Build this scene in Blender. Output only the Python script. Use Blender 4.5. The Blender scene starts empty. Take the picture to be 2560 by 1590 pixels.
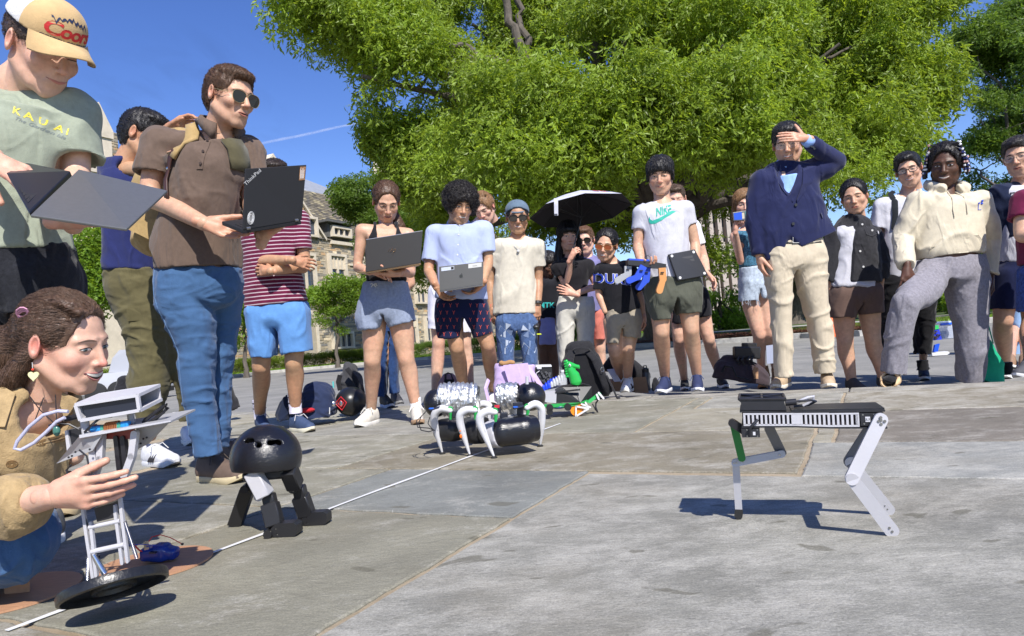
import bpy,math,random
import numpy as np
from mathutils import Vector,Matrix
from mathutils.bvhtree import BVHTree
rnd=random.Random(7)
C=bpy.context.scene.collection
scene=bpy.context.scene
# ------------------------------------------------------------------ camera
FPX,CX,CY,HC=1707.0,1280.0,795.0,0.5
PITCH,ROLL=math.atan(57/1707),math.atan(.0857)
_cp,_sp,_c,_s=math.cos(PITCH),math.sin(PITCH),math.cos(ROLL),math.sin(ROLL)
FW=Vector((0,_cp,_sp));_u0=Vector((0,-_sp,_cp));_r0=Vector((1,0,0))
RT=_c*_r0-_s*_u0;UP=_s*_r0+_c*_u0
cam=bpy.data.objects.new('camera',bpy.data.cameras.new('camera'));C.objects.link(cam)
M3=Matrix((RT,UP,-FW)).transposed()
cam.matrix_world=Matrix.Translation((0,0,HC))@M3.to_4x4()
cam.data.sensor_width=36;cam.data.lens=36*FPX/2560
cam.data.shift_y=0
cam.data.clip_end=12000;cam.data.clip_start=.05
scene.camera=cam
# ------------------------------------------------------------------ sky, sun, exposure
SUN_EL,SUN_AZ=math.radians(46),math.radians(19)
world=bpy.data.worlds.new("World");scene.world=world;world.use_nodes=True
wn=world.node_tree.nodes;wl=world.node_tree.links
bg=wn['Background'];sky=wn.new('ShaderNodeTexSky');sky.sky_type='NISHITA'
sky.sun_disc=False;sky.sun_elevation=SUN_EL;sky.sun_rotation=math.pi-SUN_AZ
sky.air_density=1.0;sky.dust_density=.15;sky.ozone_density=3.2;sky.altitude=200
hs=wn.new('ShaderNodeHueSaturation');hs.inputs['Saturation'].default_value=1.22;hs.inputs['Hue'].default_value=.519
wl.new(sky.outputs[0],hs.inputs['Color']);wl.new(hs.outputs[0],bg.inputs[0]);bg.inputs[1].default_value=.12
sun=bpy.data.objects.new('sun',bpy.data.lights.new('sun','SUN'));C.objects.link(sun)
sun.data.energy=4.8;sun.data.angle=math.radians(.53);sun.data.color=(1,.955,.89)
SUNDIR=Vector((math.sin(SUN_AZ)*math.cos(SUN_EL),-math.cos(SUN_AZ)*math.cos(SUN_EL),math.sin(SUN_EL)))
sun.rotation_euler=SUNDIR.to_track_quat('Z','Y').to_euler()
vs=scene.view_settings;vs.view_transform='Standard';vs.look='None';vs.gamma=1;vs.exposure=0.55
vs.use_curve_mapping=False
try:
 scene.cycles.max_bounces=6;scene.cycles.transparent_max_bounces=6;scene.cycles.diffuse_bounces=3
except Exception:pass
# ------------------------------------------------------------------ picture point -> place in the world
def W(u,v,d):
 return Vector((0,0,HC))+(RT*((u-CX)/FPX)+UP*(-(v-CY)/FPX)+FW)*d
def G(u,v,z=0.0):
 q=RT*((u-CX)/FPX)+UP*(-(v-CY)/FPX)+FW
 return Vector((0,0,HC))+q*((z-HC)/q.z)
def depth(p):return(Vector(p)-Vector((0,0,HC))).dot(FW)
ROADZ=-.12
def V(*a):return Vector(a)
# ------------------------------------------------------------------ materials
_mc={}
def srgb(r,g,b):
 f=lambda c:((c/255+.055)/1.055)**2.4 if c/255>.04045 else c/255/12.92
 return(f(r),f(g),f(b),1)
def mat(name,col,rough=.6,noise=.0,nscale=30,bump=0.0,bscale=200,metal=0.0,spec=.5,sheen=0.0,attr=None,emit=None,alpha=None,trans=None,stretch=None,coat=0,weave=0):
 if name in _mc:return _mc[name]
 m=bpy.data.materials.new(name);m.use_nodes=True;nt=m.node_tree;n=nt.nodes;l=nt.links
 p=n['Principled BSDF'];p.inputs['Roughness'].default_value=rough;p.inputs['Metallic'].default_value=metal
 p.inputs['Specular IOR Level'].default_value=spec
 if coat:p.inputs['Coat Weight'].default_value=coat;p.inputs['Coat Roughness'].default_value=.15
 if sheen:p.inputs['Sheen Weight'].default_value=sheen
 if len(col)==3:col=(*col,1)
 tc=n.new('ShaderNodeTexCoord');src=tc.outputs['Object']
 if stretch:
  mp=n.new('ShaderNodeMapping');mp.inputs['Scale'].default_value=stretch;l.new(src,mp.inputs[0]);src=mp.outputs[0]
 base=None
 if attr:
  a=n.new('ShaderNodeAttribute');a.attribute_name=attr;base=a.outputs['Color']
 if noise:
  t=n.new('ShaderNodeTexNoise');t.inputs['Scale'].default_value=nscale;t.inputs['Detail'].default_value=5;t.inputs['Roughness'].default_value=.65
  l.new(src,t.inputs['Vector'])
  mr=n.new('ShaderNodeMapRange');mr.inputs['From Min'].default_value=.3;mr.inputs['From Max'].default_value=.7
  mr.inputs['To Min'].default_value=1-noise;mr.inputs['To Max'].default_value=1+noise
  l.new(t.outputs[0],mr.inputs[0])
  mx=n.new('ShaderNodeVectorMath');mx.operation='SCALE'
  if base:l.new(base,mx.inputs[0])
  else:mx.inputs[0].default_value=col[:3]
  l.new(mr.outputs[0],mx.inputs['Scale']);base=mx.outputs[0]
 if base:l.new(base,p.inputs['Base Color'])
 else:p.inputs['Base Color'].default_value=col
 if bump:
  t=n.new('ShaderNodeTexNoise');t.inputs['Scale'].default_value=bscale;t.inputs['Detail'].default_value=4
  l.new(src,t.inputs['Vector']);h=t.outputs[0]
  if weave:
   w=n.new('ShaderNodeTexWave');w.inputs['Scale'].default_value=weave;w.bands_direction='Z';l.new(src,w.inputs['Vector'])
   ad=n.new('ShaderNodeMath');ad.operation='ADD';l.new(h,ad.inputs[0]);l.new(w.outputs['Fac'],ad.inputs[1]);h=ad.outputs[0]
  b=n.new('ShaderNodeBump');b.inputs['Strength'].default_value=1;b.inputs['Distance'].default_value=bump
  l.new(h,b.inputs['Height']);l.new(b.outputs[0],p.inputs['Normal'])
 if emit:p.inputs['Emission Color'].default_value=emit;p.inputs['Emission Strength'].default_value=1
 if alpha is not None:p.inputs['Alpha'].default_value=alpha
 if trans is not None:p.inputs['Transmission Weight'].default_value=trans
 _mc[name]=m;return m
def crease(m,sc=6,dist=.0022,st=(1,1,.38)):
 nt=m.node_tree;n=nt.nodes;l=nt.links;p=n['Principled BSDF'];tc=n.new('ShaderNodeTexCoord');mp=n.new('ShaderNodeMapping');mp.inputs['Scale'].default_value=st;mp.inputs['Rotation'].default_value=(.3,.5,.2)
 l.new(tc.outputs['Object'],mp.inputs[0]);t=n.new('ShaderNodeTexNoise');t.inputs['Scale'].default_value=sc;t.inputs['Detail'].default_value=3;t.inputs['Distortion'].default_value=.5;l.new(mp.outputs[0],t.inputs['Vector'])
 a=n.new('ShaderNodeMath');a.operation='SUBTRACT';l.new(t.outputs[0],a.inputs[0]);a.inputs[1].default_value=.5;b=n.new('ShaderNodeMath');b.operation='ABSOLUTE';l.new(a.outputs[0],b.inputs[0])
 r=n.new('ShaderNodeMapRange');r.interpolation_type='SMOOTHSTEP';r.inputs['From Min'].default_value=0;r.inputs['From Max'].default_value=.11;r.inputs['To Min'].default_value=1;r.inputs['To Max'].default_value=0;l.new(b.outputs[0],r.inputs[0])
 t2=n.new('ShaderNodeTexNoise');t2.inputs['Scale'].default_value=3.2;l.new(tc.outputs['Object'],t2.inputs['Vector']);r2=n.new('ShaderNodeMapRange');r2.inputs['From Min'].default_value=.42;r2.inputs['From Max'].default_value=.58;l.new(t2.outputs[0],r2.inputs[0]);mu=n.new('ShaderNodeMath');mu.operation='MULTIPLY';l.new(r.outputs[0],mu.inputs[0]);l.new(r2.outputs[0],mu.inputs[1]);r=mu
 bp=n.new('ShaderNodeBump');bp.inputs['Distance'].default_value=dist;bp.inputs['Strength'].default_value=.8;l.new(r.outputs[0],bp.inputs['Height'])
 if p.inputs['Normal'].is_linked:l.new(p.inputs['Normal'].links[0].from_socket,bp.inputs['Normal'])
 l.new(bp.outputs[0],p.inputs['Normal']);return m
def cloth(name,col,**k):
 if name in _mc:return _mc[name]
 cr=k.pop('cr',(7.5,.0050));k=dict(dict(rough=.9,noise=.10,nscale=25,bump=.0012,bscale=260,spec=.12,sheen=.12),**k)
 m=mat(name,col,**k);return crease(m,*cr)if cr else m
def cloth_old(name,col,**k):
 k=dict(dict(rough=.9,noise=.10,nscale=25,bump=.0012,bscale=260,spec=.12,sheen=.12),**k)
 return mat(name,col,**k)
 # ------------------------------------------------------------------ objects
def link(o,parent=None):
 C.objects.link(o)
 if parent is not None:
  o.parent=parent
  o.matrix_parent_inverse=Matrix.Identity(4)
  pm=parent_world(parent)
  o.matrix_basis=pm.inverted()@o.matrix_basis
 return o
def parent_world(o):
 m=o.matrix_basis.copy()
 while o.parent:o=o.parent;m=o.matrix_basis@m
 return m
def thing(name,label,cat,loc=(0,0,0),group=None):
 o=bpy.data.objects.new(name,None);C.objects.link(o);o.location=loc;o.empty_display_size=.05
 o['label']=label;o['category']=cat
 if group:o['group']=group
 return o
def tag(o,label,cat,group=None):
 o['label']=label;o['category']=cat
 if group:o['group']=group
 return o
def kind(o,k):o['kind']=k;return o
def mk(name,verts,faces,m=None,parent=None,smooth=True,cols=None,fmat=None,mats=None):
 me=bpy.data.meshes.new(name)
 if isinstance(faces,np.ndarray):
  verts=np.asarray(verts,np.float32);nv,nf,k=len(verts),len(faces),faces.shape[1]
  me.vertices.add(nv);me.vertices.foreach_set('co',verts.ravel())
  me.loops.add(nf*k);me.loops.foreach_set('vertex_index',faces.astype(np.int32).ravel())
  me.polygons.add(nf);me.polygons.foreach_set('loop_start',np.arange(0,nf*k,k,dtype=np.int32))
  try:me.polygons.foreach_set('loop_total',np.full(nf,k,np.int32))
  except Exception:pass
  me.update(calc_edges=True)
 else:
  me.from_pydata([tuple(v)for v in verts],[],[tuple(f)for f in faces]);me.update()
 if smooth and len(me.polygons):me.polygons.foreach_set('use_smooth',np.ones(len(me.polygons),bool))
 if cols is not None:
  ca=me.color_attributes.new('Col','FLOAT_COLOR','POINT');c4=np.ones((len(me.vertices),4),np.float32);c4[:,:3]=cols
  ca.data.foreach_set('color',c4.ravel())
 for mm in(mats or([m]if m else[])):me.materials.append(mm)
 if fmat is not None:me.polygons.foreach_set('material_index',np.asarray(fmat,np.int32))
 o=bpy.data.objects.new(name,me)
 return link(o,parent)
 # simple builder collecting shapes into ONE mesh
class B:
 def __init__(s):s.v=[];s.f=[];s.c=[];s.mi=[];s.cur=0
 def add(s,vs,fs,col=None):
  o=len(s.v);s.v+=[Vector(v)for v in vs];s.f+=[tuple(i+o for i in f)for f in fs];s.mi+=[s.cur]*len(fs)
  s.c+=[col or(1,1,1)]*len(vs);return s
 def box(s,c,sz,R=None,bev=0,col=None):
  hx,hy,hz=[a/2 for a in sz];c=Vector(c)
  if bev:
   b=min(bev,hx*.9,hy*.9,hz*.9);vs=[]
   for z,q in((-hz,b),(-hz+b,0),(hz-b,0),(hz,b)):
    for x,y in((-hx+q,-hy+b+q*0),(-hx+b,-hy+q),(hx-b,-hy+q),(hx-q,-hy+b),(hx-q,hy-b),(hx-b,hy-q),(-hx+b,hy-q),(-hx+q,hy-b)):
     vs.append(V(x,y,z))
   fs=[tuple(range(7,-1,-1)),tuple(range(24,32))]
   for r in range(3):
    for i in range(8):j=(i+1)%8;fs.append((r*8+i,r*8+j,r*8+8+j,r*8+8+i))
  else:
   vs=[V(x,y,z)for z in(-hz,hz)for y in(-hy,hy)for x in(-hx,hx)]
   fs=[(0,2,3,1),(4,5,7,6),(0,1,5,4),(2,6,7,3),(0,4,6,2),(1,3,7,5)]
  if R is not None:vs=[R@v for v in vs]
  return s.add([v+c for v in vs],fs,col)
 def tube(s,pts,r,n=8,col=None,closed=False,flat=None,caps=True):
  pts=[Vector(p)for p in pts];rs=r if isinstance(r,(list,tuple))else[r]*len(pts);m=len(pts)
  up=None;vs=[]
  for i,p in enumerate(pts):
   a=pts[(i+1)%m]if(closed or i<m-1)else p;b=pts[i-1]if(closed or i>0)else p
   t=(a-b).normalized()if(a-b).length>1e-9 else V(0,0,1)
   if up is None:up=t.orthogonal().normalized()
   up=(up-t*up.dot(t));up=up.normalized()if up.length>1e-6 else t.orthogonal().normalized()
   q=t.cross(up)
   for k in range(n):
    an=2*math.pi*k/n;vs.append(p+(up*math.cos(an)+q*math.sin(an)*(flat or 1))*rs[i])
  fs=[]
  for i in range(m if closed else m-1):
   j=(i+1)%m
   for k in range(n):k2=(k+1)%n;fs.append((i*n+k,i*n+k2,j*n+k2,j*n+k))
  if not closed and caps:fs+=[tuple(range(n-1,-1,-1)),tuple(range((m-1)*n,m*n))]
  return s.add(vs,fs,col)
 def cyl(s,a,b,r,r2=None,n=16,col=None):return s.tube([a,b],[r,r if r2 is None else r2],n,col)
 def prism(s,poly,off,col=None):
  n=len(poly);poly=[Vector(p)for p in poly];off=Vector(off)
  return s.add(poly+[p+off for p in poly],[tuple(range(n-1,-1,-1)),tuple(range(n,2*n))]+[(i,(i+1)%n,(i+1)%n+n,i+n)for i in range(n)],col)
 def ell(s,c,r,R=None,n=12,m=8,col=None,half=False):
  vs=[];fs=[];c=Vector(c)
  for i in range(m+1):
   th=math.pi*i/m*(.5 if half else 1)
   for k in range(n):
    ph=2*math.pi*k/n;v=V(r[0]*math.sin(th)*math.cos(ph),r[1]*math.sin(th)*math.sin(ph),r[2]*math.cos(th))
    vs.append((R@v if R is not None else v)+c)
  for i in range(m):
   for k in range(n):k2=(k+1)%n;fs.append((i*n+k,i*n+n+k,i*n+n+k2,i*n+k2))
  return s.add(vs,fs,col)
 def lathe(s,prof,c,axis=V(0,0,1),n=24,col=None):
  axis=Vector(axis).normalized();x=axis.orthogonal().normalized();y=axis.cross(x);c=Vector(c);vs=[];fs=[]
  for r,h in prof:
   for k in range(n):a=2*math.pi*k/n;vs.append(c+x*r*math.cos(a)+y*r*math.sin(a)+axis*h)
  for i in range(len(prof)-1):
   for k in range(n):k2=(k+1)%n;fs.append((i*n+k,i*n+k2,i*n+n+k2,i*n+n+k))
  return s.add(vs,fs,col)
 def build(s,name,m,parent=None,smooth=False,auto=True):
  ms=m if isinstance(m,(list,tuple))else[m]
  o=mk(name,s.v,s.f,None,parent,smooth=False,cols=np.array([c[:3]for c in s.c],np.float32),mats=ms,fmat=s.mi)
  if smooth:shade_auto(o.data)
  return o
def shade_auto(me,ang=math.radians(40)):
 me.polygons.foreach_set('use_smooth',np.ones(len(me.polygons),bool))
 try:me.set_sharp_from_angle(angle=ang)
 except Exception:pass
def basis_from(fwd,up=V(0,0,1)):
 f=Vector(fwd).normalized();r=f.cross(Vector(up)).normalized();u=r.cross(f)
 return Matrix((r,f,u)).transposed()
 # ------------------------------------------------------------------ numpy noise
def _h(ix,iy,iz,sd):
 n=(ix*374761393+iy*668265263+iz*2147483647+sd*974634777)&0xffffffff
 n=((n^(n>>13))*1274126177)&0xffffffff
 return((n^(n>>16))&0xffff)/32767.5-1
def vnoise(p,sd=0):
 p=np.asarray(p,np.float64);i=np.floor(p).astype(np.int64);f=p-i;f=f*f*(3-2*f)
 x,y,z=i[...,0],i[...,1],i[...,2];fx,fy,fz=f[...,0],f[...,1],f[...,2]
 g=lambda a,b,c:_h(x+a,y+b,z+c,sd)
 l=lambda a,b,t:a+(b-a)*t
 return l(l(l(g(0,0,0),g(1,0,0),fx),l(g(0,1,0),g(1,1,0),fx),fy),l(l(g(0,0,1),g(1,0,1),fx),l(g(0,1,1),g(1,1,1),fx),fy),fz)
def fbm(p,oct=3,sd=0):
 s=0;a=1;p=np.asarray(p,np.float64)
 for k in range(oct):s=s+a*vnoise(p*2**k,sd+k);a*=.5
 return s
 # ------------------------------------------------------------------ distance field volumes
class Fld:
 def __init__(s,lo,hi,h):
  s.h=h;s.lo=np.array(lo,np.float64)-2*h;n=np.ceil((np.array(hi)+2*h-s.lo)/h).astype(int)+1
  s.n=n;s.v=np.full(n,.5,np.float32)
 def _sub(s,lo,hi,pad):
  a=np.maximum(np.floor((np.array(lo)-pad-s.lo)/s.h).astype(int),0);b=np.minimum(np.ceil((np.array(hi)+pad-s.lo)/s.h).astype(int)+1,s.n)
  if(b<=a).any():return None
  ax=[(s.lo[i]+np.arange(a[i],b[i])*s.h).astype(np.float32)for i in range(3)]
  return tuple(slice(a[i],b[i])for i in range(3)),ax[0][:,None,None],ax[1][None,:,None],ax[2][None,None,:]
 def op(s,fn,lo,hi,k=.01,sub=False):
  q=s._sub(lo,hi,k*1.5+3*s.h)
  if q is None:return s
  sl,X,Y,Z=q;d=fn(X,Y,Z).astype(np.float32);v=s.v[sl]
  if sub:d=-d
  if k>1e-6:
   h=np.maximum(k-np.abs(v-d),0)/k
   r=(np.maximum(v,d)+h*h*k*.25)if sub else(np.minimum(v,d)-h*h*k*.25)
  else:r=np.maximum(v,d)if sub else np.minimum(v,d)
  s.v[sl]=r;return s
 def cap(s,a,b,r1,r2=None,k=.01,sub=False):
  a=np.array(a,float);b=np.array(b,float);r2=r1 if r2 is None else r2;ba=b-a;L=max(float(ba@ba),1e-12)
  def fn(X,Y,Z):
   x,y,z=X-a[0],Y-a[1],Z-a[2];t=np.clip((x*ba[0]+y*ba[1]+z*ba[2])/L,0,1)
   return np.sqrt((x-t*ba[0])**2+(y-t*ba[1])**2+(z-t*ba[2])**2)-(r1+(r2-r1)*t)
  R=max(r1,r2);return s.op(fn,np.minimum(a,b)-R,np.maximum(a,b)+R,k,sub)
 def chain(s,pts,rs,k=.01,sub=False):
  P_=[np.array(p,float)for p in pts];A=[];n=len(P_)
  for i in range(n-1):
   p0,p1,p2,p3=P_[max(i-1,0)],P_[i],P_[i+1],P_[min(i+2,n-1)];r0,r1,r2,r3=rs[max(i-1,0)],rs[i],rs[i+1],rs[min(i+2,n-1)]
   for j in range(3):
    t=j/3;h=lambda a,b,c,d:.5*((2*b)+(c-a)*t+(2*a-5*b+4*c-d)*t*t+(3*b-a-3*c+d)*t**3)
    A.append((h(p0,p1,p2,p3),max(h(r0,r1,r2,r3),.3*min(r1,r2))))
  A.append((P_[-1],rs[-1]));R=max(r for _,r in A)
  def fn(X,Y,Z):
   out=None
   for(a,r1),(b,r2)in zip(A,A[1:]):
    ba=b-a;L=max(float(ba@ba),1e-12);x,y,z=X-a[0],Y-a[1],Z-a[2];t=np.clip((x*ba[0]+y*ba[1]+z*ba[2])/L,0,1)
    d=np.sqrt((x-t*ba[0])**2+(y-t*ba[1])**2+(z-t*ba[2])**2)-(r1+(r2-r1)*t);out=d if out is None else np.minimum(out,d)
   return out
  return s.op(fn,np.min([a for a,_ in A],0)-R,np.max([a for a,_ in A],0)+R,k,sub)
 def ell(s,c,r,R=None,k=.01,sub=False):
  c=np.array(c,float);r=np.array(r,float);Rm=np.eye(3)if R is None else np.array(R)
  def fn(X,Y,Z):
   x,y,z=X-c[0],Y-c[1],Z-c[2];q=[x*Rm[0,i]+y*Rm[1,i]+z*Rm[2,i]for i in range(3)]
   k0=np.sqrt(sum((q[i]/r[i])**2 for i in range(3)));k1=np.sqrt(sum((q[i]/r[i]**2)**2 for i in range(3)))
   return k0*(k0-1)/np.maximum(k1,1e-6)
  e=np.sqrt(((Rm*r[None,:])**2).sum(1));return s.op(fn,c-e,c+e,k,sub)
 def plane_cut(s,p,n):
  p=np.array(p,float);n=np.array(n,float);n/=np.linalg.norm(n)
  ax=[(s.lo[i]+np.arange(s.n[i])*s.h).astype(np.float32)for i in range(3)]
  d=(ax[0][:,None,None]-p[0])*n[0]+(ax[1][None,:,None]-p[1])*n[1]+(ax[2][None,None,:]-p[2])*n[2]
  s.v=np.maximum(s.v,d.astype(np.float32));return s
 def loft(s,secs,k=.01,sub=False,flat=(True,True),ex=2.3):
  if len(secs)<2:return s
  S=[(np.array(c,float),np.array(r,float),float(rx),float(ry))for c,r,rx,ry in secs]
  lo=np.min([c-max(rx,ry)*1.05 for c,r,rx,ry in S],0);hi=np.max([c+max(rx,ry)*1.05 for c,r,rx,ry in S],0);m=len(S)-1
  def fn(X,Y,Z):
   out=None
   for i in range(m):
    c0,r0,ax0,ay0=S[i];c1,r1,ax1,ay1=S[i+1];ba=c1-c0;L=float(ba@ba);l=math.sqrt(L);u=ba/l
    R=r0+r1;R=R-u*(R@u);R/=np.linalg.norm(R);Fv=np.cross(u,R)
    x,y,z=X-c0[0],Y-c0[1],Z-c0[2];tt=(x*u[0]+y*u[1]+z*u[2]);t=np.clip(tt/l,0,1);a=tt-t*l
    px=x*R[0]+y*R[1]+z*R[2];py=x*Fv[0]+y*Fv[1]+z*Fv[2]
    rx=ax0+(ax1-ax0)*t;ry=ay0+(ay1-ay0)*t;rr=np.minimum(rx,ry)
    rho=(np.abs(px/rx)**ex+np.abs(py/ry)**ex+np.abs(a/rr)**ex)**(1/ex)
    ln=np.sqrt(px*px+py*py+a*a)
    d=np.where(rho>.35,ln*(1-1/np.maximum(rho,1e-3)),(rho-1)*rr)
    out=d if out is None else np.minimum(out,d)
   for on,(c0,c1,R0)in((flat[0],(S[1][0],S[0][0],max(S[0][2:]))),(flat[1],(S[-2][0],S[-1][0],max(S[-1][2:])))):
    if on:
     u=(c1-c0)/np.linalg.norm(c1-c0);x,y,z=X-c1[0],Y-c1[1],Z-c1[2];a=x*u[0]+y*u[1]+z*u[2]
     out=np.where(x*x+y*y+z*z<(R0*2.2)**2,np.maximum(out,a),out)
   return out
  return s.op(fn,lo,hi,k,sub)
 def sample(s,P):
  q=np.clip(((P-s.lo)/s.h).round().astype(int),0,s.n-1);return s.v[q[:,0],q[:,1],q[:,2]]
 def mesh(s):
  v=s.v;n=v.shape;ins=v<0
  cs=[ins[a:n[0]-1+a,b:n[1]-1+b,c:n[2]-1+c]for a in(0,1)for b in(0,1)for c in(0,1)]
  anyi=cs[0].copy();alli=cs[0].copy()
  for q in cs[1:]:anyi|=q;alli&=q
  act=anyi&~alli;idx=np.argwhere(act)
  if len(idx)==0:return np.zeros((0,3)),np.zeros((0,4),int)
  ids=np.full(act.shape,-1,np.int64);ids[act]=np.arange(len(idx))
  off=[(a,b,c)for a in(0,1)for b in(0,1)for c in(0,1)]
  val=np.stack([v[idx[:,0]+a,idx[:,1]+b,idx[:,2]+c]for a,b,c in off],1)
  sm=np.zeros((len(idx),3));ct=np.zeros(len(idx))
  for i,a in enumerate(off):
   for j,b in enumerate(off):
    if j>i and sum(abs(a[k]-b[k])for k in range(3))==1:
     cr=(val[:,i]<0)!=(val[:,j]<0);t=val[:,i]/np.where(cr,val[:,i]-val[:,j],1)
     P=np.array(a)[None]+t[:,None]*(np.array(b)-np.array(a))[None]
     sm+=np.where(cr[:,None],P,0);ct+=cr
  P=s.lo+(idx+sm/ct[:,None])*s.h;faces=[]
  for ax in range(3):
   o=[0,0,0];o[ax]=1;b1,b2=[(1,2),(2,0),(0,1)][ax]
   lo=ins[:n[0]-o[0],:n[1]-o[1],:n[2]-o[2]];hi=ins[o[0]:,o[1]:,o[2]:]
   ch=np.argwhere(lo!=hi);ch=ch[(ch[:,b1]>0)&(ch[:,b2]>0)&(ch[:,b1]<n[b1]-1)&(ch[:,b2]<n[b2]-1)]
   e1=np.zeros(3,int);e1[b1]=1;e2=np.zeros(3,int);e2[b2]=1
   g=lambda q:ids[q[:,0],q[:,1],q[:,2]]
   f=np.stack([g(ch),g(ch-e1),g(ch-e1-e2),g(ch-e2)],1)
   fl=~lo[ch[:,0],ch[:,1],ch[:,2]];f[fl]=f[fl][:,::-1];faces.append(f)
  f=np.concatenate(faces);f=f[(f>=0).all(1)]
  return P,f
def vnormals(P,F_):
 a=P[F_[:,2]]-P[F_[:,0]];b=P[F_[:,3]]-P[F_[:,1]];n=np.cross(a,b);N=np.zeros_like(P)
 for k in range(4):np.add.at(N,F_[:,k],n)
 return N/np.maximum(np.linalg.norm(N,axis=1,keepdims=True),1e-9)
def relax(P,F_,it=1,w=.5):
 for _ in range(it):
  S=np.zeros_like(P);ct=np.zeros(len(P))
  for k in range(4):
   a,b=F_[:,k],F_[:,(k+1)%4];np.add.at(S,a,P[b]);np.add.at(S,b,P[a]);np.add.at(ct,a,1);np.add.at(ct,b,1)
  P=P+(S/np.maximum(ct,1)[:,None]-P)*w
 return P
def drop(P,F_,keep_v):
 f=F_[keep_v[F_].any(1)];u,inv=np.unique(f,return_inverse=True);return P[u],inv.reshape(f.shape),u

# ================================================================== ground
TH=math.radians(27);AX=V(math.sin(TH),math.cos(TH),0);BX=V(math.cos(TH),-math.sin(TH),0)
def AB(a,b,z=0.0):return AX*a+BX*b+V(0,0,z)
ROADZ=-.12
def ground_mat(name,c1,c2,sc,bump=.004,c3=None,rough=.92,dots=None):
 m=bpy.data.materials.new(name);m.use_nodes=True;nt=m.node_tree;n=nt.nodes;l=nt.links;p=n['Principled BSDF']
 p.inputs['Roughness'].default_value=rough;p.inputs['Specular IOR Level'].default_value=.25
 tc=n.new('ShaderNodeTexCoord')
 def noise(s,d=8,r=.6,dist=0):
  t=n.new('ShaderNodeTexNoise');t.inputs['Scale'].default_value=s;t.inputs['Detail'].default_value=d;t.inputs['Roughness'].default_value=r
  t.inputs['Distortion'].default_value=dist;l.new(tc.outputs['Object'],t.inputs['Vector']);return t.outputs[0]
 def ramp(x,a,b):
  r=n.new('ShaderNodeMapRange');r.inputs['From Min'].default_value=a;r.inputs['From Max'].default_value=b;l.new(x,r.inputs[0]);return r.outputs[0]
 def mix(f,a,b):
  x=n.new('ShaderNodeMix');x.data_type='RGBA';l.new(f,x.inputs[0])
  for i,q in((6,a),(7,b)):
   if isinstance(q,tuple):x.inputs[i].default_value=q
   else:l.new(q,x.inputs[i])
  return x.outputs[2]
 col=mix(ramp(noise(sc),.35,.65),c1,c2)
 if c3:col=mix(ramp(noise(sc*.35,10,.7,.6),.52,.72),col,c3)
 fine=noise(sc*60,3,.7);mm=n.new('ShaderNodeVectorMath');mm.operation='SCALE';l.new(col,mm.inputs[0])
 mr=n.new('ShaderNodeMapRange');mr.inputs['From Min'].default_value=.3;mr.inputs['From Max'].default_value=.7;mr.inputs['To Min'].default_value=.8;mr.inputs['To Max'].default_value=1.2
 l.new(fine,mr.inputs[0]);l.new(mr.outputs[0],mm.inputs['Scale']);l.new(mm.outputs[0],p.inputs['Base Color'])
 b=n.new('ShaderNodeBump');b.inputs['Distance'].default_value=bump;b.inputs['Strength'].default_value=1;l.new(noise(sc*25,8,.7),b.inputs['Height']);l.new(b.outputs[0],p.inputs['Normal'])
 return m
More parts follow.
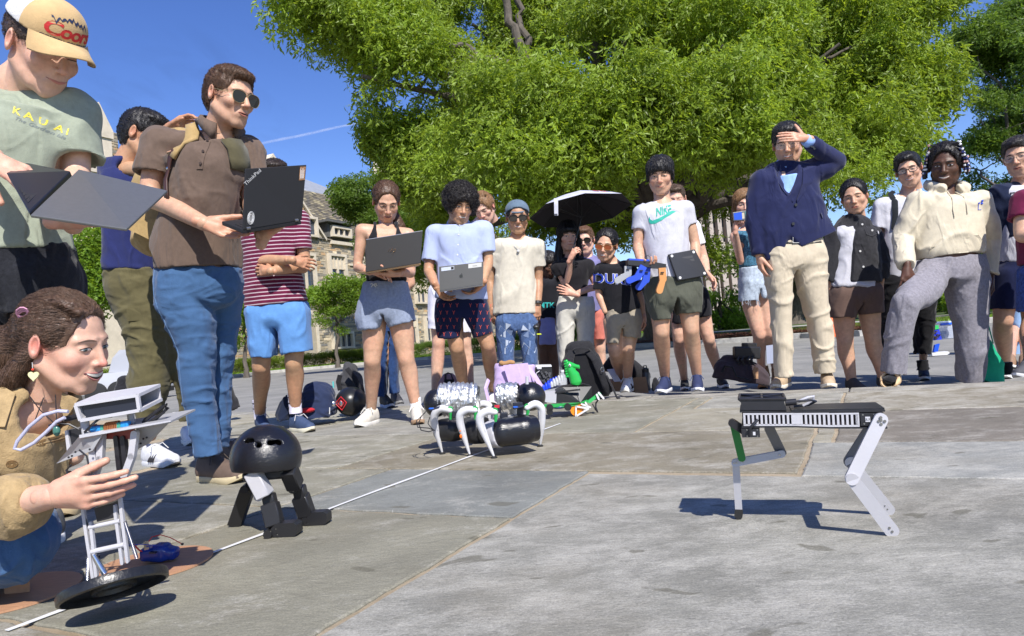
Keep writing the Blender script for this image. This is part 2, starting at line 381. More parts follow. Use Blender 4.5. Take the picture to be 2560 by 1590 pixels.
def stone_mat(name):
 m=bpy.data.materials.new(name);m.use_nodes=True;nt=m.node_tree;n=nt.nodes;l=nt.links;p=n['Principled BSDF']
 p.inputs['Specular IOR Level'].default_value=.3
 tc=n.new('ShaderNodeTexCoord')
 def mp(sc,rz=0):
  q=n.new('ShaderNodeMapping');q.inputs['Scale'].default_value=sc;q.inputs['Rotation'].default_value=(0,0,rz);l.new(tc.outputs['Object'],q.inputs[0]);return q.outputs[0]
 def noise(v,s,d=8,r=.6,dist=0):
  t=n.new('ShaderNodeTexNoise');t.inputs['Scale'].default_value=s;t.inputs['Detail'].default_value=d;t.inputs['Roughness'].default_value=r;t.inputs['Distortion'].default_value=dist
  l.new(v,t.inputs['Vector']);return t.outputs[0]
 def rg(x,a,b,c=0,d=1):
  r=n.new('ShaderNodeMapRange');r.inputs['From Min'].default_value=a;r.inputs['From Max'].default_value=b;r.inputs['To Min'].default_value=c;r.inputs['To Max'].default_value=d;l.new(x,r.inputs[0]);return r.outputs[0]
 def mix(f,a,b,k=1.0):
  x=n.new('ShaderNodeMix');x.data_type='RGBA';x.clamp_factor=True
  if k!=1.0:
   q=n.new('ShaderNodeMath');q.operation='MULTIPLY';l.new(f,q.inputs[0]);q.inputs[1].default_value=k;f=q.outputs[0]
  l.new(f,x.inputs[0])
  for i,q in((6,a),(7,b)):
   if isinstance(q,tuple):x.inputs[i].default_value=q
   else:l.new(q,x.inputs[i])
  return x.outputs[2]
 o=tc.outputs['Object']
 at=n.new('ShaderNodeAttribute');at.attribute_type='OBJECT';at.attribute_name='tint';col=at.outputs['Color']
 def scl(c,f):
  q=n.new('ShaderNodeVectorMath');q.operation='SCALE';l.new(c,q.inputs[0]);l.new(f,q.inputs['Scale']);return q.outputs[0]
 col=scl(col,rg(noise(o,2.2,6,.65,.4),.3,.7,.78,1.2))
 col=scl(col,rg(noise(mp((1,5,1),.5),26,6,.7),.3,.7,.82,1.16))
 bloom=noise(mp((1,1.5,1),.2),4.2,14,.80,.25)
 ab=n.new('ShaderNodeAttribute');ab.attribute_type='OBJECT';ab.attribute_name='bloom'
 sm=n.new('ShaderNodeMath');sm.operation='ADD';l.new(bloom,sm.inputs[0]);l.new(ab.outputs['Fac'],sm.inputs[1])
 fineb=noise(mp((1,2.2,1),.7),75,6,.85);s2=n.new('ShaderNodeMath');s2.operation='MULTIPLY_ADD';l.new(fineb,s2.inputs[0]);s2.inputs[1].default_value=.42;l.new(sm.outputs[0],s2.inputs[2])
 col=mix(rg(s2.outputs[0],.71,.90),col,(.50,.48,.425,1),.66)
 warm=noise(o,1.3,5,.6);col=mix(rg(warm,.48,.72),col,(.20,.17,.115,1),.4)
 damp=noise(mp((1,1.6,1),.35),5.5,3,.45,.5);dm=rg(damp,.665,.69)
 col=mix(dm,col,(.105,.098,.07,1),.6)
 scr=noise(mp((2,40,1),.9),5,2,.5,.3);col=mix(rg(scr,.745,.78),col,(.55,.55,.53,1),.5)
 scr2=noise(mp((40,1.4,1),.4),4,2,.5,.4);col=mix(rg(scr2,.75,.79),col,(.5,.5,.48,1),.45)
 vo=n.new('ShaderNodeTexVoronoi');vo.inputs['Scale'].default_value=9;l.new(o,vo.inputs['Vector']);col=mix(rg(vo.outputs['Distance'],.018,.012),col,(.03,.03,.03,1),.8)
 col=scl(col,rg(noise(o,210,4,.85),.3,.7,.62,1.36))
 l.new(col,p.inputs['Base Color']);p.inputs['Roughness'].default_value=.8
 hb=noise(mp((1,1.7,1),.3),24,12,.78,.3);h2=noise(o,3.2,10,.65,.5);a=n.new('ShaderNodeMath');a.operation='MULTIPLY_ADD';l.new(h2,a.inputs[0]);a.inputs[1].default_value=2.2;l.new(hb,a.inputs[2])
 b=n.new('ShaderNodeBump');b.inputs['Distance'].default_value=.006;b.inputs['Strength'].default_value=.9;l.new(a.outputs[0],b.inputs['Height']);l.new(b.outputs[0],p.inputs['Normal'])
 return m
STONE=stone_mat('flagstone')
MORTAR=ground_mat('mortar',(.34,.27,.18,1),(.46,.38,.27,1),9,.006)
# stones: a0, a1, b0, b1, tint, bloom   (grid of the plaza)
GB,BR,BG,GY=(.242,.236,.204),(.215,.192,.140),(.285,.262,.198),(.228,.218,.168)
ST=[(-1.4,2.32,-.93,1.9,GB,.06),(-1.4,.80,-2.3,-.93,BR,.05),(.80,1.72,-1.84,-.93,GY,-.03),(1.72,2.36,-1.84,-.93,(.20,.207,.19),-.02),
(.80,1.72,-2.7,-1.84,GY,.04),(1.72,2.36,-3.2,-1.84,GY,.0),(2.36,3.28,-2.15,-.22,BR,.02),(2.32,2.94,-.22,1.1,(.26,.262,.24),.07),
(2.94,3.86,-.14,1.4,(.185,.165,.135),.0),(2.94,3.86,-.22,-.14,BG,.03),(3.28,4.16,-1.05,-.22,BG,.0),(3.86,4.78,-.14,1.7,BR,.09),(4.16,4.78,-.95,-.14,GB,.05),(3.86,4.16,-.22,-.14,BG,0),
(3.28,4.78,-2.1,-1.05,GY,.0),(4.16,4.78,-1.05,-.95,GY,0),(3.33,4.78,-3.5,-2.1,GB,.02),(2.36,3.33,-3.4,-2.15,GY,.03),(3.33,4.78,-4.7,-3.5,GY,.06),(1.9,3.33,-4.5,-3.4,GB,.04),
(.2,1.9,-4.2,-3.2,GY,.04),(.80,1.72,-3.2,-2.7,GB,.03),(-1.4,.80,-3.5,-2.3,GY,0),(2.32,2.94,1.1,2.6,BR,.0),(2.94,3.86,1.4,3.0,GY,.02),(3.86,4.78,1.7,3.2,GB,.04),(-1.4,2.32,1.9,4,BR,0),
(2.3,4.78,-6.6,-4.7,BG,.03),(1.9,2.3,-5.9,-4.5,GY,0),(-1,.2,-5,-3.5,GB,0),(-1,1.9,-6.6,-5,GY,0),(.2,1.9,-5,-4.2,BR,0),(3.86,4.78,3.2,5,GY,0),(2.94,3.86,3.0,5,BR,0),(2.32,2.94,2.6,5,GB,0)]
ST+=[(1.72,1.9,-4.2,-3.2,GY,0)]if 0 else[]
def wob(p,s):return float(vnoise(np.array([p[0]*s,p[1]*s,3.3])))
plaza=kind(mk('plaza_paving',[AB(-3,-9,-.006),AB(4.80,-9,-.006),AB(4.80,7,-.006),AB(-3,7,-.006),AB(-3,-9,-.3),AB(4.80,-9,-.3),AB(4.80,7,-.3),AB(-3,7,-.3)],
[(3,2,1,0),(0,1,5,4),(1,2,6,5),(2,3,7,6),(3,0,4,7)],MORTAR,smooth=False),'structure')
def flag(a0,a1,b0,b1,tint,bl,gap=.0085,name='flagstone'):
 a0+=gap;a1-=gap;b0+=gap;b1-=gap
 per=[];N=44
 for i in range(N):per.append((a0,b0+(b1-b0)*i/N))
 for i in range(N):per.append((a0+(a1-a0)*i/N,b1))
 for i in range(N):per.append((a1,b1-(b1-b0)*i/N))
 for i in range(N):per.append((a1-(a1-a0)*i/N,b0))
 top=[];rim=[];low=[]
 for a,b in per:
  w1=wob((a*2,b*2),6)*.006+wob((a*3,b*3),16)*.0035;w2=wob((a+9,b-5),7)*.006+wob((a+4,b+2),33)*.0035
  p=AB(a+w1,b+w2,0);ca=AB((a0+a1)/2,(b0+b1)/2);d=(ca-p).normalized()
  low.append(p+V(0,0,-.03));rim.append(p+V(0,0,-.003));top.append(p+d*.006)
 n=len(per);vs=low+rim+top
 fs=[(i,i+n,(i+1)%n+n,(i+1)%n)for i in range(n)]+[(i+n,i+2*n,(i+1)%n+2*n,(i+1)%n+n)for i in range(n)]+[tuple(range(3*n-1,2*n-1,-1))]
 o=mk(name,vs,fs,STONE,plaza,smooth=False);o['tint']=[tint[0]*1.0,tint[1]*1.0,tint[2]*1.0];o['bloom']=float(bl);return o
for s in ST:flag(*s)
b=-8.0
while b<6:
 L=rnd.uniform(1.0,1.9);flag(4.78,5.04,b,b+L,(.25,.235,.20),.06,.006,'edge_stone');b+=L
for i in range(1,5):
 pass
 # road, kerb, verge
KP=[(-500,1120),(-100,1055),(380,972),(640,937),(880,915),(1080,898),(1300,884),(1500,874),(1750,863),(2000,846),(2150,841),(2300,826),(2420,812),(2560,800),(2900,778)]
K=[G(u,v,ROADZ)for u,v in KP]
ASPH=ground_mat('asphalt',(.19,.187,.175,1),(.26,.252,.235,1),1.3,.006,(.31,.30,.275,1))
def sheet(name,pts,z,m):
 return kind(mk(name,[V(p[0],p[1],z)for p in pts],[tuple(range(len(pts)))],m,smooth=False),'structure')
sheet('ground',[(-900,-60),(900,-60),(900,1500),(-900,1500)],-.30,ground_mat('soil',(.06,.07,.03,1),(.09,.10,.04,1),.4))
road=kind(mk('road',[V(-60,-20,ROADZ),V(60,-20,ROADZ)]+[k+V(0,0,0)for k in K[::-1]],[tuple(range(len(K)+2))],ASPH,smooth=False),'structure')
KERB=ground_mat('kerb_granite',(.30,.29,.27,1),(.40,.39,.36,1),6,.006,(.22,.21,.2,1))
kerb=bpy.data.objects.new('kerb',None);C.objects.link(kerb);kerb['kind']='structure'
def along(pts,step):
 out=[]
 for p,q in zip(pts,pts[1:]):
  n=max(1,round((q-p).length/step))
  for i in range(n):out.append((p.lerp(q,i/n),p.lerp(q,(i+1)/n)))
 return out
Kn=[]
for i,k in enumerate(K):
 t=(K[min(i+1,len(K)-1)]-K[max(i-1,0)]).normalized();Kn.append(V(-t.y,t.x,0))
for p,q in along(K[1:-1],1.5):
 if(q-p).length>4:continue
 t=(q-p).normalized();n=V(-t.y,t.x,0);p=p+t*.008;q=q-t*.008
 bb=B();bb.prism([p,p+V(0,0,.13)+n*.02,p+V(0,0,.15)+n*.06,p+V(0,0,.15)+n*.26,p+n*.26],q-p);bb.build('kerb_stone',KERB,kerb)
GRASS=ground_mat('lawn_soil',(.05,.085,.018,1),(.085,.12,.03,1),1.2,.03,(.15,.16,.06,1))
VZ=ROADZ+.15
K2=[k+n*.26 for k,n in zip(K,Kn)]
verge=kind(mk('lawn',[V(p.x,p.y,VZ)for p in K2]+[V(400,500,VZ),V(-400,500,VZ),V(-300,10,VZ)],[tuple(range(len(K2)+3))[::-1]],GRASS,smooth=False),'structure')
MULCH=ground_mat('mulch',(.115,.045,.022,1),(.22,.10,.055,1),5,.05,(.06,.025,.012,1))
def bandpoly(u0,u1,off0,off1,z,name,m):
 Q=[(k,n)for k,n in zip(K,Kn)];pts=[(k+n*off0)for k,n in Q if u0<=proj(k)[0]<=u1];pts2=[(k+n*off1)for k,n in Q if u0<=proj(k)[0]<=u1]
 return kind(mk(name,[V(p.x,p.y,z)for p in pts+pts2[::-1]],[tuple(range(len(pts)+len(pts2)))[::-1]],m,smooth=False),'structure')
def proj(p):
 d=Vector(p)-Vector((0,0,HC));z=d.dot(FW);return CX+FPX*d.dot(RT)/z,CY-FPX*d.dot(UP)/z,z
bandpoly(1290,2160,.27,5.5,VZ+.02,'mulch_bed',MULCH)
PATH=ground_mat('path_concrete',(.33,.32,.29,1),(.42,.41,.38,1),2,.003)
bandpoly(1290,2160,11,14,VZ+.015,'footpath',PATH)
# grass blades on the verge, near the kerb
def grass_stuff(name,pts,h,m):
 vs=[];fs=[]
 for p in pts:
  a=rnd.uniform(0,6.28);d=V(math.cos(a),math.sin(a),0)*.018;t=V(rnd.uniform(-.03,.03),rnd.uniform(-.03,.03),h*rnd.uniform(.6,1.2));i=len(vs)
  vs+=[p-d,p+d,p+t];fs.append((i,i+1,i+2))
 return kind(mk(name,vs,fs,m,smooth=False),'stuff')
def leafmat(name,c,t,k=.5,rough=.45):
 m=bpy.data.materials.new(name);m.use_nodes=True;nt=m.node_tree;n=nt.nodes;l=nt.links;p=n['Principled BSDF'];out=n['Material Output']
 oi=n.new('ShaderNodeObjectInfo');ge=n.new('ShaderNodeNewGeometry')
 tn=n.new('ShaderNodeTexNoise');tn.inputs['Scale'].default_value=.55;l.new(ge.outputs['Position'],tn.inputs['Vector'])
 ad=n.new('ShaderNodeMath');ad.operation='MULTIPLY_ADD';l.new(ge.outputs['Random Per Island'],ad.inputs[0]);ad.inputs[1].default_value=.75;ad.inputs[2].default_value=.32
 a2=n.new('ShaderNodeMath');a2.operation='MULTIPLY_ADD';l.new(tn.outputs[0],a2.inputs[0]);a2.inputs[1].default_value=.9;l.new(ad.outputs[0],a2.inputs[2])
 def sc(c):
  q=n.new('ShaderNodeVectorMath');q.operation='SCALE';q.inputs[0].default_value=c;l.new(a2.outputs[0],q.inputs['Scale']);return q.outputs[0]
 l.new(sc(c),p.inputs['Base Color']);p.inputs['Roughness'].default_value=rough;p.inputs['Specular IOR Level'].default_value=.35
 tr=n.new('ShaderNodeBsdfTranslucent');l.new(sc(t),tr.inputs[0]);mx=n.new('ShaderNodeMixShader');mx.inputs[0].default_value=k
 l.new(p.outputs[0],mx.inputs[1]);l.new(tr.outputs[0],mx.inputs[2]);l.new(mx.outputs[0],out.inputs[0]);return m
LEAF_OAK=leafmat('leaf_willow_oak',(.155,.22,.024),(.46,.58,.04),.38)
LEAF_MID=leafmat('leaf_mid',(.095,.155,.024),(.22,.34,.03),.38)
LEAF_BRIGHT=leafmat('leaf_bright',(.14,.23,.028),(.34,.48,.03),.42)
LEAF_HEDGE=leafmat('leaf_hedge',(.12,.17,.015),(.20,.26,.02),.3)
pts=[]
for i in range(26000):
 j=rnd.randrange(1,len(K2)-2);p=K2[j].lerp(K2[j+1],rnd.random());n=Kn[j];off=rnd.random()**1.5*6
 u=proj(p)[0]
 if 1290<u<2160 and off<5.4:continue
 pts.append(V(p.x,p.y,VZ)+n*off)
grass_stuff('grass',pts,.09,LEAF_BRIGHT)
pts=[]
for i in range(14000):
 j=rnd.randrange(6,11);p=K[j].lerp(K[j+1],rnd.random());
 if proj(p)[0]>2155:continue
 pts.append((V(p.x,p.y,VZ+.02)+Kn[j]*rnd.uniform(.3,5.4)))
bb=B()
for p in pts[:9000]:
 a=rnd.uniform(0,3.14);d=V(math.cos(a),math.sin(a),rnd.uniform(-.3,.3))*.06;e=V(-math.sin(a),math.cos(a),0)*.02;u=V(0,0,.015+rnd.random()*.03)
 bb.add([p-d-e+u,p+d-e+u,p+d+e+u,p-d+e+u],[(0,1,2,3)])
kind(bb.build('mulch_chips',MULCH),'stuff')
# ================================================================== trees
BARK=mat('bark',(.10,.085,.07),.95,noise=.35,nscale=9,bump=.03,bscale=14,stretch=(1,1,.25))
def clump(n,R,leaf,wid,droop,seed):
 r=random.Random(seed);vs=[];fs=[]
 for i in range(n):
  while True:
   c=V(r.uniform(-1,1),r.uniform(-1,1),r.uniform(-1,1))
   if c.length<1:break
  c=V(c.x,c.y,c.z*.8)*R
  d=V(r.uniform(-1,1),r.uniform(-1,1),r.uniform(-1,.5)-droop);d+=V(c.x,c.y,0)*.9/R;d.normalize()
  s=d.cross(V(r.uniform(-1,1),r.uniform(-1,1),r.uniform(-.3,1))).normalized();nn=d.cross(s)
  for k in range(3):
   dd=(d+s*(k-1)*.75+nn*r.uniform(-.4,.4)).normalized();sd=dd.cross(nn).normalized();L=leaf*r.uniform(.7,1.25);c2=c+d*k*leaf*.4;i0=len(vs)
   vs+=[c2,c2+dd*L*.5+sd*wid,c2+dd*L-nn*L*.15,c2+dd*L*.5-sd*wid];fs.append((i0,i0+1,i0+2,i0+3))
 return vs,fs
_gn=None
def gn_crown():
 global _gn
 if _gn:return _gn
 g=bpy.data.node_groups.new('scatter','GeometryNodeTree');g.interface.new_socket('Geometry',in_out='INPUT',socket_type='NodeSocketGeometry');g.interface.new_socket('Geometry',in_out='OUTPUT',socket_type='NodeSocketGeometry')
 n=g.nodes;l=g.links;gi=n.new('NodeGroupInput');go=n.new('NodeGroupOutput')
 def at(nm,dt):
  a=n.new('GeometryNodeInputNamedAttribute');a.data_type=dt;a.inputs[0].default_value=nm;return[o for o in a.outputs if o.enabled and o.name=='Attribute'][0]
 sp=n.new('GeometryNodeSeparateGeometry');sp.domain='POINT';l.new(gi.outputs[0],sp.inputs[0]);l.new(at('pt','BOOLEAN'),sp.inputs[1])
 ip=n.new('GeometryNodeInstanceOnPoints');l.new(sp.outputs[0],ip.inputs['Points']);l.new(sp.outputs[1],ip.inputs['Instance'])
 l.new(at('rot','FLOAT_VECTOR'),ip.inputs['Rotation']);l.new(at('scl','FLOAT'),ip.inputs['Scale'])
 l.new(ip.outputs[0],go.inputs[0]);_gn=g;return g
def crown(name,parent,pts,cl,m,smin=.7,smax=1.25,stuff=False):
 vs,fs=cl;nv=len(vs);N=len(pts);o=mk(name,vs+[Vector(p)for p in pts],fs,m,parent,smooth=False);me=o.data
 a=me.attributes.new('pt','BOOLEAN','POINT');a.data.foreach_set('value',[False]*nv+[True]*N)
 a=me.attributes.new('scl','FLOAT','POINT');a.data.foreach_set('value',[1.0]*nv+[rnd.uniform(smin,smax)for _ in range(N)])
 a=me.attributes.new('rot','FLOAT_VECTOR','POINT');v=[]
 for i in range(nv+N):v+=[rnd.uniform(-.35,.35),rnd.uniform(-.35,.35),rnd.uniform(0,6.28)]
 a.data.foreach_set('vector',v)
 o['kind']='stuff';md=o.modifiers.new('leaves','NODES');md.node_group=gn_crown();return o
def lobe_pts(lobes,dens,rs=rnd,shell=.5,hole=.03):
 out=[]
 for c,rx,ry,rz in lobes:
  n=int(dens*(rx*ry*rz)**(2/3)*4)
  for i in range(n):
   while True:
    d=V(rs.uniform(-1,1),rs.uniform(-1,1),rs.uniform(-1,1))
    if .05<d.length<1:break
   d.normalize();r=1-shell*rs.random()**1.3
   p=V(c[0]+d.x*rx*r,c[1]+d.y*ry*r,c[2]+d.z*rz*r)
   if float(vnoise(np.array([p.x*.42,p.y*.42,p.z*.5]),4))+.4*float(vnoise(np.array([p.x*1.1,p.y*1.1,p.z*1.3]),9))<hole:continue
   out.append(p)
 return out
def limb(bb,a,b,r1,r2,seed,n=7,sag=.0):
 r=random.Random(seed);a=Vector(a);b=Vector(b);L=(b-a).length;pts=[];rs=[]
 for i in range(n+1):
  t=i/n;j=L*.045*math.sin(math.pi*t);pts.append(a.lerp(b,t)+V(r.uniform(-j,j),r.uniform(-j,j),r.uniform(-j,j)+sag*math.sin(math.pi*t)*L));rs.append(r1+(r2-r1)*t)
 bb.tube(pts,rs,9);return pts
def tree(name,label,base,trunk_top,lobes,dens,cl,m,r=.3,limbs=None,cat='tree',group=None,sm=(.7,1.25),extra=None):
 t=thing(name,label,cat,base,group);bb=B()
 bt=Vector(base)-V(0,0,.15);tp=limb(bb,bt,trunk_top,r*1.15,r*.7,3);bb.tube([bt-V(0,0,.1),bt+V(0,0,.35)],[r*1.8,r*1.1],12)
 fork=tp[-1]
 for i,(c,rx,ry,rz)in enumerate(lobes):
  st=tp[-1-(i%3)];e=Vector(c);pts=limb(bb,st,e,r*.42,r*.09,10+i,sag=.05)
  for k in range(4):
   q=pts[3+k];d=V(rnd.uniform(-1,1)*rx,rnd.uniform(-1,1)*ry,rnd.uniform(-.5,.8)*rz)*.75;limb(bb,q,q+d,r*.13,r*.03,50+i*5+k,5)
 for a,b_,r1,r2 in(limbs or[]):limb(bb,a,b_,r1,r2,int(abs(a[0]*10)),9)
 bb.build('trunk',BARK,t,smooth=True)
 crown('crown',t,lobe_pts(lobes,dens)+(extra or[]),cl,m,*sm);return t
CL_OAK=clump(75,.62,.15,.027,.55,1)
def PD(u,v,d,r,ry=None,rz=None):
 return(W(u,v,d),r,ry or r,rz or r)
L1=[PD(800,40,19,1.05,1.2,.8),PD(880,90,19,1.2,1.3,1.2),PD(780,-60,19,1.2),PD(950,40,20,1.8,1.8,1.4),PD(905,190,19,.6,.6,.8),PD(1010,130,20,1.5,1.6,1.2),PD(1000,290,21,1.1,1.2,.8),
PD(985,360,21,.85,1,.7),PD(1080,330,21,1.5,1.6,1.2),PD(1100,190,22,2.0,2,1.6),PD(1060,430,21,1.2,1.3,.9),PD(1180,420,19,1.6,1.6,1.1),PD(1180,60,24,2.6,2.4,2.2),
PD(1240,270,18,1.5,1.6,1.2),PD(1320,380,17,1.6,1.6,1.2),PD(1330,150,20,2.0,2,1.6),PD(1400,40,24,2.8,2.5,2.2),PD(1440,260,17,1.6,1.8,1.3),PD(1450,420,18,1.5,1.5,1.0),
PD(1560,100,18,2.0,2,1.7),PD(1570,300,17,1.7,1.8,1.3),PD(1600,420,20,1.5,1.6,1.0),PD(1640,-20,21,2.6,2.4,2),PD(1690,200,17,1.8,1.9,1.5),PD(1720,360,18,1.6,1.6,1.0),
PD(1800,80,19,2.1,2,1.7),PD(1830,270,18,1.6,1.7,1.3),PD(1930,170,19,1.9,2,1.5),PD(1950,340,18,1.4,1.5,1.1),PD(1960,20,22,2.5,2.3,1.9),PD(2070,250,20,1.8,1.9,1.4),
PD(2080,400,19,1.3,1.4,1.1),PD(2100,110,21,2.0,2,1.6),PD(2190,20,22,2.0,2,1.2),PD(2200,190,22,1.6,1.6,1.3),PD(2200,320,21,1.5,1.5,1.2),PD(2290,220,22,1.2,1.3,1.0),PD(2320,-10,22,1.0,1.1,.7),
PD(2140,440,21,1.3,1.3,.8),PD(1380,540,22,1.3,1.4,.7),PD(1260,500,22,1.3,1.4,.8),PD(1120,540,23,1.2,1.3,.9),PD(1060,620,26,1.0,1.1,1.3),PD(1520,550,23,1.2,1.3,.6),PD(1740,520,24,1.2,1.2,.8),PD(1880,480,24,1.4,1.4,.8),PD(2010,500,25,1.4,1.4,.9),PD(1740,640,27,.9,.9,1.2)]
tb=G(1650,862,ROADZ);tb=V(tb.x*1.09,tb.y*1.09,VZ)
for u,v,d in((1150,300,27),(1300,200,29),(1450,350,28),(1600,200,29),(1750,330,28),(1900,200,29),(2050,330,28),(1350,470,28),(1550,480,27),(1900,420,28),(1200,480,27),(1450,60,30),(1750,50,30),(2100,80,29)):
 L1.append(PD(u,v,d,2.4,2.2,1.8))
hub=W(1640,400,23)
LB=[]
for(u0,v0,d0),(u1,v1,d1),r1,r2 in[((1560,330,23),(1290,165,20),.20,.10),((1290,165,20),(1090,95,19.5),.10,.06),((1090,95,19.5),(830,20,19),.06,.02),((1310,165,20),(1250,-40,20),.16,.1),
((1330,180,20),(1290,-60,20.5),.12,.09),((1560,330,23),(1300,250,20),.13,.07),((1300,250,20),(1100,140,20),.08,.04),((1500,420,23),(1490,0,21),.3,.2),((1490,60,21),(1470,-80,21),.2,.15),
((1640,420,23),(1560,-60,22),.26,.15),((1680,470,23),(1860,390,20),.2,.12),((1860,390,20),(2000,370,20),.12,.06),((1670,480,24),(1970,150,25),.22,.08),((1700,520,24),(1860,410,21),.25,.14),((1080,150,19.7),(935,170,19),.05,.02),((1250,150,19.5),(1150,200,19.2),.07,.03)]:
 LB.append((W(u0,v0,d0),W(u1,v1,d1),r1,r2))
tree('willow_oak','huge spreading willow oak with bright yellow green leaves over the crowd','tree' and tb,W(1655,480,25),L1,12,CL_OAK,LEAF_OAK,.62,LB,extra=lobe_pts(L1[:11],8,hole=-.35))
CL_MID=clump(110,.7,.15,.035,.1,2)
L3=[PD(2520,150,34,2.6,2.5,1.8),PD(2450,300,34,2.0,2,1.5),PD(2560,330,34,2.8,2.5,2.0),PD(2410,210,34,1.5),PD(2600,60,36,2.5,2.5,2),PD(2430,420,35,1.8,1.8,1.2),PD(2560,460,35,2.8,2.5,1.6),PD(2440,120,34,1.3)]
p=G(2620,815,ROADZ);p=V(p.x*1.15,p.y*1.15,VZ)
tree('shade_tree','dark green tree on the lawn behind the man in the cream hoodie',p,W(2620,560,36),L3,13,CL_MID,LEAF_MID,.3)
CL_SM=clump(80,.5,.11,.032,0,3)
CL_BR=clump(90,.5,.10,.036,-.1,5)
def small(name,label,u,v,d,lobes,m,r=.09,cl=CL_BR,dens=13,cat='tree',group=None,sm=(.5,1)):
 b0=W(u,v,d);b0=V(b0.x,b0.y,VZ);tree(name,label,b0,W(u,lobes[0][0]if 0 else v-60,d),[PD(*q)for q in lobes],dens,cl,m,r,cat=cat,group=group,sm=sm)
small('young_tree','bright green young tree behind the man in the navy t-shirt',225,800,22,[(215,600,22,.8,.7,.6),(250,660,22,.8,.7,.6),(190,680,22,.8),(270,720,22,.65),(215,740,22,.7),(290,620,22,.5)],LEAF_BRIGHT)
small('small_tree','low spreading green tree in front of the window below the gable',840,850,36,[(800,745,36,.9,.8,.7),(850,720,36,1.0,.9,.6),(890,760,36,1.0,.9,.7),(820,790,36,.9,.8,.5),(875,800,36,.9),(900,700,36,.6)],LEAF_BRIGHT)
small('courtyard_tree','small leafy tree glimpsed behind the man in jeans',610,850,30,[(600,700,30,.9),(615,760,30,.9),(590,820,30,.8),(600,620,30,.7)],LEAF_BRIGHT)
small('roofside_tree','green tree standing before the tower, left of the oak',915,860,42,[(900,490,42,1.4,1.4,1),(930,540,42,1.4,1.3,1.2),(890,525,42,1.0),(960,480,42,1.4),(1000,520,42,1.5),(960,600,42,1.5)],LEAF_MID,.2,CL_MID,18,sm=(.8,1.3))
small('garden_tree','bright bushy tree on the far lawn between the phone and the dark laptop',1800,812,45,[(1790,700,45,1.4,1.4,1.2),(1830,740,45,1.5,1.4,1.1),(1770,770,45,1.4,1.3,1),(1840,790,45,1.3,1.2,.8),(1790,660,45,.7),(1750,740,45,1.3),(1710,760,45,1.5,1.4,1.4)],LEAF_BRIGHT,.15,CL_BR,24,sm=(.9,1.5))
small('lawn_tree','dark trunked tree on the lawn seen between the khaki trousers',1990,810,42,[(1990,620,42,2.6),(1920,640,42,2.2),(2060,620,42,2.4),(2000,700,42,1.8,1.8,1.2),(2120,560,42,2.2)],LEAF_MID,.55,CL_MID,16,sm=(.9,1.4))
small('field_tree','tree at the edge of the lawn behind the hooded man',2330,790,55,[(2330,700,55,2.4,2.4,1.2),(2250,700,55,2.2,2.2,1.4),(2420,690,55,2.4,2.4,1.6),(2500,680,55,2.6),(2170,720,55,2.2,2.2,1.6)],LEAF_MID,.4,CL_MID,14,sm=(1,1.6))
# hedge
def hedge(name,label,pts,hgt,dp,m,n,cat='hedge',cl=CL_SM,sc=(.35,.6)):
 t=thing(name,label,cat,pts[0]);P_=[]
 for i in range(n):
  j=rnd.randrange(len(pts)-1);p=pts[j].lerp(pts[j+1],rnd.random());d=(pts[j+1]-pts[j]).normalized();nn=V(-d.y,d.x,0)
  s=rnd.random();q=p+nn*rnd.uniform(-dp/2,dp/2)+V(0,0,rnd.uniform(.75,1)*hgt if s<.5 else rnd.uniform(.05,1)*hgt)
  P_.append(q)
 crown('foliage',t,P_,cl,m,*sc)
 bb=B()
 for p,q in zip(pts,pts[1:]):
  k=max(1,int((q-p).length/.5))
  for i in range(k):c=p.lerp(q,i/k);bb.tube([c,c+V(rnd.uniform(-.1,.1),rnd.uniform(-.1,.1),hgt*.8)],[.02,.008],5)
 kind(bb.build('stem',BARK,t),'stuff');return t
def hp(u,off,z=VZ):
 j=max(i for i in range(len(K)-1)if proj(K[i])[0]<=u);f=(u-proj(K[j])[0])/(proj(K[j+1])[0]-proj(K[j])[0]);q=K[j].lerp(K[j+1],f)+Kn[j].lerp(Kn[j+1],f)*off;return V(q.x,q.y,z)
CL_H=clump(60,.42,.07,.026,-.3,7)
hedge('hedge','clipped yellow green hedge along the foot of the stone building',[hp(u,2.9)for u in(400,560,700,840,930)],.62,.9,LEAF_HEDGE,1500,cl=CL_H)
hedge('low_hedge','darker low hedge in the shade behind the curly haired man',[hp(u,3.6)for u in(960,1080,1200,1330)],.75,.9,LEAF_MID,900,cl=CL_H)
hedge('boxwood_row','row of rounded green bushes on the far lawn behind the phone',[hp(u,18)for u in(1700,1850,2000,2120)],.9,1.2,LEAF_BRIGHT,900,cl=CL_H,sc=(.6,1))
hedge('far_hedge','dark hedge across the far lawn behind the hooded man',[W(u,v,40)for u,v in((2200,792),(2300,784),(2420,774),(2560,764))],1.0,1.2,LEAF_MID,900,cl=CL_H,sc=(.6,1))
# far woods closing the horizon
P_=[]
for i in range(1500):
 u=rnd.uniform(-300,2900);d=rnd.uniform(95,125);g_=W(u,850-(u-1280)*.0857,d);P_.append(V(g_.x,g_.y,rnd.random()**1.2*(6+4*float(vnoise(np.array([u*.008,1.,1.]))))))
o=crown('far_woods',None,P_,clump(120,1.6,.4,.16,0,9),LEAF_MID,1.2,2.2);o['kind']='stuff'

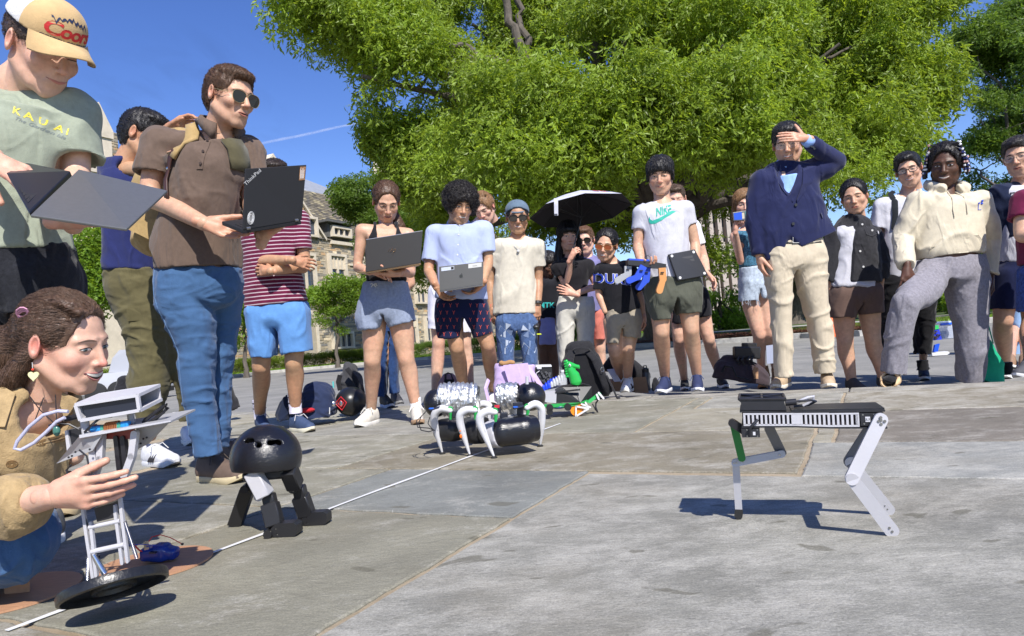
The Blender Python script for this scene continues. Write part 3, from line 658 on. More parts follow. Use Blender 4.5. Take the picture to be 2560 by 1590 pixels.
# ================================================================== stone buildings
F0=V((830-1280)/1707*48,48,0)
FN=BX.copy()
def onwall(u,v,off=0.0):
 q=RT*((u-CX)/FPX)+UP*(-(v-CY)/FPX)+FW;o=V(0,0,HC);P0=F0+FN*off
 t=(P0-o).dot(FN)/q.dot(FN);p=o+q*t;return(p-F0).dot(AX),p.z
LIME=mat('limestone',(.58,.51,.40),.9,noise=.14,nscale=2.2,bump=.01,bscale=20)
STN=mat('rubble_stone',(.2,.17,.12),.95,noise=.2,nscale=9,bump=.02,bscale=12,attr='Col')
MORT2=mat('wall_mortar',(.38,.33,.25),.95,noise=.15,nscale=4)
SLATE=mat('roof_slate',(.13,.115,.085),.9,noise=.25,nscale=5,bump=.02,bscale=9,attr='Col')
LEAD=mat('lead_roof',(.27,.29,.32),.55,noise=.12,nscale=1.5)
GLS=mat('window_glass',(.035,.05,.075),.12,spec=.7,noise=.4,nscale=3)
MUNT=mat('window_lead',(.11,.12,.13),.6)
def wp(t,z,off=0.0):return F0+AX*t+FN*off+V(0,0,z)
def scol(r):
 k=r.random()
 c=(.27,.225,.155)if k<.34 else(.33,.22,.12)if k<.5 else(.17,.155,.125)if k<.7 else(.12,.115,.105)if k<.85 else(.38,.32,.22)
 s=r.uniform(1.05,1.7);return tuple(x*s for x in c)
def stonework(name,parent,fn,t0,t1,z0,z1,holes,top=None,seed=1,N=None,A=None,hh=(.11,.2),ww=(.25,.7)):
 r=random.Random(seed);vs=[];fs=[];cs=[];z=z0
 while z<z1:
  h=r.uniform(*hh);t=t0+r.uniform(-.3,0)
  while t<t1:
   w=r.uniform(*ww);a,b_=max(t,t0)+.012,min(t+w,t1)-.012;lo,hi=z+.01,min(z+h,z1)-.01
   if b_-a>.05 and hi>lo+.03 and not any(a<h1 and b_>h0 and lo<k1 and hi>k0 for h0,h1,k0,k1 in holes)and(top is None or hi<top((a+b_)/2)):
    o=r.uniform(.012,.035);i=len(vs);e=.012
    q=lambda:r.uniform(-.008,.008)
    vs+=[fn(a,lo,0),fn(b_,lo,0),fn(b_,hi,0),fn(a,hi,0),fn(a+e+q(),lo+e+q(),o),fn(b_-e+q(),lo+e+q(),o),fn(b_-e+q(),hi-e+q(),o),fn(a+e+q(),hi-e+q(),o)]
    fs+=[(i+4,i+5,i+6,i+7),(i,i+1,i+5,i+4),(i+1,i+2,i+6,i+5),(i+2,i+3,i+7,i+6),(i+3,i,i+4,i+7)];cs+=[scol(r)]*8
   t+=w
  z+=h
 return kind(mk(name,vs,fs,STN,parent,smooth=False,cols=np.array(cs)),'stuff')
hall=thing('stone_hall','long tan rubble stone collegiate hall with limestone windows and slate roof','building',(F0.x,F0.y,0))
EAVE=8.7;T0,T1=-30,34;GA,GB_,GP=onwall(560,600)[0],onwall(806,560)[0],None
gmid=(GA+GB_)/2;gpk=EAVE+(GB_-gmid)*1.15
top=lambda t:max(EAVE,gpk-abs(t-gmid)*1.15)
bb=B();bb.prism([wp(T0,-.5),wp(T1,-.5),wp(T1,EAVE),wp(GB_,EAVE),wp(gmid,gpk),wp(GA,EAVE),wp(T0,EAVE)],-FN*.6);bb.build('wall',MORT2,hall)
wins=[]
for u0,v0,u1,v1,nl,kd in[(744,541,789,592,2,'sq'),(820,636,863,730,2,'tall'),(738,633,786,733,2,'tall'),(828,829,880,872,3,'sq'),(690,640,722,735,2,'tall'),(905,645,940,735,2,'tall'),(1035,700,1062,760,2,'tall'),(1000,790,1040,862,3,'tall'),
(700,560,730,600,2,'sq'),(640,830,690,872,3,'sq'),(170,600,210,760,2,'tall'),(930,830,965,868,2,'sq'),(1060,790,1100,855,3,'tall')]:
 a,z1=onwall(u0,v0);b_,z0=onwall(u1,v1);a,_=onwall(u0,(v0+v1)/2);b_,_=onwall(u1,(v0+v1)/2);zm=(u0+u1)/2
 _,z1=onwall(zm,v0);_,z0=onwall(zm,v1);wins.append((min(a,b_),max(a,b_),z0,z1,nl,kd))
arch=(*sorted((onwall(752,830)[0],onwall(794,830)[0])),0.0,onwall(775,780)[1])
holes=[(a,b_,z0,z1)for a,b_,z0,z1,_,_ in wins]+[arch]
stonework('stonework',hall,wp,T0,T1,0,gpk+.1,holes,lambda t:top(t)-.1)
def window(parent,fn,a,b_,z0,z1,nl,kd,N_,A_):
 f=B();s=.18;R=Matrix((A_,N_,V(0,0,1))).transposed()
 def bx(t0,t1,y0,y1,o0,o1):f.box(fn((t0+t1)/2,(y0+y1)/2,(o0+o1)/2),(t1-t0,o1-o0,y1-y0),R)
 bx(a,a+s,z0,z1,-.3,.05);bx(b_-s,b_,z0,z1,-.3,.051);bx(a+s,b_-s,z1-s,z1,-.3,.052);bx(a+s,b_-s,z0,z0+s*.8,-.3,.09)
 w=(b_-a-2*s)
 for i in range(1,nl):bx(a+s+w*i/nl-.05,a+s+w*i/nl+.05,z0+s*.8,z1-s,-.28,-.03)
 zt=z1-s
 if kd=='tall':
  zt=z0+(z1-z0)*.6;bx(a+s,b_-s,zt,z1-s,-.28,-.12)
  for i in range(nl*2+1):c=a+s+w*i/(nl*2);bx(max(a+s,c-.04),min(b_-s,c+.04),zt,z1-s,-.12,-.04)
 wobj=f.build('window',LIME,parent)
 for i in range(nl):
  g=B();x0=a+s+w*i/nl;x1=a+s+w*(i+1)/nl;zb=z0+s*.8
  poly=[fn(x0,zb,-.2),fn(x1,zb,-.2),fn(x1,zt-.15,-.2),fn((x0+x1)/2,zt+.1 if kd=='tall' else zt,-.2),fn(x0,zt-.15,-.2)]if kd=='tall' else[fn(x0,zb,-.2),fn(x1,zb,-.2),fn(x1,zt,-.2),fn(x0,zt,-.2)]
  g.prism(poly,-N_*.02);g.build('pane',GLS,wobj)
  l_=B();nx=3;nz=max(3,int((zt-zb)/.3))
  for k in range(1,nx):x=x0+(x1-x0)*k/nx;l_.box(fn(x,(zb+zt)/2,-.188),(.025,.02,zt-zb-.1),R)
  for k in range(1,nz):z=zb+(zt-zb)*k/nz;l_.box(fn((x0+x1)/2,z,-.186),(x1-x0,.02,.025),R)
  l_.build('muntin',MUNT,wobj)
WO=lambda t,z,o:wp(t,z,o+.22)
for w_ in wins:window(hall,WO,*w_,FN,AX)
bb=B();R_=Matrix((AX,FN,V(0,0,1))).transposed()
for(u,v,uu)in((700,646,980),(560,748,900)):
 t,z=onwall(u,v);t2,_=onwall(uu,v+15)
 for i in range(16):
  c=t+(t2-t)*(i+.5)/16
  if not any(h[0]<c+.5 and h[1]>c-.5 and h[2]<z<h[3]for h in holes):bb.box(wp(c,z,.03),(abs(t2-t)/16-.01,.16,.16),R_)
bb.build('string_course',LIME,hall)
bb=B()
for i in range(40):
 c=T0+(T1-T0)*(i+.5)/40
 if not GA<c<GB_:bb.box(wp(c,EAVE-.1,.08),((T1-T0)/40-.01,.26,.24),R_)
bb.build('cornice',LIME,hall)
bb=B()
for sgn in(-1,1):
 p0=wp(gmid,gpk+.15,-.15);e=wp(gmid+sgn*(GB_-gmid+.2),EAVE-.1,-.15)
 for i in range(9):q0=p0.lerp(e,i/9);q1=p0.lerp(e,(i+1)/9-.005);bb.prism([q0-FN*.3,q0+FN*.3,q0+FN*.3+V(0,0,.22),q0-FN*.3+V(0,0,.22)],q1-q0)
bb.build('gable_coping',LIME,hall)
# pointed arch with limestone rim
bb=B();a,b_,z0,z1=arch;m_=(a+b_)/2;hw=(b_-a)/2-.12;rim=[]
for k in range(13):
 t=k/12*math.pi;x=m_-hw*math.cos(t);zz=z1-1.3+1.25*math.sin(t)**.8;rim.append((x,zz))
rim=[(rim[0][0],z0)]+rim+[(rim[-1][0],z0)]
for(x0,y0),(x1,y1)in zip(rim,rim[1:]):
 d=V(x1-x0,y1-y0,0).normalized();nx,ny=-d.y*.24,d.x*.24
 bb.prism([wp(x0,y0,.04),wp(x1,y1,.04),wp(x1+nx,y1+ny,.04),wp(x0+nx,y0+ny,.04)],-FN*.3)
bb.prism([wp(x,z,-.31)for x,z in rim],-FN*.05);bb.build('arch_doorway',[LIME],hall)
bb=B();bb.prism([wp(m_-hw,z0,-.2),wp(m_+hw,z0,-.2),wp(m_+hw,z1-1.5,-.2),wp(m_-hw,z1-1.5,-.2)],FN*.04);bb.build('door',mat('dark_oak_door',(.07,.045,.03),.7),hall)
# slate roofs
def roof(parent,p0,along_,up_,L,H,name='roof',sl=(.38,.26),seed=3,lim=None):
 r=random.Random(seed);vs=[];fs=[];cs=[];n=along_.cross(up_).normalized();
 if n.z<0:n=-n
 h=0;row=0
 while h<H:
  x=-(row%2)*sl[0]/2
  while x<L:
   if lim is None or lim(x,h):
    i=len(vs);a=p0+along_*(x+.01)+up_*h+n*.045;b_=p0+along_*(x+sl[0]-.01)+up_*h+n*(.045+r.uniform(0,.012));d=up_*(sl[1]+.08)-n*.045
    vs+=[a,b_,b_+d,a+d,a-n*.04,b_-n*.04];fs+=[(0+i,1+i,2+i,3+i),(i+4,i+5,i+1,i)]
    k=r.random();c=(.15,.13,.095)if k<.5 else(.20,.17,.11)if k<.7 else(.10,.09,.075)if k<.9 else(.30,.26,.16);s=r.uniform(.8,1.2);cs+=[tuple(q*s for q in c)]*6
   x+=sl[0]
  h+=sl[1];row+=1
 return kind(mk(name,vs,fs,SLATE,parent,smooth=False,cols=np.array(cs)),'stuff')
up_=(-FN*1.0+V(0,0,1.0)).normalized()
roof(hall,wp(T0,EAVE,.1),AX,up_,T1-T0,7.0)
bb=B();bb.prism([wp(T0,EAVE-.05,.05),wp(T0,EAVE-.05+5,-4.95),wp(T0,EAVE-.05,-9.95)],AX*(T1-T0));bb.build('roof_frame',MORT2,hall)
# gable cross roof
for sgn in(-1,1):
 e=wp(gmid+sgn*(GB_-gmid),EAVE,-.45);pk=wp(gmid,gpk,-.45);roof(hall,e,-FN,(pk-e).normalized(),5.5,(pk-e).length-.05,seed=5+sgn)
 # dormer at the eaves
t0,zt=onwall(826,560);t1,zb=onwall(872,594);t0,t1=onwall(818,578)[0],onwall(874,578)[0];zt=onwall(845,562)[1];zb=onwall(845,596)[1]
dm=B();dm.box(wp((t0+t1)/2,(zb+zt)/2,-.7),(t1-t0,1.5,zt-zb),R_);do=dm.build('dormer',mat('dormer_slate',(.10,.10,.095),.8,noise=.2,nscale=8),hall)
window(hall,lambda t,z,o:wp(t,z,o+.27),t0+.25,t1-.1,zb+.05,zt-.15,3,'sq',FN,AX)
dm=B();dm.box(wp((t0+t1)/2-.1,zt+.1,-.5),(t1-t0+.7,2.0,.16),R_);dm.build('dormer_roof',mat('dormer_slate',(.1,.1,.1)),hall)
# buttress with a gabled cap near the photographed hall's near end
def buttress(u0,u1,vtop,off):
 a,_=onwall(u0,400,off);b_,_=onwall(u1,400,off);_,zt=onwall((u0+u1)/2,vtop,off);bb=B();m_=(a+b_)/2;w=abs(b_-a)/2
 bb.box(wp(m_,(zt-1.6)/2-.2,off/2),(2*w,off,zt-1.6+.4),R_)
 bb.prism([wp(m_-w*1.12,zt-1.7,off+.08),wp(m_+w*1.12,zt-1.7,off+.08),wp(m_+w*1.12,zt-1.3,off+.08),wp(m_,zt,off+.08),wp(m_-w*1.12,zt-1.3,off+.08)],-FN*(off+.3))
 bb.box(wp(m_,zt-3.4,off/2+.03),(2*w+.12,off+.06,.22),R_);bb.box(wp(m_,zt-6.2,off/2+.05),(2*w+.2,off+.1,.25),R_)
 bb.build('buttress',LIME,hall)
buttress(226,282,258,1.1);buttress(160,186,560,1.1)
a,_=onwall(150,500,.3);b_,_=onwall(300,500,.3);zt=onwall(240,300,.3)[1]
bb=B();bb.prism([wp(a-9,0,.0),wp(b_+.3,0,.0),wp(b_+.3,zt-.3,.0),wp(a-9,zt-.3,.0)],-FN*7);bb.build('end_bay',MORT2,hall)
stonework('end_bay_stonework',hall,lambda t,z,o:wp(t,z,o+.001),a-9,b_+.3,EAVE-.1,zt-.3,[],None,8)
bb=B();p=wp((a+b_)/2+3.6,EAVE,-6);
a2=onwall(285,420,-3)[0];pk=[wp(a2-1,EAVE,-3),wp(a2+9,EAVE,-3),wp(a2+7,EAVE+4.6,-5.5),wp(a2-1,EAVE+4.6,-5.5)];bb.prism(pk,-FN*.3);bb.build('lead_roof',LEAD,hall)
# grey pyramid roof of the wing behind
wing=thing('rear_wing_roof','pale grey pyramid shaped lead roof rising behind the slate roof','roof',W(700,800,62))
apex=W(600,385,66);bs=[W(380,520,62),W(850,520,62),W(950,520,75),W(300,520,78)]
bb=B();bb.add([apex]+bs+[b0-V(0,0,18)for b0 in bs],[(0,2,1),(0,3,2),(0,4,3),(0,1,4),(1,2,6,5),(2,3,7,6),(3,4,8,7),(4,1,5,8)]);bb.build('roof_faces',LEAD,wing)
bb=B()
for k in range(1,16):
 q=bs[0].lerp(bs[1],k/16);bb.tube([q+V(0,-.02,.02),q.lerp(apex,min(1,.98))+V(0,-.05,.05)],.05,5)
bb.build('roof_seams',LEAD,wing)
# square tower behind the oak
tw=thing('stone_tower','tall square rubble tower half hidden by the oak leaves','tower',W(1080,880,60))
c0=W(951,600,60);c0.z=0;tf=lambda t,z,o:c0+AX*(t*.0)+V(t*math.cos(.1),t*math.sin(.1),z)+V(math.sin(.1),-math.cos(.1),0)*o
ztop=W(1050,345,60).z
bb=B();bb.prism([tf(0,-1,0),tf(9,-1,0),tf(9,ztop,0),tf(0,ztop,0)],V(0,9,0));bb.build('wall',MORT2,tw)
stonework('stonework',tw,tf,0,9,5,ztop,[(3.6,5.4,ztop-7,ztop-2.5)],None,21,hh=(.16,.3),ww=(.35,.9))
bb=B()
for x in(-.1,8.5):bb.box(tf(x+.3,ztop/2,.06),(.6,.3,ztop),None)
bb.box(tf(4.5,ztop+.0,.1),(9.4,.6,.3),None);bb.build('parapet',LIME,tw)
# chapel, far away behind the oak
ch=thing('chapel','pale pinkish gothic chapel with tall buttresses far behind the oak','chapel',W(1790,800,95))
bb=B();PK=mat('chapel_stone',(.40,.34,.30),.9,noise=.16,nscale=1.2,bump=.05,bscale=3)
q0=W(1700,700,95);q1=W(1850,700,95);zt=W(1790,470,95).z;ln=(q1-q0).length;dirx=V((q1-q0).x,(q1-q0).y,0).normalized()
R2=Matrix((dirx,V(-dirx.y,dirx.x,0),V(0,0,1))).transposed();q0.z=0
bb.box(q0+dirx*ln/2+R2@V(0,5,zt/2),(ln,9,zt),R2);bb.build('wall',PK,ch)
for i in range(8):
 bb=B();x=ln*(i+.0)/7
 bb.box(q0+dirx*x+R2@V(0,-.2,zt*.48),(.55,1.4,zt*.96),R2);bb.box(q0+dirx*x+R2@V(0,-.5,zt*.3),(.75,1.6,zt*.6),R2)
 bb.cyl(q0+dirx*x+R2@V(0,-.2,zt*.96),q0+dirx*x+R2@V(0,-.2,zt*1.08),.3,.03,4);bb.build('buttress',PK,ch)
 if i<7:
  g=B();x+=ln/14
  for k in range(3):g.prism([q0+dirx*(x-.55)+R2@V(0,.44,zt*(.12+.3*k)),q0+dirx*(x+.55)+R2@V(0,.44,zt*(.12+.3*k)),q0+dirx*(x+.55)+R2@V(0,.44,zt*(.3+.3*k)),q0+dirx*x+R2@V(0,.44,zt*(.36+.3*k)),q0+dirx*(x-.55)+R2@V(0,.44,zt*(.3+.3*k))],R2@V(0,-.03,0))
  g.build('window',GLS,ch)
  # aircraft trail and thin cloud, very far and high
trail=bpy.data.materials.new('contrail');trail.use_nodes=True;n_=trail.node_tree.nodes;l_=trail.node_tree.links
p_=n_['Principled BSDF'];p_.inputs['Base Color'].default_value=(.9,.9,.92,1);p_.inputs['Roughness'].default_value=1
tn=n_.new('ShaderNodeTexNoise');tn.inputs['Scale'].default_value=.012;tn.inputs['Detail'].default_value=6;tc=n_.new('ShaderNodeTexCoord');l_.new(tc.outputs['Object'],tn.inputs['Vector'])
lw=n_.new('ShaderNodeLayerWeight');lw.inputs[0].default_value=.5;iv=n_.new('ShaderNodeMath');iv.operation='SUBTRACT';iv.inputs[0].default_value=1;l_.new(lw.outputs['Facing'],iv.inputs[1])
mu=n_.new('ShaderNodeMath');mu.operation='MULTIPLY';l_.new(iv.outputs[0],mu.inputs[0]);l_.new(tn.outputs[0],mu.inputs[1]);m3=n_.new('ShaderNodeMath');m3.operation='MULTIPLY';m3.inputs[1].default_value=.22;l_.new(mu.outputs[0],m3.inputs[0]);l_.new(m3.outputs[0],p_.inputs['Alpha'])
bb=B();bb.tube([W(600+i*35,372-i*7.5-abs(math.sin(i*.7))*2,5200+i*60)for i in range(11)],[9,10,11,12,11,12,11,10,9,8,5],12)
o=bb.build('contrail',trail,smooth=True);o['kind']='stuff'
cm=bpy.data.materials.new('cirrus');cm.use_nodes=True;n_=cm.node_tree.nodes;l_=cm.node_tree.links;p_=n_['Principled BSDF'];p_.inputs['Base Color'].default_value=(.9,.9,.92,1);p_.inputs['Roughness'].default_value=1
ca_,cb_,cc_,cd_=G(150,60,2600),G(760,60,2600),G(760,420,2600),G(150,420,2600);cen=(ca_+cb_+cc_+cd_)/4;tc=n_.new('ShaderNodeTexCoord');mp_=n_.new('ShaderNodeMapping');mp_.inputs['Scale'].default_value=(.0009,.00035,.001);mp_.inputs['Rotation'].default_value=(0,0,.5);l_.new(tc.outputs['Object'],mp_.inputs[0])
tn=n_.new('ShaderNodeTexNoise');tn.inputs['Scale'].default_value=2.2;tn.inputs['Detail'].default_value=8;tn.inputs['Distortion'].default_value=.6;l_.new(mp_.outputs[0],tn.inputs['Vector']);mr_=n_.new('ShaderNodeMapRange');mr_.inputs['From Min'].default_value=.45;mr_.inputs['From Max'].default_value=.8;mr_.inputs['To Max'].default_value=.3;l_.new(tn.outputs[0],mr_.inputs[0])
at_=n_.new('ShaderNodeAttribute');at_.attribute_name='Col';mu_=n_.new('ShaderNodeMath');mu_.operation='MULTIPLY';l_.new(mr_.outputs[0],mu_.inputs[0]);l_.new(at_.outputs['Fac'],mu_.inputs[1]);l_.new(mu_.outputs[0],p_.inputs['Alpha'])
V_=[];C_=[];F_=[]
for i in range(13):
 for j in range(13):
  s_,t_=i/12,j/12;V_.append(ca_.lerp(cb_,s_).lerp(cd_.lerp(cc_,s_),t_)+V(0,0,60*math.sin(s_*3+t_*2)));e=max(0,math.sin(math.pi*s_)*math.sin(math.pi*t_));C_.append((e,e,e))
  if i<12 and j<12:a=i*13+j;F_.append((a,a+1,a+14,a+13))
o=kind(mk('thin_cloud',V_,F_,cm,cols=np.array(C_)),'stuff')

# ================================================================== people
def cv(x,y,z):return(RT*x+UP*y-FW*z)
SK={'fair':(.60,.36,.26),'light':(.53,.31,.205),'tan':(.45,.25,.145),'warm':(.42,.235,.14),'dark':(.085,.04,.024),'brown':(.13,.065,.038)}
def skin_mat(nm):
 c=SK[nm];key='skin_'+nm
 if key in _mc:return _mc[key]
 m=mat(key,c,rough=.48,noise=.15,nscale=34,bump=.0005,bscale=420,spec=.40,attr='Col')
 p=m.node_tree.nodes['Principled BSDF'];p.inputs['Subsurface Weight'].default_value=.10;p.inputs['Subsurface Radius'].default_value=(1,.3,.15);p.inputs['Subsurface Scale'].default_value=.012
 return m
TFM=lambda ox,oy,s:(ox,oy,s)
class Person:
 def __init__(s,label,tf,D,skin='light',vox=.009,k=1.0,group=None,cat='person',fem=False):
  s.label=label;s.tf=tf;s.D=D;s.skin=skin;s.h=vox;s.k=k;s.group=group;s.fem=fem
  s.arms=[];s.legs=[];s.tor=[];s.gar=[];s.root=None;s.hd=None;s.extra_body=[];s.hands=[];s.seed=abs(hash(label[:3]+str(len(label))))%1000 if 0 else sum(map(ord,label))%997
 def p(s,x,y,dd=0.0):return W(s.tf[0]+x*s.tf[2],s.tf[1]+y*s.tf[2],s.D+dd)
 def start(s,foot=None):
  b=foot if foot is not None else s.p(0,0);s.root=thing('person',s.label,'person',b,s.group);return s.root
 def sec(s,q,grow=0.0):
  x0,y0,x1,y1,ry=q[:5];dd=q[5]if len(q)>5 else 0;a,b=s.p(x0,y0,dd),s.p(x1,y1,dd);c=(a+b)/2;r=(b-a);rx=r.length*.483+grow
  return(c,r.normalized(),max(rx,.012),max(ry+grow,.012))
def bounds(pts,pad):
 a=np.array([list(p)for p in pts]);return a.min(0)-pad,a.max(0)+pad
def wrinkle(P,N,amp,f,st=(1,1,1),sd=0,sharp=1.0):
 q=P*np.array(st)*f;w=fbm(q*.5,2,sd+5);n1=vnoise(q*.9+w[:,None]*1.3,sd);n2=vnoise(q[:,[1,2,0]]*1.5+w[:,None],sd+9)
 h=np.exp(-(n1/.17)**2)*.8+np.exp(-(n2/.15)**2)*.45*(w>0)+.35*w
 return P+N*((h-.42)*amp)[:,None]
def build_gar(p,name,ops,m,pts,pad=.14,wr=None,h=None,sd=0,smooth=1,sub=None):
 h=h or p.h;lo,hi=bounds(pts,pad);f=Fld(lo,hi,h);ops(f);P,F_=f.mesh();P=relax(P,F_,smooth)
 if wr:
  for w_ in(wr if isinstance(wr,list)else[wr]):N=vnormals(P,F_);P=wrinkle(P,N,*w_,sd=p.seed+sd)
 o=mk(name,P,F_,m,sub or p.root);p.gar.append((f,o));return o,f
 # ---------------- hands
def hand_ops(W0,d,nrm,side,sc=1.0,curl=(25,25,15),thumb=(35,20,10),spread=4,curls=None):
 d=d.normalized();nrm=(nrm-d*nrm.dot(d)).normalized();s=side-d*side.dot(d);s=(s-nrm*s.dot(nrm)).normalized();caps=[]
 off=[.030,.0095,-.0115,-.030];ln=[.088,.091,.085,.075];ph=[(.043,.026,.021),(.047,.030,.022),(.043,.028,.021),(.034,.020,.019)];rr=[.0088,.009,.0086,.0076]
 W0=Vector(W0)
 for i in range(4):
  kn=W0+(d*ln[i]+s*off[i]-nrm*.003)*sc;caps.append((W0+(s*off[i]*.55+d*.012)*sc,kn,.0125*sc,.0105*sc,.013));c=curls[i]if curls else curl
  a=0;q=kn;a0=math.radians(spread*(1.5-i));dd0=(d*math.cos(a0)+s*math.sin(a0))
  for j in range(3):
   a+=math.radians(c[j]);dv=dd0*math.cos(a)+nrm*math.sin(a);q2=q+dv*ph[i][j]*sc;r0=rr[i]*(1.0-.09*j)*sc;caps.append((q,q2,r0,r0*.93,.003));q=q2
 caps.append((W0-d*.03*sc,W0+d*.05*sc,.022*sc,.024*sc,.012))
 tb=W0+(d*.018+s*.020+nrm*.006)*sc;a=math.radians(thumb[0]);t1=(d*math.cos(a)+s*math.sin(a)+nrm*math.sin(math.radians(thumb[1]))).normalized()
 q=tb+t1*.044*sc;caps.append((tb,q,.016*sc,.0125*sc,.012));b=math.radians(thumb[2]);t2=(t1*math.cos(b)+(d*.7-s*.4+nrm*.3).normalized()*math.sin(b)).normalized()
 q2=q+t2*.034*sc;caps.append((q,q2,.0118*sc,.0105*sc,.004));t3=(t2*math.cos(b)+(d*.7-s*.4+nrm*.3).normalized()*math.sin(b)).normalized();caps.append((q2,q2+t3*.026*sc,.0105*sc,.0088*sc,.004))
 return caps
def caps_mesh(caps,h):
 pts=[c[0]for c in caps]+[c[1]for c in caps];lo,hi=bounds(pts,.03);f=Fld(lo,hi,h)
 for a,b,r1,r2,k in caps:f.cap(a,b,r1,r2,k)
 P,F_=f.mesh();return P,F_
 # ---------------- head
def head_field(h,fem=False,smile=0,fat=0.0,nose=1.0,beard=0):
 f=Fld((-.115,-.14,-.15),(.115,.145,.14),h);E=f.ell
 E((0,-.018,.033),(.078+fat*.3,.098,.086),k=.001);E((0,.016,-.022),(.062+fat,.078,.084),k=.03);jw=.044 if fem else .050
 E((0,.022,-.076),(jw+fat,.052+fat*.5,.034),k=.03);f.cap((-.012,.070,-.101),(.012,.070,-.101),.017 if fem else .020,k=.022)
 for s in(-1,1):
  f.cap((s*.058,-.005,-.05),(s*.034,.045,-.088),.018+fat*.5,.018+fat*.5,k=.02)
  E((s*.040,.060,-.022-.004*smile),(.024,.022,.020+.003*smile),k=.022)
  f.cap((s*.012,.0865,.026),(s*.046,.068,.024),.0085 if not fem else .006,.006,k=.016)
 for s in(-1,1):E((s*.0315,.101,.004),(.0215,.0185,.0125),k=.012,sub=True)
 for s in(-1,1):f.ell((s*.0315,.0735,.004),(.0165,.0125,.0125),k=.005)
 f.cap((0,.088,.014),(0,.1075*(.94+.06*nose),-.024),.0072,.0098*nose,k=.011);E((0,.1085*(.95+.05*nose),-.029),(.0115*nose,.0125,.0095),k=.006)
 for s in(-1,1):E((s*.0125*nose,.096,-.0325),(.0075,.010,.0072),k=.005);E((s*.0065,.1035,-.0395),(.0038,.006,.0035),k=.003,sub=True)
 E((0,.080,-.063),(.031,.019,.025),k=.018)
 f.cap((0,.1015,-.045),(0,.1005,-.051),.0022,k=.004,sub=True);E((0,.103,-.084),(.020,.008,.0055),k=.01,sub=True)
 if smile:
  for s in(-1,1):f.cap((s*.021,.098,-.038),(s*.035,.085,-.066),.0022,.002,k=.006,sub=True)
 for s in(-1,1):
  a=math.radians(-18)*s;R=np.array([[math.cos(a),-math.sin(a),0],[math.sin(a),math.cos(a),0],[0,0,1]]);E((s*.083,-.010,-.003),(.0085,.0185,.031),R,k=.008);E((s*.0895,-.004,.001),(.006,.010,.019),R,k=.004,sub=True)
 f.cap((0,-.025,-.05),(0,-.045,-.16),.052 if not fem else .045,.056 if not fem else .047,k=.03)
 return f
_head_cache={}
def strip(surf,x0,x1,zl,zh,n,m,off,bulge=0.0,colf=None):
 vs=[];fs=[];cs=[]
 for i in range(n+1):
  t=i/n;x=x0+(x1-x0)*t
  for j in range(m+1):
   q=j/m;z=zl(t)+(zh(t)-zl(t))*q;y=surf(x,z);e=bulge*math.sin(math.pi*q)*math.sin(math.pi*min(max(t,.02),.98))**.5;vs.append((x,y+off+e,z));cs.append(colf(x,z,t,q)if colf else(1,1,1))
 for i in range(n):
  for j in range(m):a=i*(m+1)+j;fs.append((a,a+1,a+m+2,a+m+1))
 return vs,fs,cs
def hsv_mul(c,k):return tuple(min(1,x*k)for x in c)
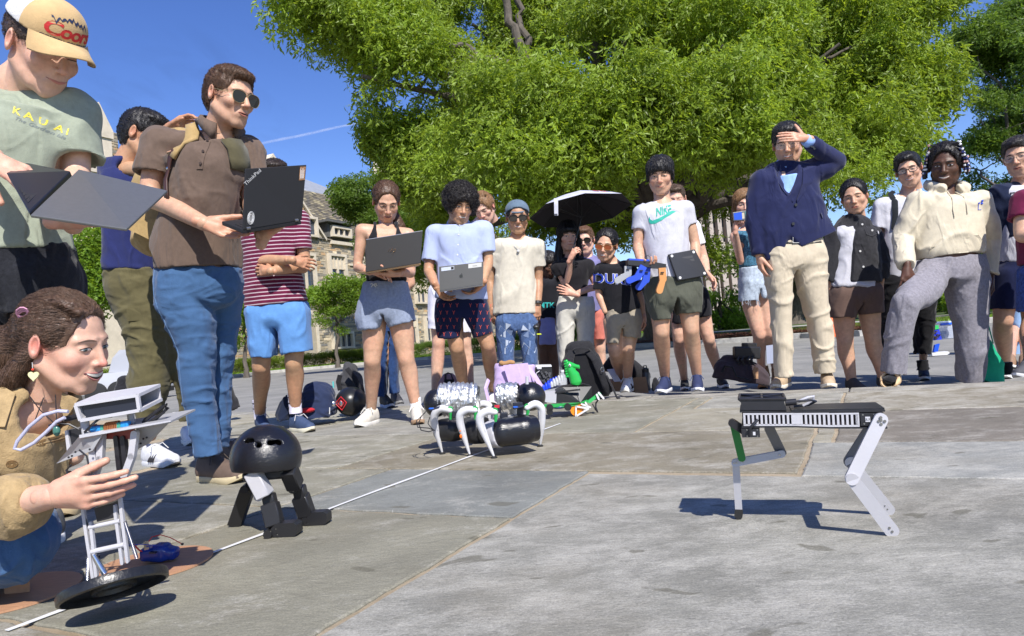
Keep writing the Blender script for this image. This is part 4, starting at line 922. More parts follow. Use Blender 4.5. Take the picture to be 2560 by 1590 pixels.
def make_head(p,c,size,yaw,pitch,roll,fem=False,smile=0,mouth='closed',eyes=1.0,iris=(.06,.035,.02),brow=(.03,.02,.013),browthick=1.0,hair=None,haircol=(.02,.014,.01),fat=0.0,nose=1.0,beard=0,hs=None,glasses=None,lips=None,hairn=0,look=0,nofeat=False,vox=None,blush=.12,pbias=-11):
 c=Vector(c)+V(0,0,.018);size*=1.06;pitch+=pbias;sc=size/.235;yaw,pitch,roll=map(math.radians,(yaw,pitch,roll));toc=-V(c.x,c.y,0).normalized();rt=V(-toc.y,toc.x,0)
 rtI=-rt if rt.dot(RT)<0 else rt
 f=(toc*math.cos(yaw)+rtI*math.sin(yaw))*math.cos(pitch)+V(0,0,math.sin(pitch));r=f.cross(V(0,0,1)).normalized();u=r.cross(f)
 r2=r*math.cos(roll)+u*math.sin(roll);u2=u*math.cos(roll)-r*math.sin(roll);R=Matrix((r2,f,u2)).transposed();Rn=np.array(R)
 p.R=R;p.hc=c;p.hsc=sc;h=vox or(.0024 if p.h<.0065 else .0036);key=(h,fem,smile,fat,nose)
 if key not in _head_cache:fl=head_field(h,fem,smile,fat,nose);P,F_=fl.mesh();_head_cache[key]=(fl,relax(P,F_,1,.4),F_)
 fl,P,F_=_head_cache[key];bv=BVHTree.FromPolygons([tuple(v)for v in P],[tuple(q)for q in F_.tolist()])if not nofeat else None
 sk=np.array(SK[p.skin]);col=np.tile(sk,(len(P),1));g=lambda cx,cy,cz,s_:np.exp(-((P[:,0]-cx)**2+(P[:,1]-cy)**2+(P[:,2]-cz)**2)/s_**2)
 red=(g(.04,.06,-.03,.022)+g(-.04,.06,-.03,.022)+g(0,.11,-.03,.013)*1.1+g(.085,0,0,.03)*.8+g(-.085,0,0,.03)*.8)[:,None]
 col=col*(1-red*np.array([[-.04,.9,.8]])*blush*2)
 if beard:
  b_=np.clip(g(0,.08,-.095,.035)+g(.04,.05,-.085,.035)+g(-.04,.05,-.085,.035)+g(0,.1,-.05,.012)*.8,0,1)*beard;col=col*(1-b_[:,None]*.45)
 Pw=(P*sc)@Rn.T+np.array(c);L2W=lambda vs:[Vector(c)+R@(Vector(v)*sc)for v in vs];p.L2W=L2W;p.L=lambda x,y,z:Vector(c)+R@(V(x,y,z)*sc)
 p.headmesh=(Pw,F_,col)
 mat('eye',(1,1,1),.18,spec=.5,attr='Col')
 if not nofeat:
  def surf(x,z):
   hit=bv.ray_cast(V(x,.3,z),V(0,-1,0));return hit[0].y if hit[0]is not None else .06
  lipc=lips or((SK[p.skin][0]*.80,SK[p.skin][1]*.50,SK[p.skin][2]*.52));big=p.h<.0065
  for s in(-1,1):
   ew=.0148;hu=.0052*eyes+.0006;hd_=.0036*min(eyes,1)+.0004;cx=s*.0315;z0=.0035;n=14
   up=lambda t,a=hu:z0+a*math.sin(math.pi*t)**.75;dn=lambda t,a=hd_:z0-a*math.sin(math.pi*t)**.9
   def cf(x,z,t,q,cx=cx):
    d=math.hypot(x-cx-look*.004,z-z0-.0005);return(.004,.003,.003)if d<.0024 else iris if d<.0056 else(.62,.57,.53)
   if eyes>0:
    vs,fs,cs=strip(surf,cx-ew,cx+ew,dn,up,22,8,.0006,.0011,cf);mk('eye',L2W(vs),fs,mat('eye',(1,1,1),.18,spec=.5,attr='Col'),p.root,cols=np.array(cs))
   lt=.0013 if not fem else .0018;ld=(.012,.008,.006)
   vs,fs,cs=strip(surf,cx-ew-.001,cx+ew+.001,lambda t:up(t)-.0004,lambda t:up(t)+lt,n,2,.0014,.0008,lambda*a:ld)
   v2,f2,c2=strip(surf,cx-ew,cx+ew,lambda t:dn(t)-.0007,lambda t:dn(t),n,1,.0010,0,lambda*a:tuple(x*.35 for x in SK[p.skin]));o_=len(vs);vs+=v2;fs+=[tuple(i+o_ for i in q)for q in f2];cs+=c2
   mk('eyelashes',L2W(vs),fs,mat('eye',(1,1,1)),p.root,cols=np.array(cs))
   bz=lambda t,s=s:.0215+.0052*math.sin(math.pi*min(1,(t if s>0 else 1-t)*.9+.12))-(.0022 if not fem else .0)+.0022*(1-(t if s>0 else 1-t))
   bt=.0034*browthick
   vs,fs,cs=strip(surf,cx-.0185,cx+.0195,lambda t:bz(t)-bt*(.35+.65*math.sin(math.pi*t)),lambda t:bz(t)+bt*(.35+.65*math.sin(math.pi*t)),14,3,.0008,.0016,lambda*a:brow)
   mk('eyebrow',L2W(vs),fs,mat('brow',(1,1,1),.8,attr='Col',noise=.3,nscale=200),p.root,cols=np.array(cs))
   # mouth
  mw=.0245+.0075*smile;mz=-.0625;sm=.0075*smile;ml=lambda t:mz+sm*(abs(2*t-1)**1.6)
  op={'closed':0,'teeth':.0062,'open':.0095,'laugh':.0125,'talk':.0055}[mouth];V_=[];F2=[];C2=[]
  def addp(q):
   o_=len(V_);V_.extend(q[0]);F2.extend([tuple(i+o_ for i in z)for z in q[1]]);C2.extend(q[2])
  sb=lambda t:math.sin(math.pi*t)
  lo_=lambda t:ml(t)-op*sb(t)**.6*.75;hi_=lambda t:ml(t)+op*sb(t)**.6*.45
  if op:
   addp(strip(surf,-mw,mw,lo_,hi_,16,3,.0006,0,lambda*a:(.035,.012,.010)))
   if mouth in('teeth','open','laugh'):addp(strip(surf,-mw*.84,mw*.84,lambda t:hi_(t)-min(op*1.1,.0092)*sb(t)**.4,hi_,24,2,.0009,.0006,lambda x,z,t,q:(.66,.62,.54)))
  th_=.0052 if not smile else .0036
  addp(strip(surf,-mw,mw,lambda t:hi_(t)-.0004,lambda t:hi_(t)+th_*(sb(t)**.6)*(1-.25*math.exp(-((t-.5)/.06)**2)),16,3,.0008,.0020,lambda*a:lipc))
  addp(strip(surf,-mw*.92,mw*.92,lambda t:lo_(t)-(th_+.0022)*sb(t)**.7,lambda t:lo_(t)+.0004,16,3,.0008,.0026,lambda*a:hsv_mul(lipc,1.08)))
  if not op:addp(strip(surf,-mw,mw,lambda t:ml(t)-.0009,lambda t:ml(t)+.0007,16,1,.0016,.0022,lambda*a:hsv_mul(lipc,.28)))
  mk('mouth',L2W(V_),F2,mat('lips',(1,1,1),.35,attr='Col',spec=.5),p.root,cols=np.array(C2))
 if glasses:make_glasses(p,*glasses)
 if hair:make_hair(p,hair,haircol,hairn)
def make_glasses(p,kind_,fcol,lcol):
 L=p.L;fm=mat('frame_'+kind_,fcol,.3,metal=.0 if kind_!='aviator' else .9)
 gl=mat('lens_'+kind_,lcol,.06,spec=.8)if kind_ in('aviator','shades','tinted')else mat('lens_clear',(.9,.9,.9),.03,alpha=.10,spec=.8)
 R=p.R;root=B();lenses=B()
 w,hh,th={'aviator':(.031,.023,.0012),'shades':(.031,.0205,.0032),'tinted':(.029,.021,.002),'round':(.024,.0185,.0013),'rect':(.026,.0165,.0022),'rimless':(.026,.017,.0009)}[kind_]
 for s in(-1,1):
  out=[]
  for k in range(20):
   a=2*math.pi*k/20;x=w*math.copysign(abs(math.cos(a))**.8,math.cos(a));z=hh*math.copysign(abs(math.sin(a))**(.75 if kind_ in('shades','rect')else .9),math.sin(a))
   if kind_=='aviator' and z<0:x=x*(1+.12*z/hh)+s*.003*(-z/hh);z*=1.18
   out.append(L(s*.034+x,.101-.10*abs(s*.034+x)**1.35*1.6,.001+z))
  root.tube(out,th*p.hsc,6,closed=True);lenses.add(out,[tuple(range(20))])
  root.tube([L(s*(.034+w),.094-.02,.008),L(s*.078,.05,.007),L(s*.086,-.005,.012),L(s*.085,-.02,.0)],th*.9*p.hsc,5)
 root.tube([L(-.006,.103,.009),L(.006,.103,.009)],th*p.hsc,6)
 if kind_=='aviator':root.tube([L(-.018,.1,.0205),L(.018,.1,.0205)],th*.9*p.hsc,6)
 g=root.build('glasses',fm,p.root,smooth=True);o=lenses.build('lens',gl,g,smooth=False)
def hair_mat(col):
 key='hair_%.3f_%.3f'%(col[0],col[2])
 if key in _mc:return _mc[key]
 return mat(key,col,.42,noise=.35,nscale=60,spec=.45,bump=.002,bscale=240)
def strands(p,f,P,N,n,ln,dirf,rad,col,seg=6,out=.003,frizz=.0,name='hair_strands',sd=0,parent=None):
 r=np.random.RandomState(sd+1);ix=r.randint(0,len(P),n);pos=P[ix].copy();tr=[pos.copy()]
 L_=ln*(.6+.6*r.rand(n));g=f.h
 offs=out*r.rand(n);rv=r.randn(n,3)*.14
 for k in range(seg-1):
  d=dirf(pos)+rv+frizz*r.randn(n,3)
  gr=np.stack([f.sample(pos+np.eye(3)[i]*g)-f.sample(pos-np.eye(3)[i]*g)for i in range(3)],1);nl=np.linalg.norm(gr,axis=1,keepdims=True);gr=gr/np.maximum(nl,1e-6)
  d=d-gr*(d*gr).sum(1,keepdims=True)*.9;d/=np.maximum(np.linalg.norm(d,axis=1,keepdims=True),1e-6)
  pos=pos+d*(L_/seg)[:,None];sd_=f.sample(pos);pos=pos-gr*np.clip(sd_-offs,-.01,.01)[:,None]*.8;tr.append(pos.copy())
 A=np.stack(tr,1);Aw=(A.reshape(-1,3)*p.hsc)@np.array(p.R).T+np.array(p.hc)
 hc_=bpy.data.hair_curves.new(name);hc_.add_curves([seg]*n);hc_.position_data.foreach_set('vector',Aw.astype(np.float32).ravel())
 ra=np.tile(np.linspace(1,.35,seg),n)*rad*p.hsc
 at=hc_.attributes.get('radius')or hc_.attributes.new('radius','FLOAT','POINT');at.data.foreach_set('value',ra.astype(np.float32))
 hc_.materials.append(hair_mat(col));o=bpy.data.objects.new(name,hc_);return link(o,parent or p.root)
def make_hair(p,style,col,n):
 h=.0045 if p.h>.0065 else .0032;f=Fld((-.17,-.26,-.42),(.17,.16,.2),h)if style in('long','ponytail','bob','braid','tiedback')else Fld((-.15,-.16,-.14),(.15,.15,.18),h);E=f.ell
 fluff={'short':.005,'buzz':.005,'crop':.008,'curly':.03,'long':.014,'ponytail':.008,'fringe':.009,'bob':.014,'wavy':.014,'braid':.006,'tiedback':.010,'locs':.014,'cap':.004}[style]
 E((0,-.020,.036),(.079+fluff,.099+fluff,.087+fluff),k=.001)
 if style in('short','crop','wavy','fringe','buzz'):E((0,-.03,.0),(.078+fluff*.6,.088+fluff*.6,.09),k=.01)
 # face opening and neck line
 fz={'fringe':-.030,'long':-.028,'bob':-.018}.get(style,-.002);fr={'fringe':.088,'long':.086,'bob':.088,'curly':.085}.get(style,.100)
 if style!='curly':
  E((0,.112,fz),(.071,.100 if style in('fringe',)else .092,fr),k=.012,sub=True)
 else:E((0,.120,-.03),(.068,.10,.090),k=.012,sub=True)
 if style in('short','buzz','crop','wavy','fringe','cap','curly'):
  for s in(-1,1):f.cap((s*.10,.0,-.012),(s*.10,-.012,-.10),.034,.05,k=.01,sub=True)
  f.cap((0,.06,-.13),(0,-.02,-.12),.085,.075,k=.01,sub=True);f.plane_cut((0,0,-.085 if style!='cap' else-.075),(0,.35,-1))
 elif style in('ponytail','tiedback','braid'):
  for s in(-1,1):f.cap((s*.10,.006,-.012),(s*.10,-.005,-.10),.030,.05,k=.01,sub=True)
  f.cap((0,.05,-.14),(0,-.0,-.13),.085,.06,k=.01,sub=True);E((0,-.02,-.13),(.12,.07,.055),k=.01,sub=True)
 if style=='curly':
  r=random.Random(5)
  for i in range(190):
   a=r.uniform(0,6.28);b=math.acos(r.uniform(-.45,1));d=V(math.sin(b)*math.cos(a),math.sin(b)*math.sin(a),math.cos(b))
   if d.y>.55 and d.z<.35:continue
   c=V(0,-.022,.030)+V(d.x*.104,d.y*.112,d.z*.108)*r.uniform(.86,1.04);E(tuple(c),(r.uniform(.012,.023),)*3,k=.006)
  E((0,.125,-.045),(.058,.06,.075),k=.008,sub=True)
 if style=='fringe':
  E((0,-.002,.056),(.083,.103,.066),k=.02);E((0,.114,-.036),(.069,.085,.084),k=.005,sub=True)
  for s in(-1,1):f.cap((s*.075,.03,.02),(s*.078,.015,-.025),.014,.009,k=.012)
 if style=='long':
  for s in(-1,1):f.chain([(s*.066,.03,.05),(s*.082,.018,-.03),(s*.088,.025,-.12),(s*.095,.05,-.22),(s*.09,.07,-.33)],[.016,.018,.026,.032,.022],k=.02)
  f.chain([(0,-.07,0),(0,-.08,-.12),(0,-.075,-.24)],[.07,.075,.06],k=.03)
  E((0,.075,.062),(.052,.028,.026),k=.012)
 if style=='bob':
  for s in(-1,1):f.chain([(s*.066,.02,.03),(s*.080,.0,-.04),(s*.078,-.01,-.12)],[.016,.022,.02],k=.02)
  f.chain([(0,-.06,0),(0,-.07,-.12)],[.07,.06],k=.03)
 if style=='ponytail':f.chain([(0,-.118,.01),(.01,-.125,-.04),(-.045,-.06,-.11),(-.085,.03,-.17),(-.085,.075,-.235),(-.08,.085,-.29)],[.02,.03,.034,.036,.032,.014],k=.014)
 if style=='braid':
  f.chain([(0,-.10,-.01),(.0,-.135,-.05),(-.0,-.14,-.12),(0,-.11,-.17)],[.05,.055,.05,.03],k=.03)
  for s in(-1,1):f.chain([(s*.072,-.035,-.03),(s*.074,-.06,-.085),(s*.065,-.09,-.15)],[.018,.024,.020],k=.02)
  for i in range(9):t=i/8;E((.052-.0*t,.062-.15*t,.095+.022*math.sin(t*3.1)-.05*t*t),(.013,.014,.012),k=.004)
 if style=='tiedback':f.chain([(0,-.10,.0),(0,-.13,-.04),(.0,-.12,-.12)],[.035,.035,.018],k=.02)
 if style in('crop','short'):E((0,.012,.090),(.068,.078,.036 if style=='crop' else .030),k=.02);E((0,.125,-.008),(.066,.078,.094),k=.010,sub=True)
 if style=='wavy':
  r=random.Random(9)
  for i in range(40):a=r.uniform(0,6.28);d=V(math.cos(a)*r.uniform(.1,.8),math.sin(a)*r.uniform(.2,.95),r.uniform(.5,1)).normalized();c=V(0,-.012,.036)+V(d.x*.092,d.y*.108,d.z*.1);f.cap(tuple(c),tuple(c+V(r.uniform(-.02,.02),r.uniform(0,.02),.004)),.011,.007,k=.008)
 ax=[f.lo[i]+np.arange(f.n[i])*f.h for i in range(3)];near=np.abs(f.v)<.012;ii=np.argwhere(near);q=f.lo+ii*f.h;f.v[near]+=(fbm(q*np.array([120,90,45]),2,p.seed)*.0028).astype(np.float32)
 P,F_=f.mesh()
 if len(P)==0:return
 N=vnormals(P,F_);w=fbm(P*np.array([70,35,22])if style!='curly' else P*75,3,p.seed);P2=P+N*w[:,None]*(.0022 if style!='curly' else .006)
 p.hairobj=mk('hair',(P2*p.hsc)@np.array(p.R).T+np.array(p.hc),F_,hair_mat(col),p.root)
 if style=='curly':df=lambda q:np.cross(q+.001,np.sin(q*90)*.8+.3)
 elif style in('long','bob'):df=lambda q:np.stack([q[:,0]*1.5,-.1-q[:,2]*0,-np.ones(len(q))],1)
 elif style in('ponytail','tiedback','braid'):
  def df(q):
   b=np.stack([-q[:,0]*3,-np.ones(len(q)),-.2+(0-q[:,2])*2],1);t=np.stack([-.3+0*q[:,0],.5+0*q[:,0],-np.ones(len(q))],1);return np.where((q[:,2]>-.045)[:,None],b,t if style=='ponytail' else t*[0,-.2,1])
 elif style=='fringe':df=lambda q:np.stack([q[:,0]*6,q[:,1]*6+.1,-np.ones(len(q))*.55],1)
 elif style in('crop','short','wavy'):df=lambda q:np.stack([q[:,0]*5+.25,.5-q[:,1]*2,-q[:,2]*2+.1],1)
 else:df=lambda q:np.stack([q[:,0]*4,.3-q[:,1],.1+q[:,2]*2],1)
 big=p.h<.0065
 ln={'short':.028,'buzz':.008,'crop':.02,'curly':.07,'long':.16,'ponytail':.09,'fringe':.05,'bob':.1,'wavy':.04,'braid':.07,'tiedback':.08,'locs':.03,'cap':.015}[style]
 n=n or(5200 if big else 1700);strands(p,f,P,N,n,ln,df,.00045 if big else .0009,tuple(min(1,x*1.25)for x in col),7,out=.004 if style!='curly' else .016,frizz=.10 if style!='curly' else 1.1,sd=p.seed)
 # ---------------- bodies
def finish_body(p,trim=.022):
 pts=[];k=p.k
 for a in p.arms:pts+=a['pts']
 for a in p.legs:pts+=a['pts']
 for c in p.tor:pts.append(c[0])
 if p.hd is not None:pts.append(p.hd)
 lo,hi=bounds(pts,.16);f=Fld(lo,hi,p.h)
 if p.tor:f.loft([(c,r,max(rx*.86,.03),max(ry*.86,.03))for c,r,rx,ry in p.tor],k=.02,flat=(False,True));(f.cap(p.arms[0]['pts'][0].lerp(p.arms[1]['pts'][0],.1),p.arms[1]['pts'][0].lerp(p.arms[0]['pts'][0],.1),.042*k,.042*k,k=.05)if len(p.arms)>1 else 0)
 for a in p.arms:
  s,e,w=a['pts'][:3];q=a.get('r',1)*k*(.88 if p.fem else 1);m1=s.lerp(e,.45);m2=e.lerp(w,.28)
  f.chain([s,m1,e,m2,w],[.050*q,.045*q,.037*q,.039*q,.0265*q],k=.012)
  if 'neck' in a:f.cap(a['neck'],s,.042*q,.044*q,k=.04)
 for l in p.legs:
  h_,n_,a_=l['pts'][:3];q=l.get('r',1)*k;bk=l.get('back',FW*.0)
  c1=n_.lerp(a_,.30)+bk*.012;m1=h_.lerp(n_,.5)
  f.chain([h_,m1,n_,c1,n_.lerp(a_,.62),a_],[.079*q,.069*q,.053*q,.055*q,.043*q,.034*q],k=.02);(f.ell(tuple(n_-FW*.018*q),(.038*q,.036*q,.042*q),k=.03)if q>.9*k else 0)
 if p.hd is not None:
  nb,nt=p.neck;f.chain([nb,nb.lerp(nt,.5),nt],[.062*k*(.84 if p.fem else 1),.054*k*(.82 if p.fem else 1),.050*k*(.8 if p.fem else 1)],k=.03)
 for a,b,r1,r2,kk in p.extra_body:f.cap(a,b,r1,r2,kk)
 P,F_=f.mesh();P=relax(P,F_,1,.4)
 hide=np.zeros(len(P),bool)
 for g,o in p.gar:
  if o.get('nohide'):continue
  inb=((P>g.lo+g.h*2)&(P<g.lo+(g.n-3)*g.h)).all(1);d=np.where(inb,g.sample(P),1);hide|=d<-trim
 if hide.any()and(~hide).any():P,F_,_=drop(P,F_,~hide)
 col=np.tile(np.array(SK[p.skin]),(len(P),1));n3=fbm(P*9,2,3)[:,None];col=col*(1+n3*np.array([[.03,-.05,-.05]]))
 Vs=[P];Fs=[F_];Cs=[col];o=len(P)
 meshes=[]
 if getattr(p,'headmesh',None)is not None:meshes.append(p.headmesh)
 for caps in p.hands:
  hp_,hf=caps_mesh(caps,.0028 if p.h<.0065 else .0042);n3=fbm(hp_*40,2,3)[:,None];meshes.append((relax(hp_,hf,1,.3),hf,np.tile(np.array(SK[p.skin])*[1.02,.93,.92],(len(hp_),1))*(1+n3*np.array([[.03,-.06,-.06]]))))
 for a,b,c_ in meshes:Vs.append(a);Fs.append(b+o);Cs.append(c_);o+=len(a)
 return mk('body',np.concatenate(Vs),np.concatenate(Fs),skin_mat(p.skin),p.root,cols=np.concatenate(Cs))
def sleeve(f,a,frac,r0=.062,r1=.062,hollow=.045,k=.03,neck=True):
 s,e,w=a['pts'][:3]
 if frac<=1:pts=[s,s.lerp(e,frac)];rs=[r0,r1]
 elif frac<1.02:pts=[s,e];rs=[r0,r1]
 else:pts=[s,s.lerp(e,.55),e,e.lerp(w,.5),e.lerp(w,min(1,frac-1))];m_=(r0+r1)/2;rs=[r0,r0*.97,m_,(m_+r1)/2,r1]
 d=(pts[-1]-pts[-2]).normalized();R_=d.orthogonal().normalized();x=[]
 for q,r in zip(pts,rs):x.append((q,R_,r,r))
 if neck and 'neck' in a:f.cap(a['neck'],s,.044,min(r0*.86,.056),k=.035)
 f.loft(x,k=k,flat=(False,True),ex=2)
 if hollow:g_=max(.009,f.h*1.5);f.cap(pts[-1]-d*hollow+d*(r1-g_),pts[-1]+d*.05,r1-g_,r1-g_,k=.002,sub=True)
def legloft(p,f,secs,k=.02,hollow=.06,flat=(False,True)):
 S=[p.sec(q)for q in secs];f.loft(S,k=k,flat=flat)
 if hollow:
  c1,r1,rx,ry=S[-1];c0=S[-2][0];d=(c1-c0).normalized();g_=max(.012,f.h*1.6);f.loft([(c1-d*hollow,r1,rx-g_,ry-g_),(c1+d*.06,r1,rx-g_,ry-g_)],k=.002,sub=True,flat=(True,True))
  # ---------------- shoes
def shoe(p,heel,toe,ankle,L=None,up=(.5,.5,.5),sole=(.8,.8,.78),lace=None,wid=.043,tall=.085,upm=None,solem=None,stripe=None,name='shoe',soleh=.026,toecap=None):
 heel=Vector(heel);toe=Vector(toe);z0=heel.z;d=(toe-heel);d.z=0;L=L or d.length;d.normalize();s=V(-d.y,d.x,0);Z=V(0,0,1);at=lambda t,x,z:heel+d*L*t+s*x+Z*z
 h=.0045 if p.h<.0065 else .006;f=Fld(*bounds([at(0,-.07,-.01),at(1,.07,.15),at(0,.07,0),at(1,-.07,0)],.03),h)
 f.chain([at(.10,0,.045),at(.35,0,.045),at(.62,0,.036),at(.86,0,.030)],[wid*.80,wid*.86,wid*.92,wid*.80],k=.02)
 f.chain([at(.13,0,tall),at(.30,0,tall*.98),at(.48,0,.068),at(.66,0,.050)],[.034,.034,.030,.022],k=.03)
 f.plane_cut(at(0,0,soleh*.7),(0,0,-1))
 f.cap(at(.19,0,tall+.05),at(.22,0,tall+.004),.033,.026,k=.004,sub=True)
 P,F_=f.mesh();m=upm or mat('shoe_%d_%d_%d'%tuple(int(99*c)for c in up),up,.75,noise=.15,nscale=40,bump=.001,bscale=300)
 o=mk(name,relax(P,F_),F_,m,p.root)
 bb=B();out=[]
 prof=[(0,.0),(.02,.55),(.10,.84),(.3,.80),(.5,.84),(.68,1.05),(.82,1.0),(.93,.70),(1.0,.25)]
 pl=[(t,w*wid)for t,w in prof];ring=pl+[(t,-w)for t,w in pl[::-1][0:]];n=len(ring)
 vs=[]
 for zz,g in((0,.94),(.006,1.0),(soleh-.004,1.03),(soleh,.98)):
  for t,x in ring:lift=max(0,t-.8)**1.3*.20;vs.append(at(t*(1 if g<1 else 1.0),x*g,zz+lift*(1 if zz<.01 else .6)))
 fs=[tuple(range(n))[::-1],tuple(range(3*n,4*n))]
 for r in range(3):fs+=[(r*n+i,r*n+(i+1)%n,(r+1)*n+(i+1)%n,(r+1)*n+i)for i in range(n)]
 bb.add(vs,fs);bb.build('sole',solem or mat('sole_%d_%d'%(int(99*sole[0]),int(99*sole[2])),sole,.7),o,smooth=True)
 if lace:
  lb=B();lm=mat('lace_%d'%int(99*lace[0]),lace,.8)
  for i in range(4):
   t=.40+i*.075;zt=.100-i*.0135;w=.024;lb.tube([at(t,-w,zt-.010),at(t+.03,0,zt+.003),at(t+.0,w,zt-.010)],.0032,5);lb.tube([at(t+.03,-w,zt-.012),at(t,0,zt+.002),at(t+.03,w,zt-.012)],.0032,5)
  lb.tube([at(.42,0,.106),at(.40,.03,.118),at(.46,.05,.085)],.003,5);lb.tube([at(.42,0,.106),at(.40,-.03,.116),at(.47,-.05,.08)],.003,5);lb.build('lace',lm,o,smooth=True)
 if stripe:
  sb=B()
  for sg in(-1,1):
   for i in range(3):t=.40+i*.065;sb.tube([at(t-.05,sg*(wid*.90+.001),.028),at(t+.0,sg*(wid*.93),.045),at(t+.055,sg*.034,.066)],[.0065]*3,4,flat=1)
  sb.build('stripe',mat('stripe_%d'%int(99*stripe[0]),stripe,.7),o)
 return o
def sock(p,a,b,r=.04,col=(.8,.8,.8),r2=None):
 bb=B();n=7;bb.tube([a.lerp(b,i/n)for i in range(n+1)],[r+(((r2 or r)-r)*i/n)+.0015*math.sin(i*2.2)for i in range(n+1)],16)
 return bb.build('sock',cloth('sock_%d_%d'%(int(99*col[0]),int(99*col[2])),col),p.root,smooth=True)
def collar(p,c,fw,r,h,m,gap=.6,flap=.035,tilt=.25,name='collar',thick=.004,ry=None):
 fw=Vector(fw).normalized();up=(p.neck[1]-p.neck[0]).normalized();c=c+up*.026;rt=fw.cross(up).normalized();fw=up.cross(rt);n=28;V0=[];fs=[];ry=ry or r
 for i in range(n+1):
  t=i/n;a=math.radians(90)+gap/2+(2*math.pi-gap)*t;e=1-abs(2*t-1);dn=-.02*(1-min(1,e*2.2));ex=flap*(1-min(1,e*3.2))
  d=rt*math.cos(a)*r+fw*math.sin(a)*ry;dh=d.normalized();b0=c+d+up*dn
  V0+=[b0,b0+up*h*.95-dh*.002,b0+up*h+dh*.006,b0+dh*(.014+h*.35)+up*(h*.1)-up*ex*.9,b0+dh*(.010+h*.30)+up*(h*.1)-up*ex*.9]
 for i in range(n):
  for j in range(4):a_=i*5+j;fs.append((a_,a_+1,a_+6,a_+5))
 o=mk(name,V0,fs,m,p.root);md=o.modifiers.new('t','SOLIDIFY');md.thickness=thick;return o
def on_surface(obj,pts,d,off=.002):
 me=obj.data;mw=parent_world(obj);bv=BVHTree.FromPolygons([mw@v.co for v in me.vertices],[tuple(q.vertices)for q in me.polygons]);out=[];d=Vector(d).normalized();last=None
 for q in pts:
  hit=bv.ray_cast(Vector(q)-d*.6,d)
  if hit[0]is not None:last=hit[0]-d*off;out.append(last)
  else:out.append(Vector(q))
 return out
def text_verts(s,size=1.0,font=None,shear=0,extra=0,space=1.0,res=3):
 cu=bpy.data.curves.new('t','FONT');cu.body=s;cu.size=size;cu.align_x='CENTER';cu.align_y='CENTER';cu.shear=shear;cu.offset=extra;cu.space_character=space;cu.resolution_u=res
 ob=bpy.data.objects.new('t',cu);C.objects.link(ob);dg=bpy.context.evaluated_depsgraph_get();me=bpy.data.meshes.new_from_object(ob.evaluated_get(dg));vs=[v.co.copy()for v in me.vertices];fs=[tuple(q.vertices)for q in me.polygons]
 bpy.data.objects.remove(ob);bpy.data.curves.remove(cu);bpy.data.meshes.remove(me);return vs,fs
def decal(name,vs,fs,org,X,Y,m,parent,obj=None,d=None,off=.002,sub=None):
 import bmesh as _bm
 bm=_bm.new();
 for v in vs:bm.verts.new(v)
 bm.verts.ensure_lookup_table()
 for q in fs:
  try:bm.faces.new([bm.verts[i]for i in q])
  except Exception:pass
 if sub:
  _bm.ops.triangulate(bm,faces=bm.faces[:])
  for _ in range(sub):_bm.ops.subdivide_edges(bm,edges=[e for e in bm.edges if e.calc_length()>.06],cuts=1)
 bm.verts.ensure_lookup_table();bm.verts.index_update();V_=[Vector(org)+Vector(X)*v.co.x+Vector(Y)*v.co.y for v in bm.verts];F_=[tuple(v.index for v in q.verts)for q in bm.faces];bm.free()
 if obj is not None:V_=on_surface(obj,V_,d,off)
 return mk(name,V_,F_,m,parent,smooth=False)
def rest(p,bulk=1):return p
def setneck(p,nb,fw=None):
 p.neck=(nb,Vector(p.hc)+p.R@(V(0,-.030,-.05)*p.hsc));p.hd=Vector(p.hc)
def foot(p,l,T,heel,toe,z=0.0,L=.29,**k):
 if toe is None:
  a=l['pts'][2];l['pts'][2]=V(a.x,a.y,z+.10);a=l['pts'][2];d=heel or V(0,-1,0);h=V(a.x,a.y,z)-d*L*.22;return shoe(p,h,h+d*L,a,L,**k)
 h=G(T[0]+heel[0]*T[2],T[1]+heel[1]*T[2],z);t=G(T[0]+toe[0]*T[2],T[1]+toe[1]*T[2],z);d=(t-h);d.z=0;d.normalize()
 c=t-d*L*.72;a=l['pts'][2];sc=depth(c)/depth(a);o=V(0,0,HC);l['pts'][2]=o+(a-o)*sc
 a=l['pts'][2];h=V(a.x,a.y,z)-d*L*.22
 return shoe(p,h,h+d*L,a,L,**k)

Z1=(0,0,.4629);Z2=(200,100,.4364);Z3=(200,560,.4496);Z4=(0,700,.3307);Z5=(0,1140,.2976)
A1=(800,400,.4762);A2=(1180,440,.3704);A3=(1480,360,.4363);A4=(1780,280,.4762);A5=(2160,300,.463)
R1=(1660,940,.2911);R2=(1040,860,.21355);R3=(540,1020,.2381);R4=(660,740,.2381);R5=(2000,720,.23);R6=(1640,560,.2646);R8=(1280,840,.1971)
def tf(T,x,y):return T[0]+x*T[2],T[1]+y*T[2]
def gz(T,x,y,z=0.0):return G(*tf(T,x,y),z)
def arm(p,s,e,w,neck=None,r=1.0):
 a={'pts':[p.p(*s),p.p(*e),p.p(*w)],'r':r}
 if neck is not None:a['neck']=neck
 p.arms.append(a);return a
def leg(p,h,k,a,r=1.0):l={'pts':[p.p(*h),p.p(*k),p.p(*a)],'r':r,'back':FW};p.legs.append(l);return l
def hand(p,w,d,nrm,side,**k):p.hands.append(hand_ops(p.p(*w)if isinstance(w,tuple)else w,cv(*d),cv(*nrm),cv(*side),**k))
def torso(p,secs):p.tor=[p.sec(q)for q in secs]
def allpts(p,secs):return[p.sec(q)[0]for q in secs]+[a for s in p.arms for a in s['pts']]
WR_TEE=(.010,7,(1,1,.45));WR_PANT=(.010,8,(.7,.7,1.2));WR_SHORT=(.008,8,(1,1,.5))
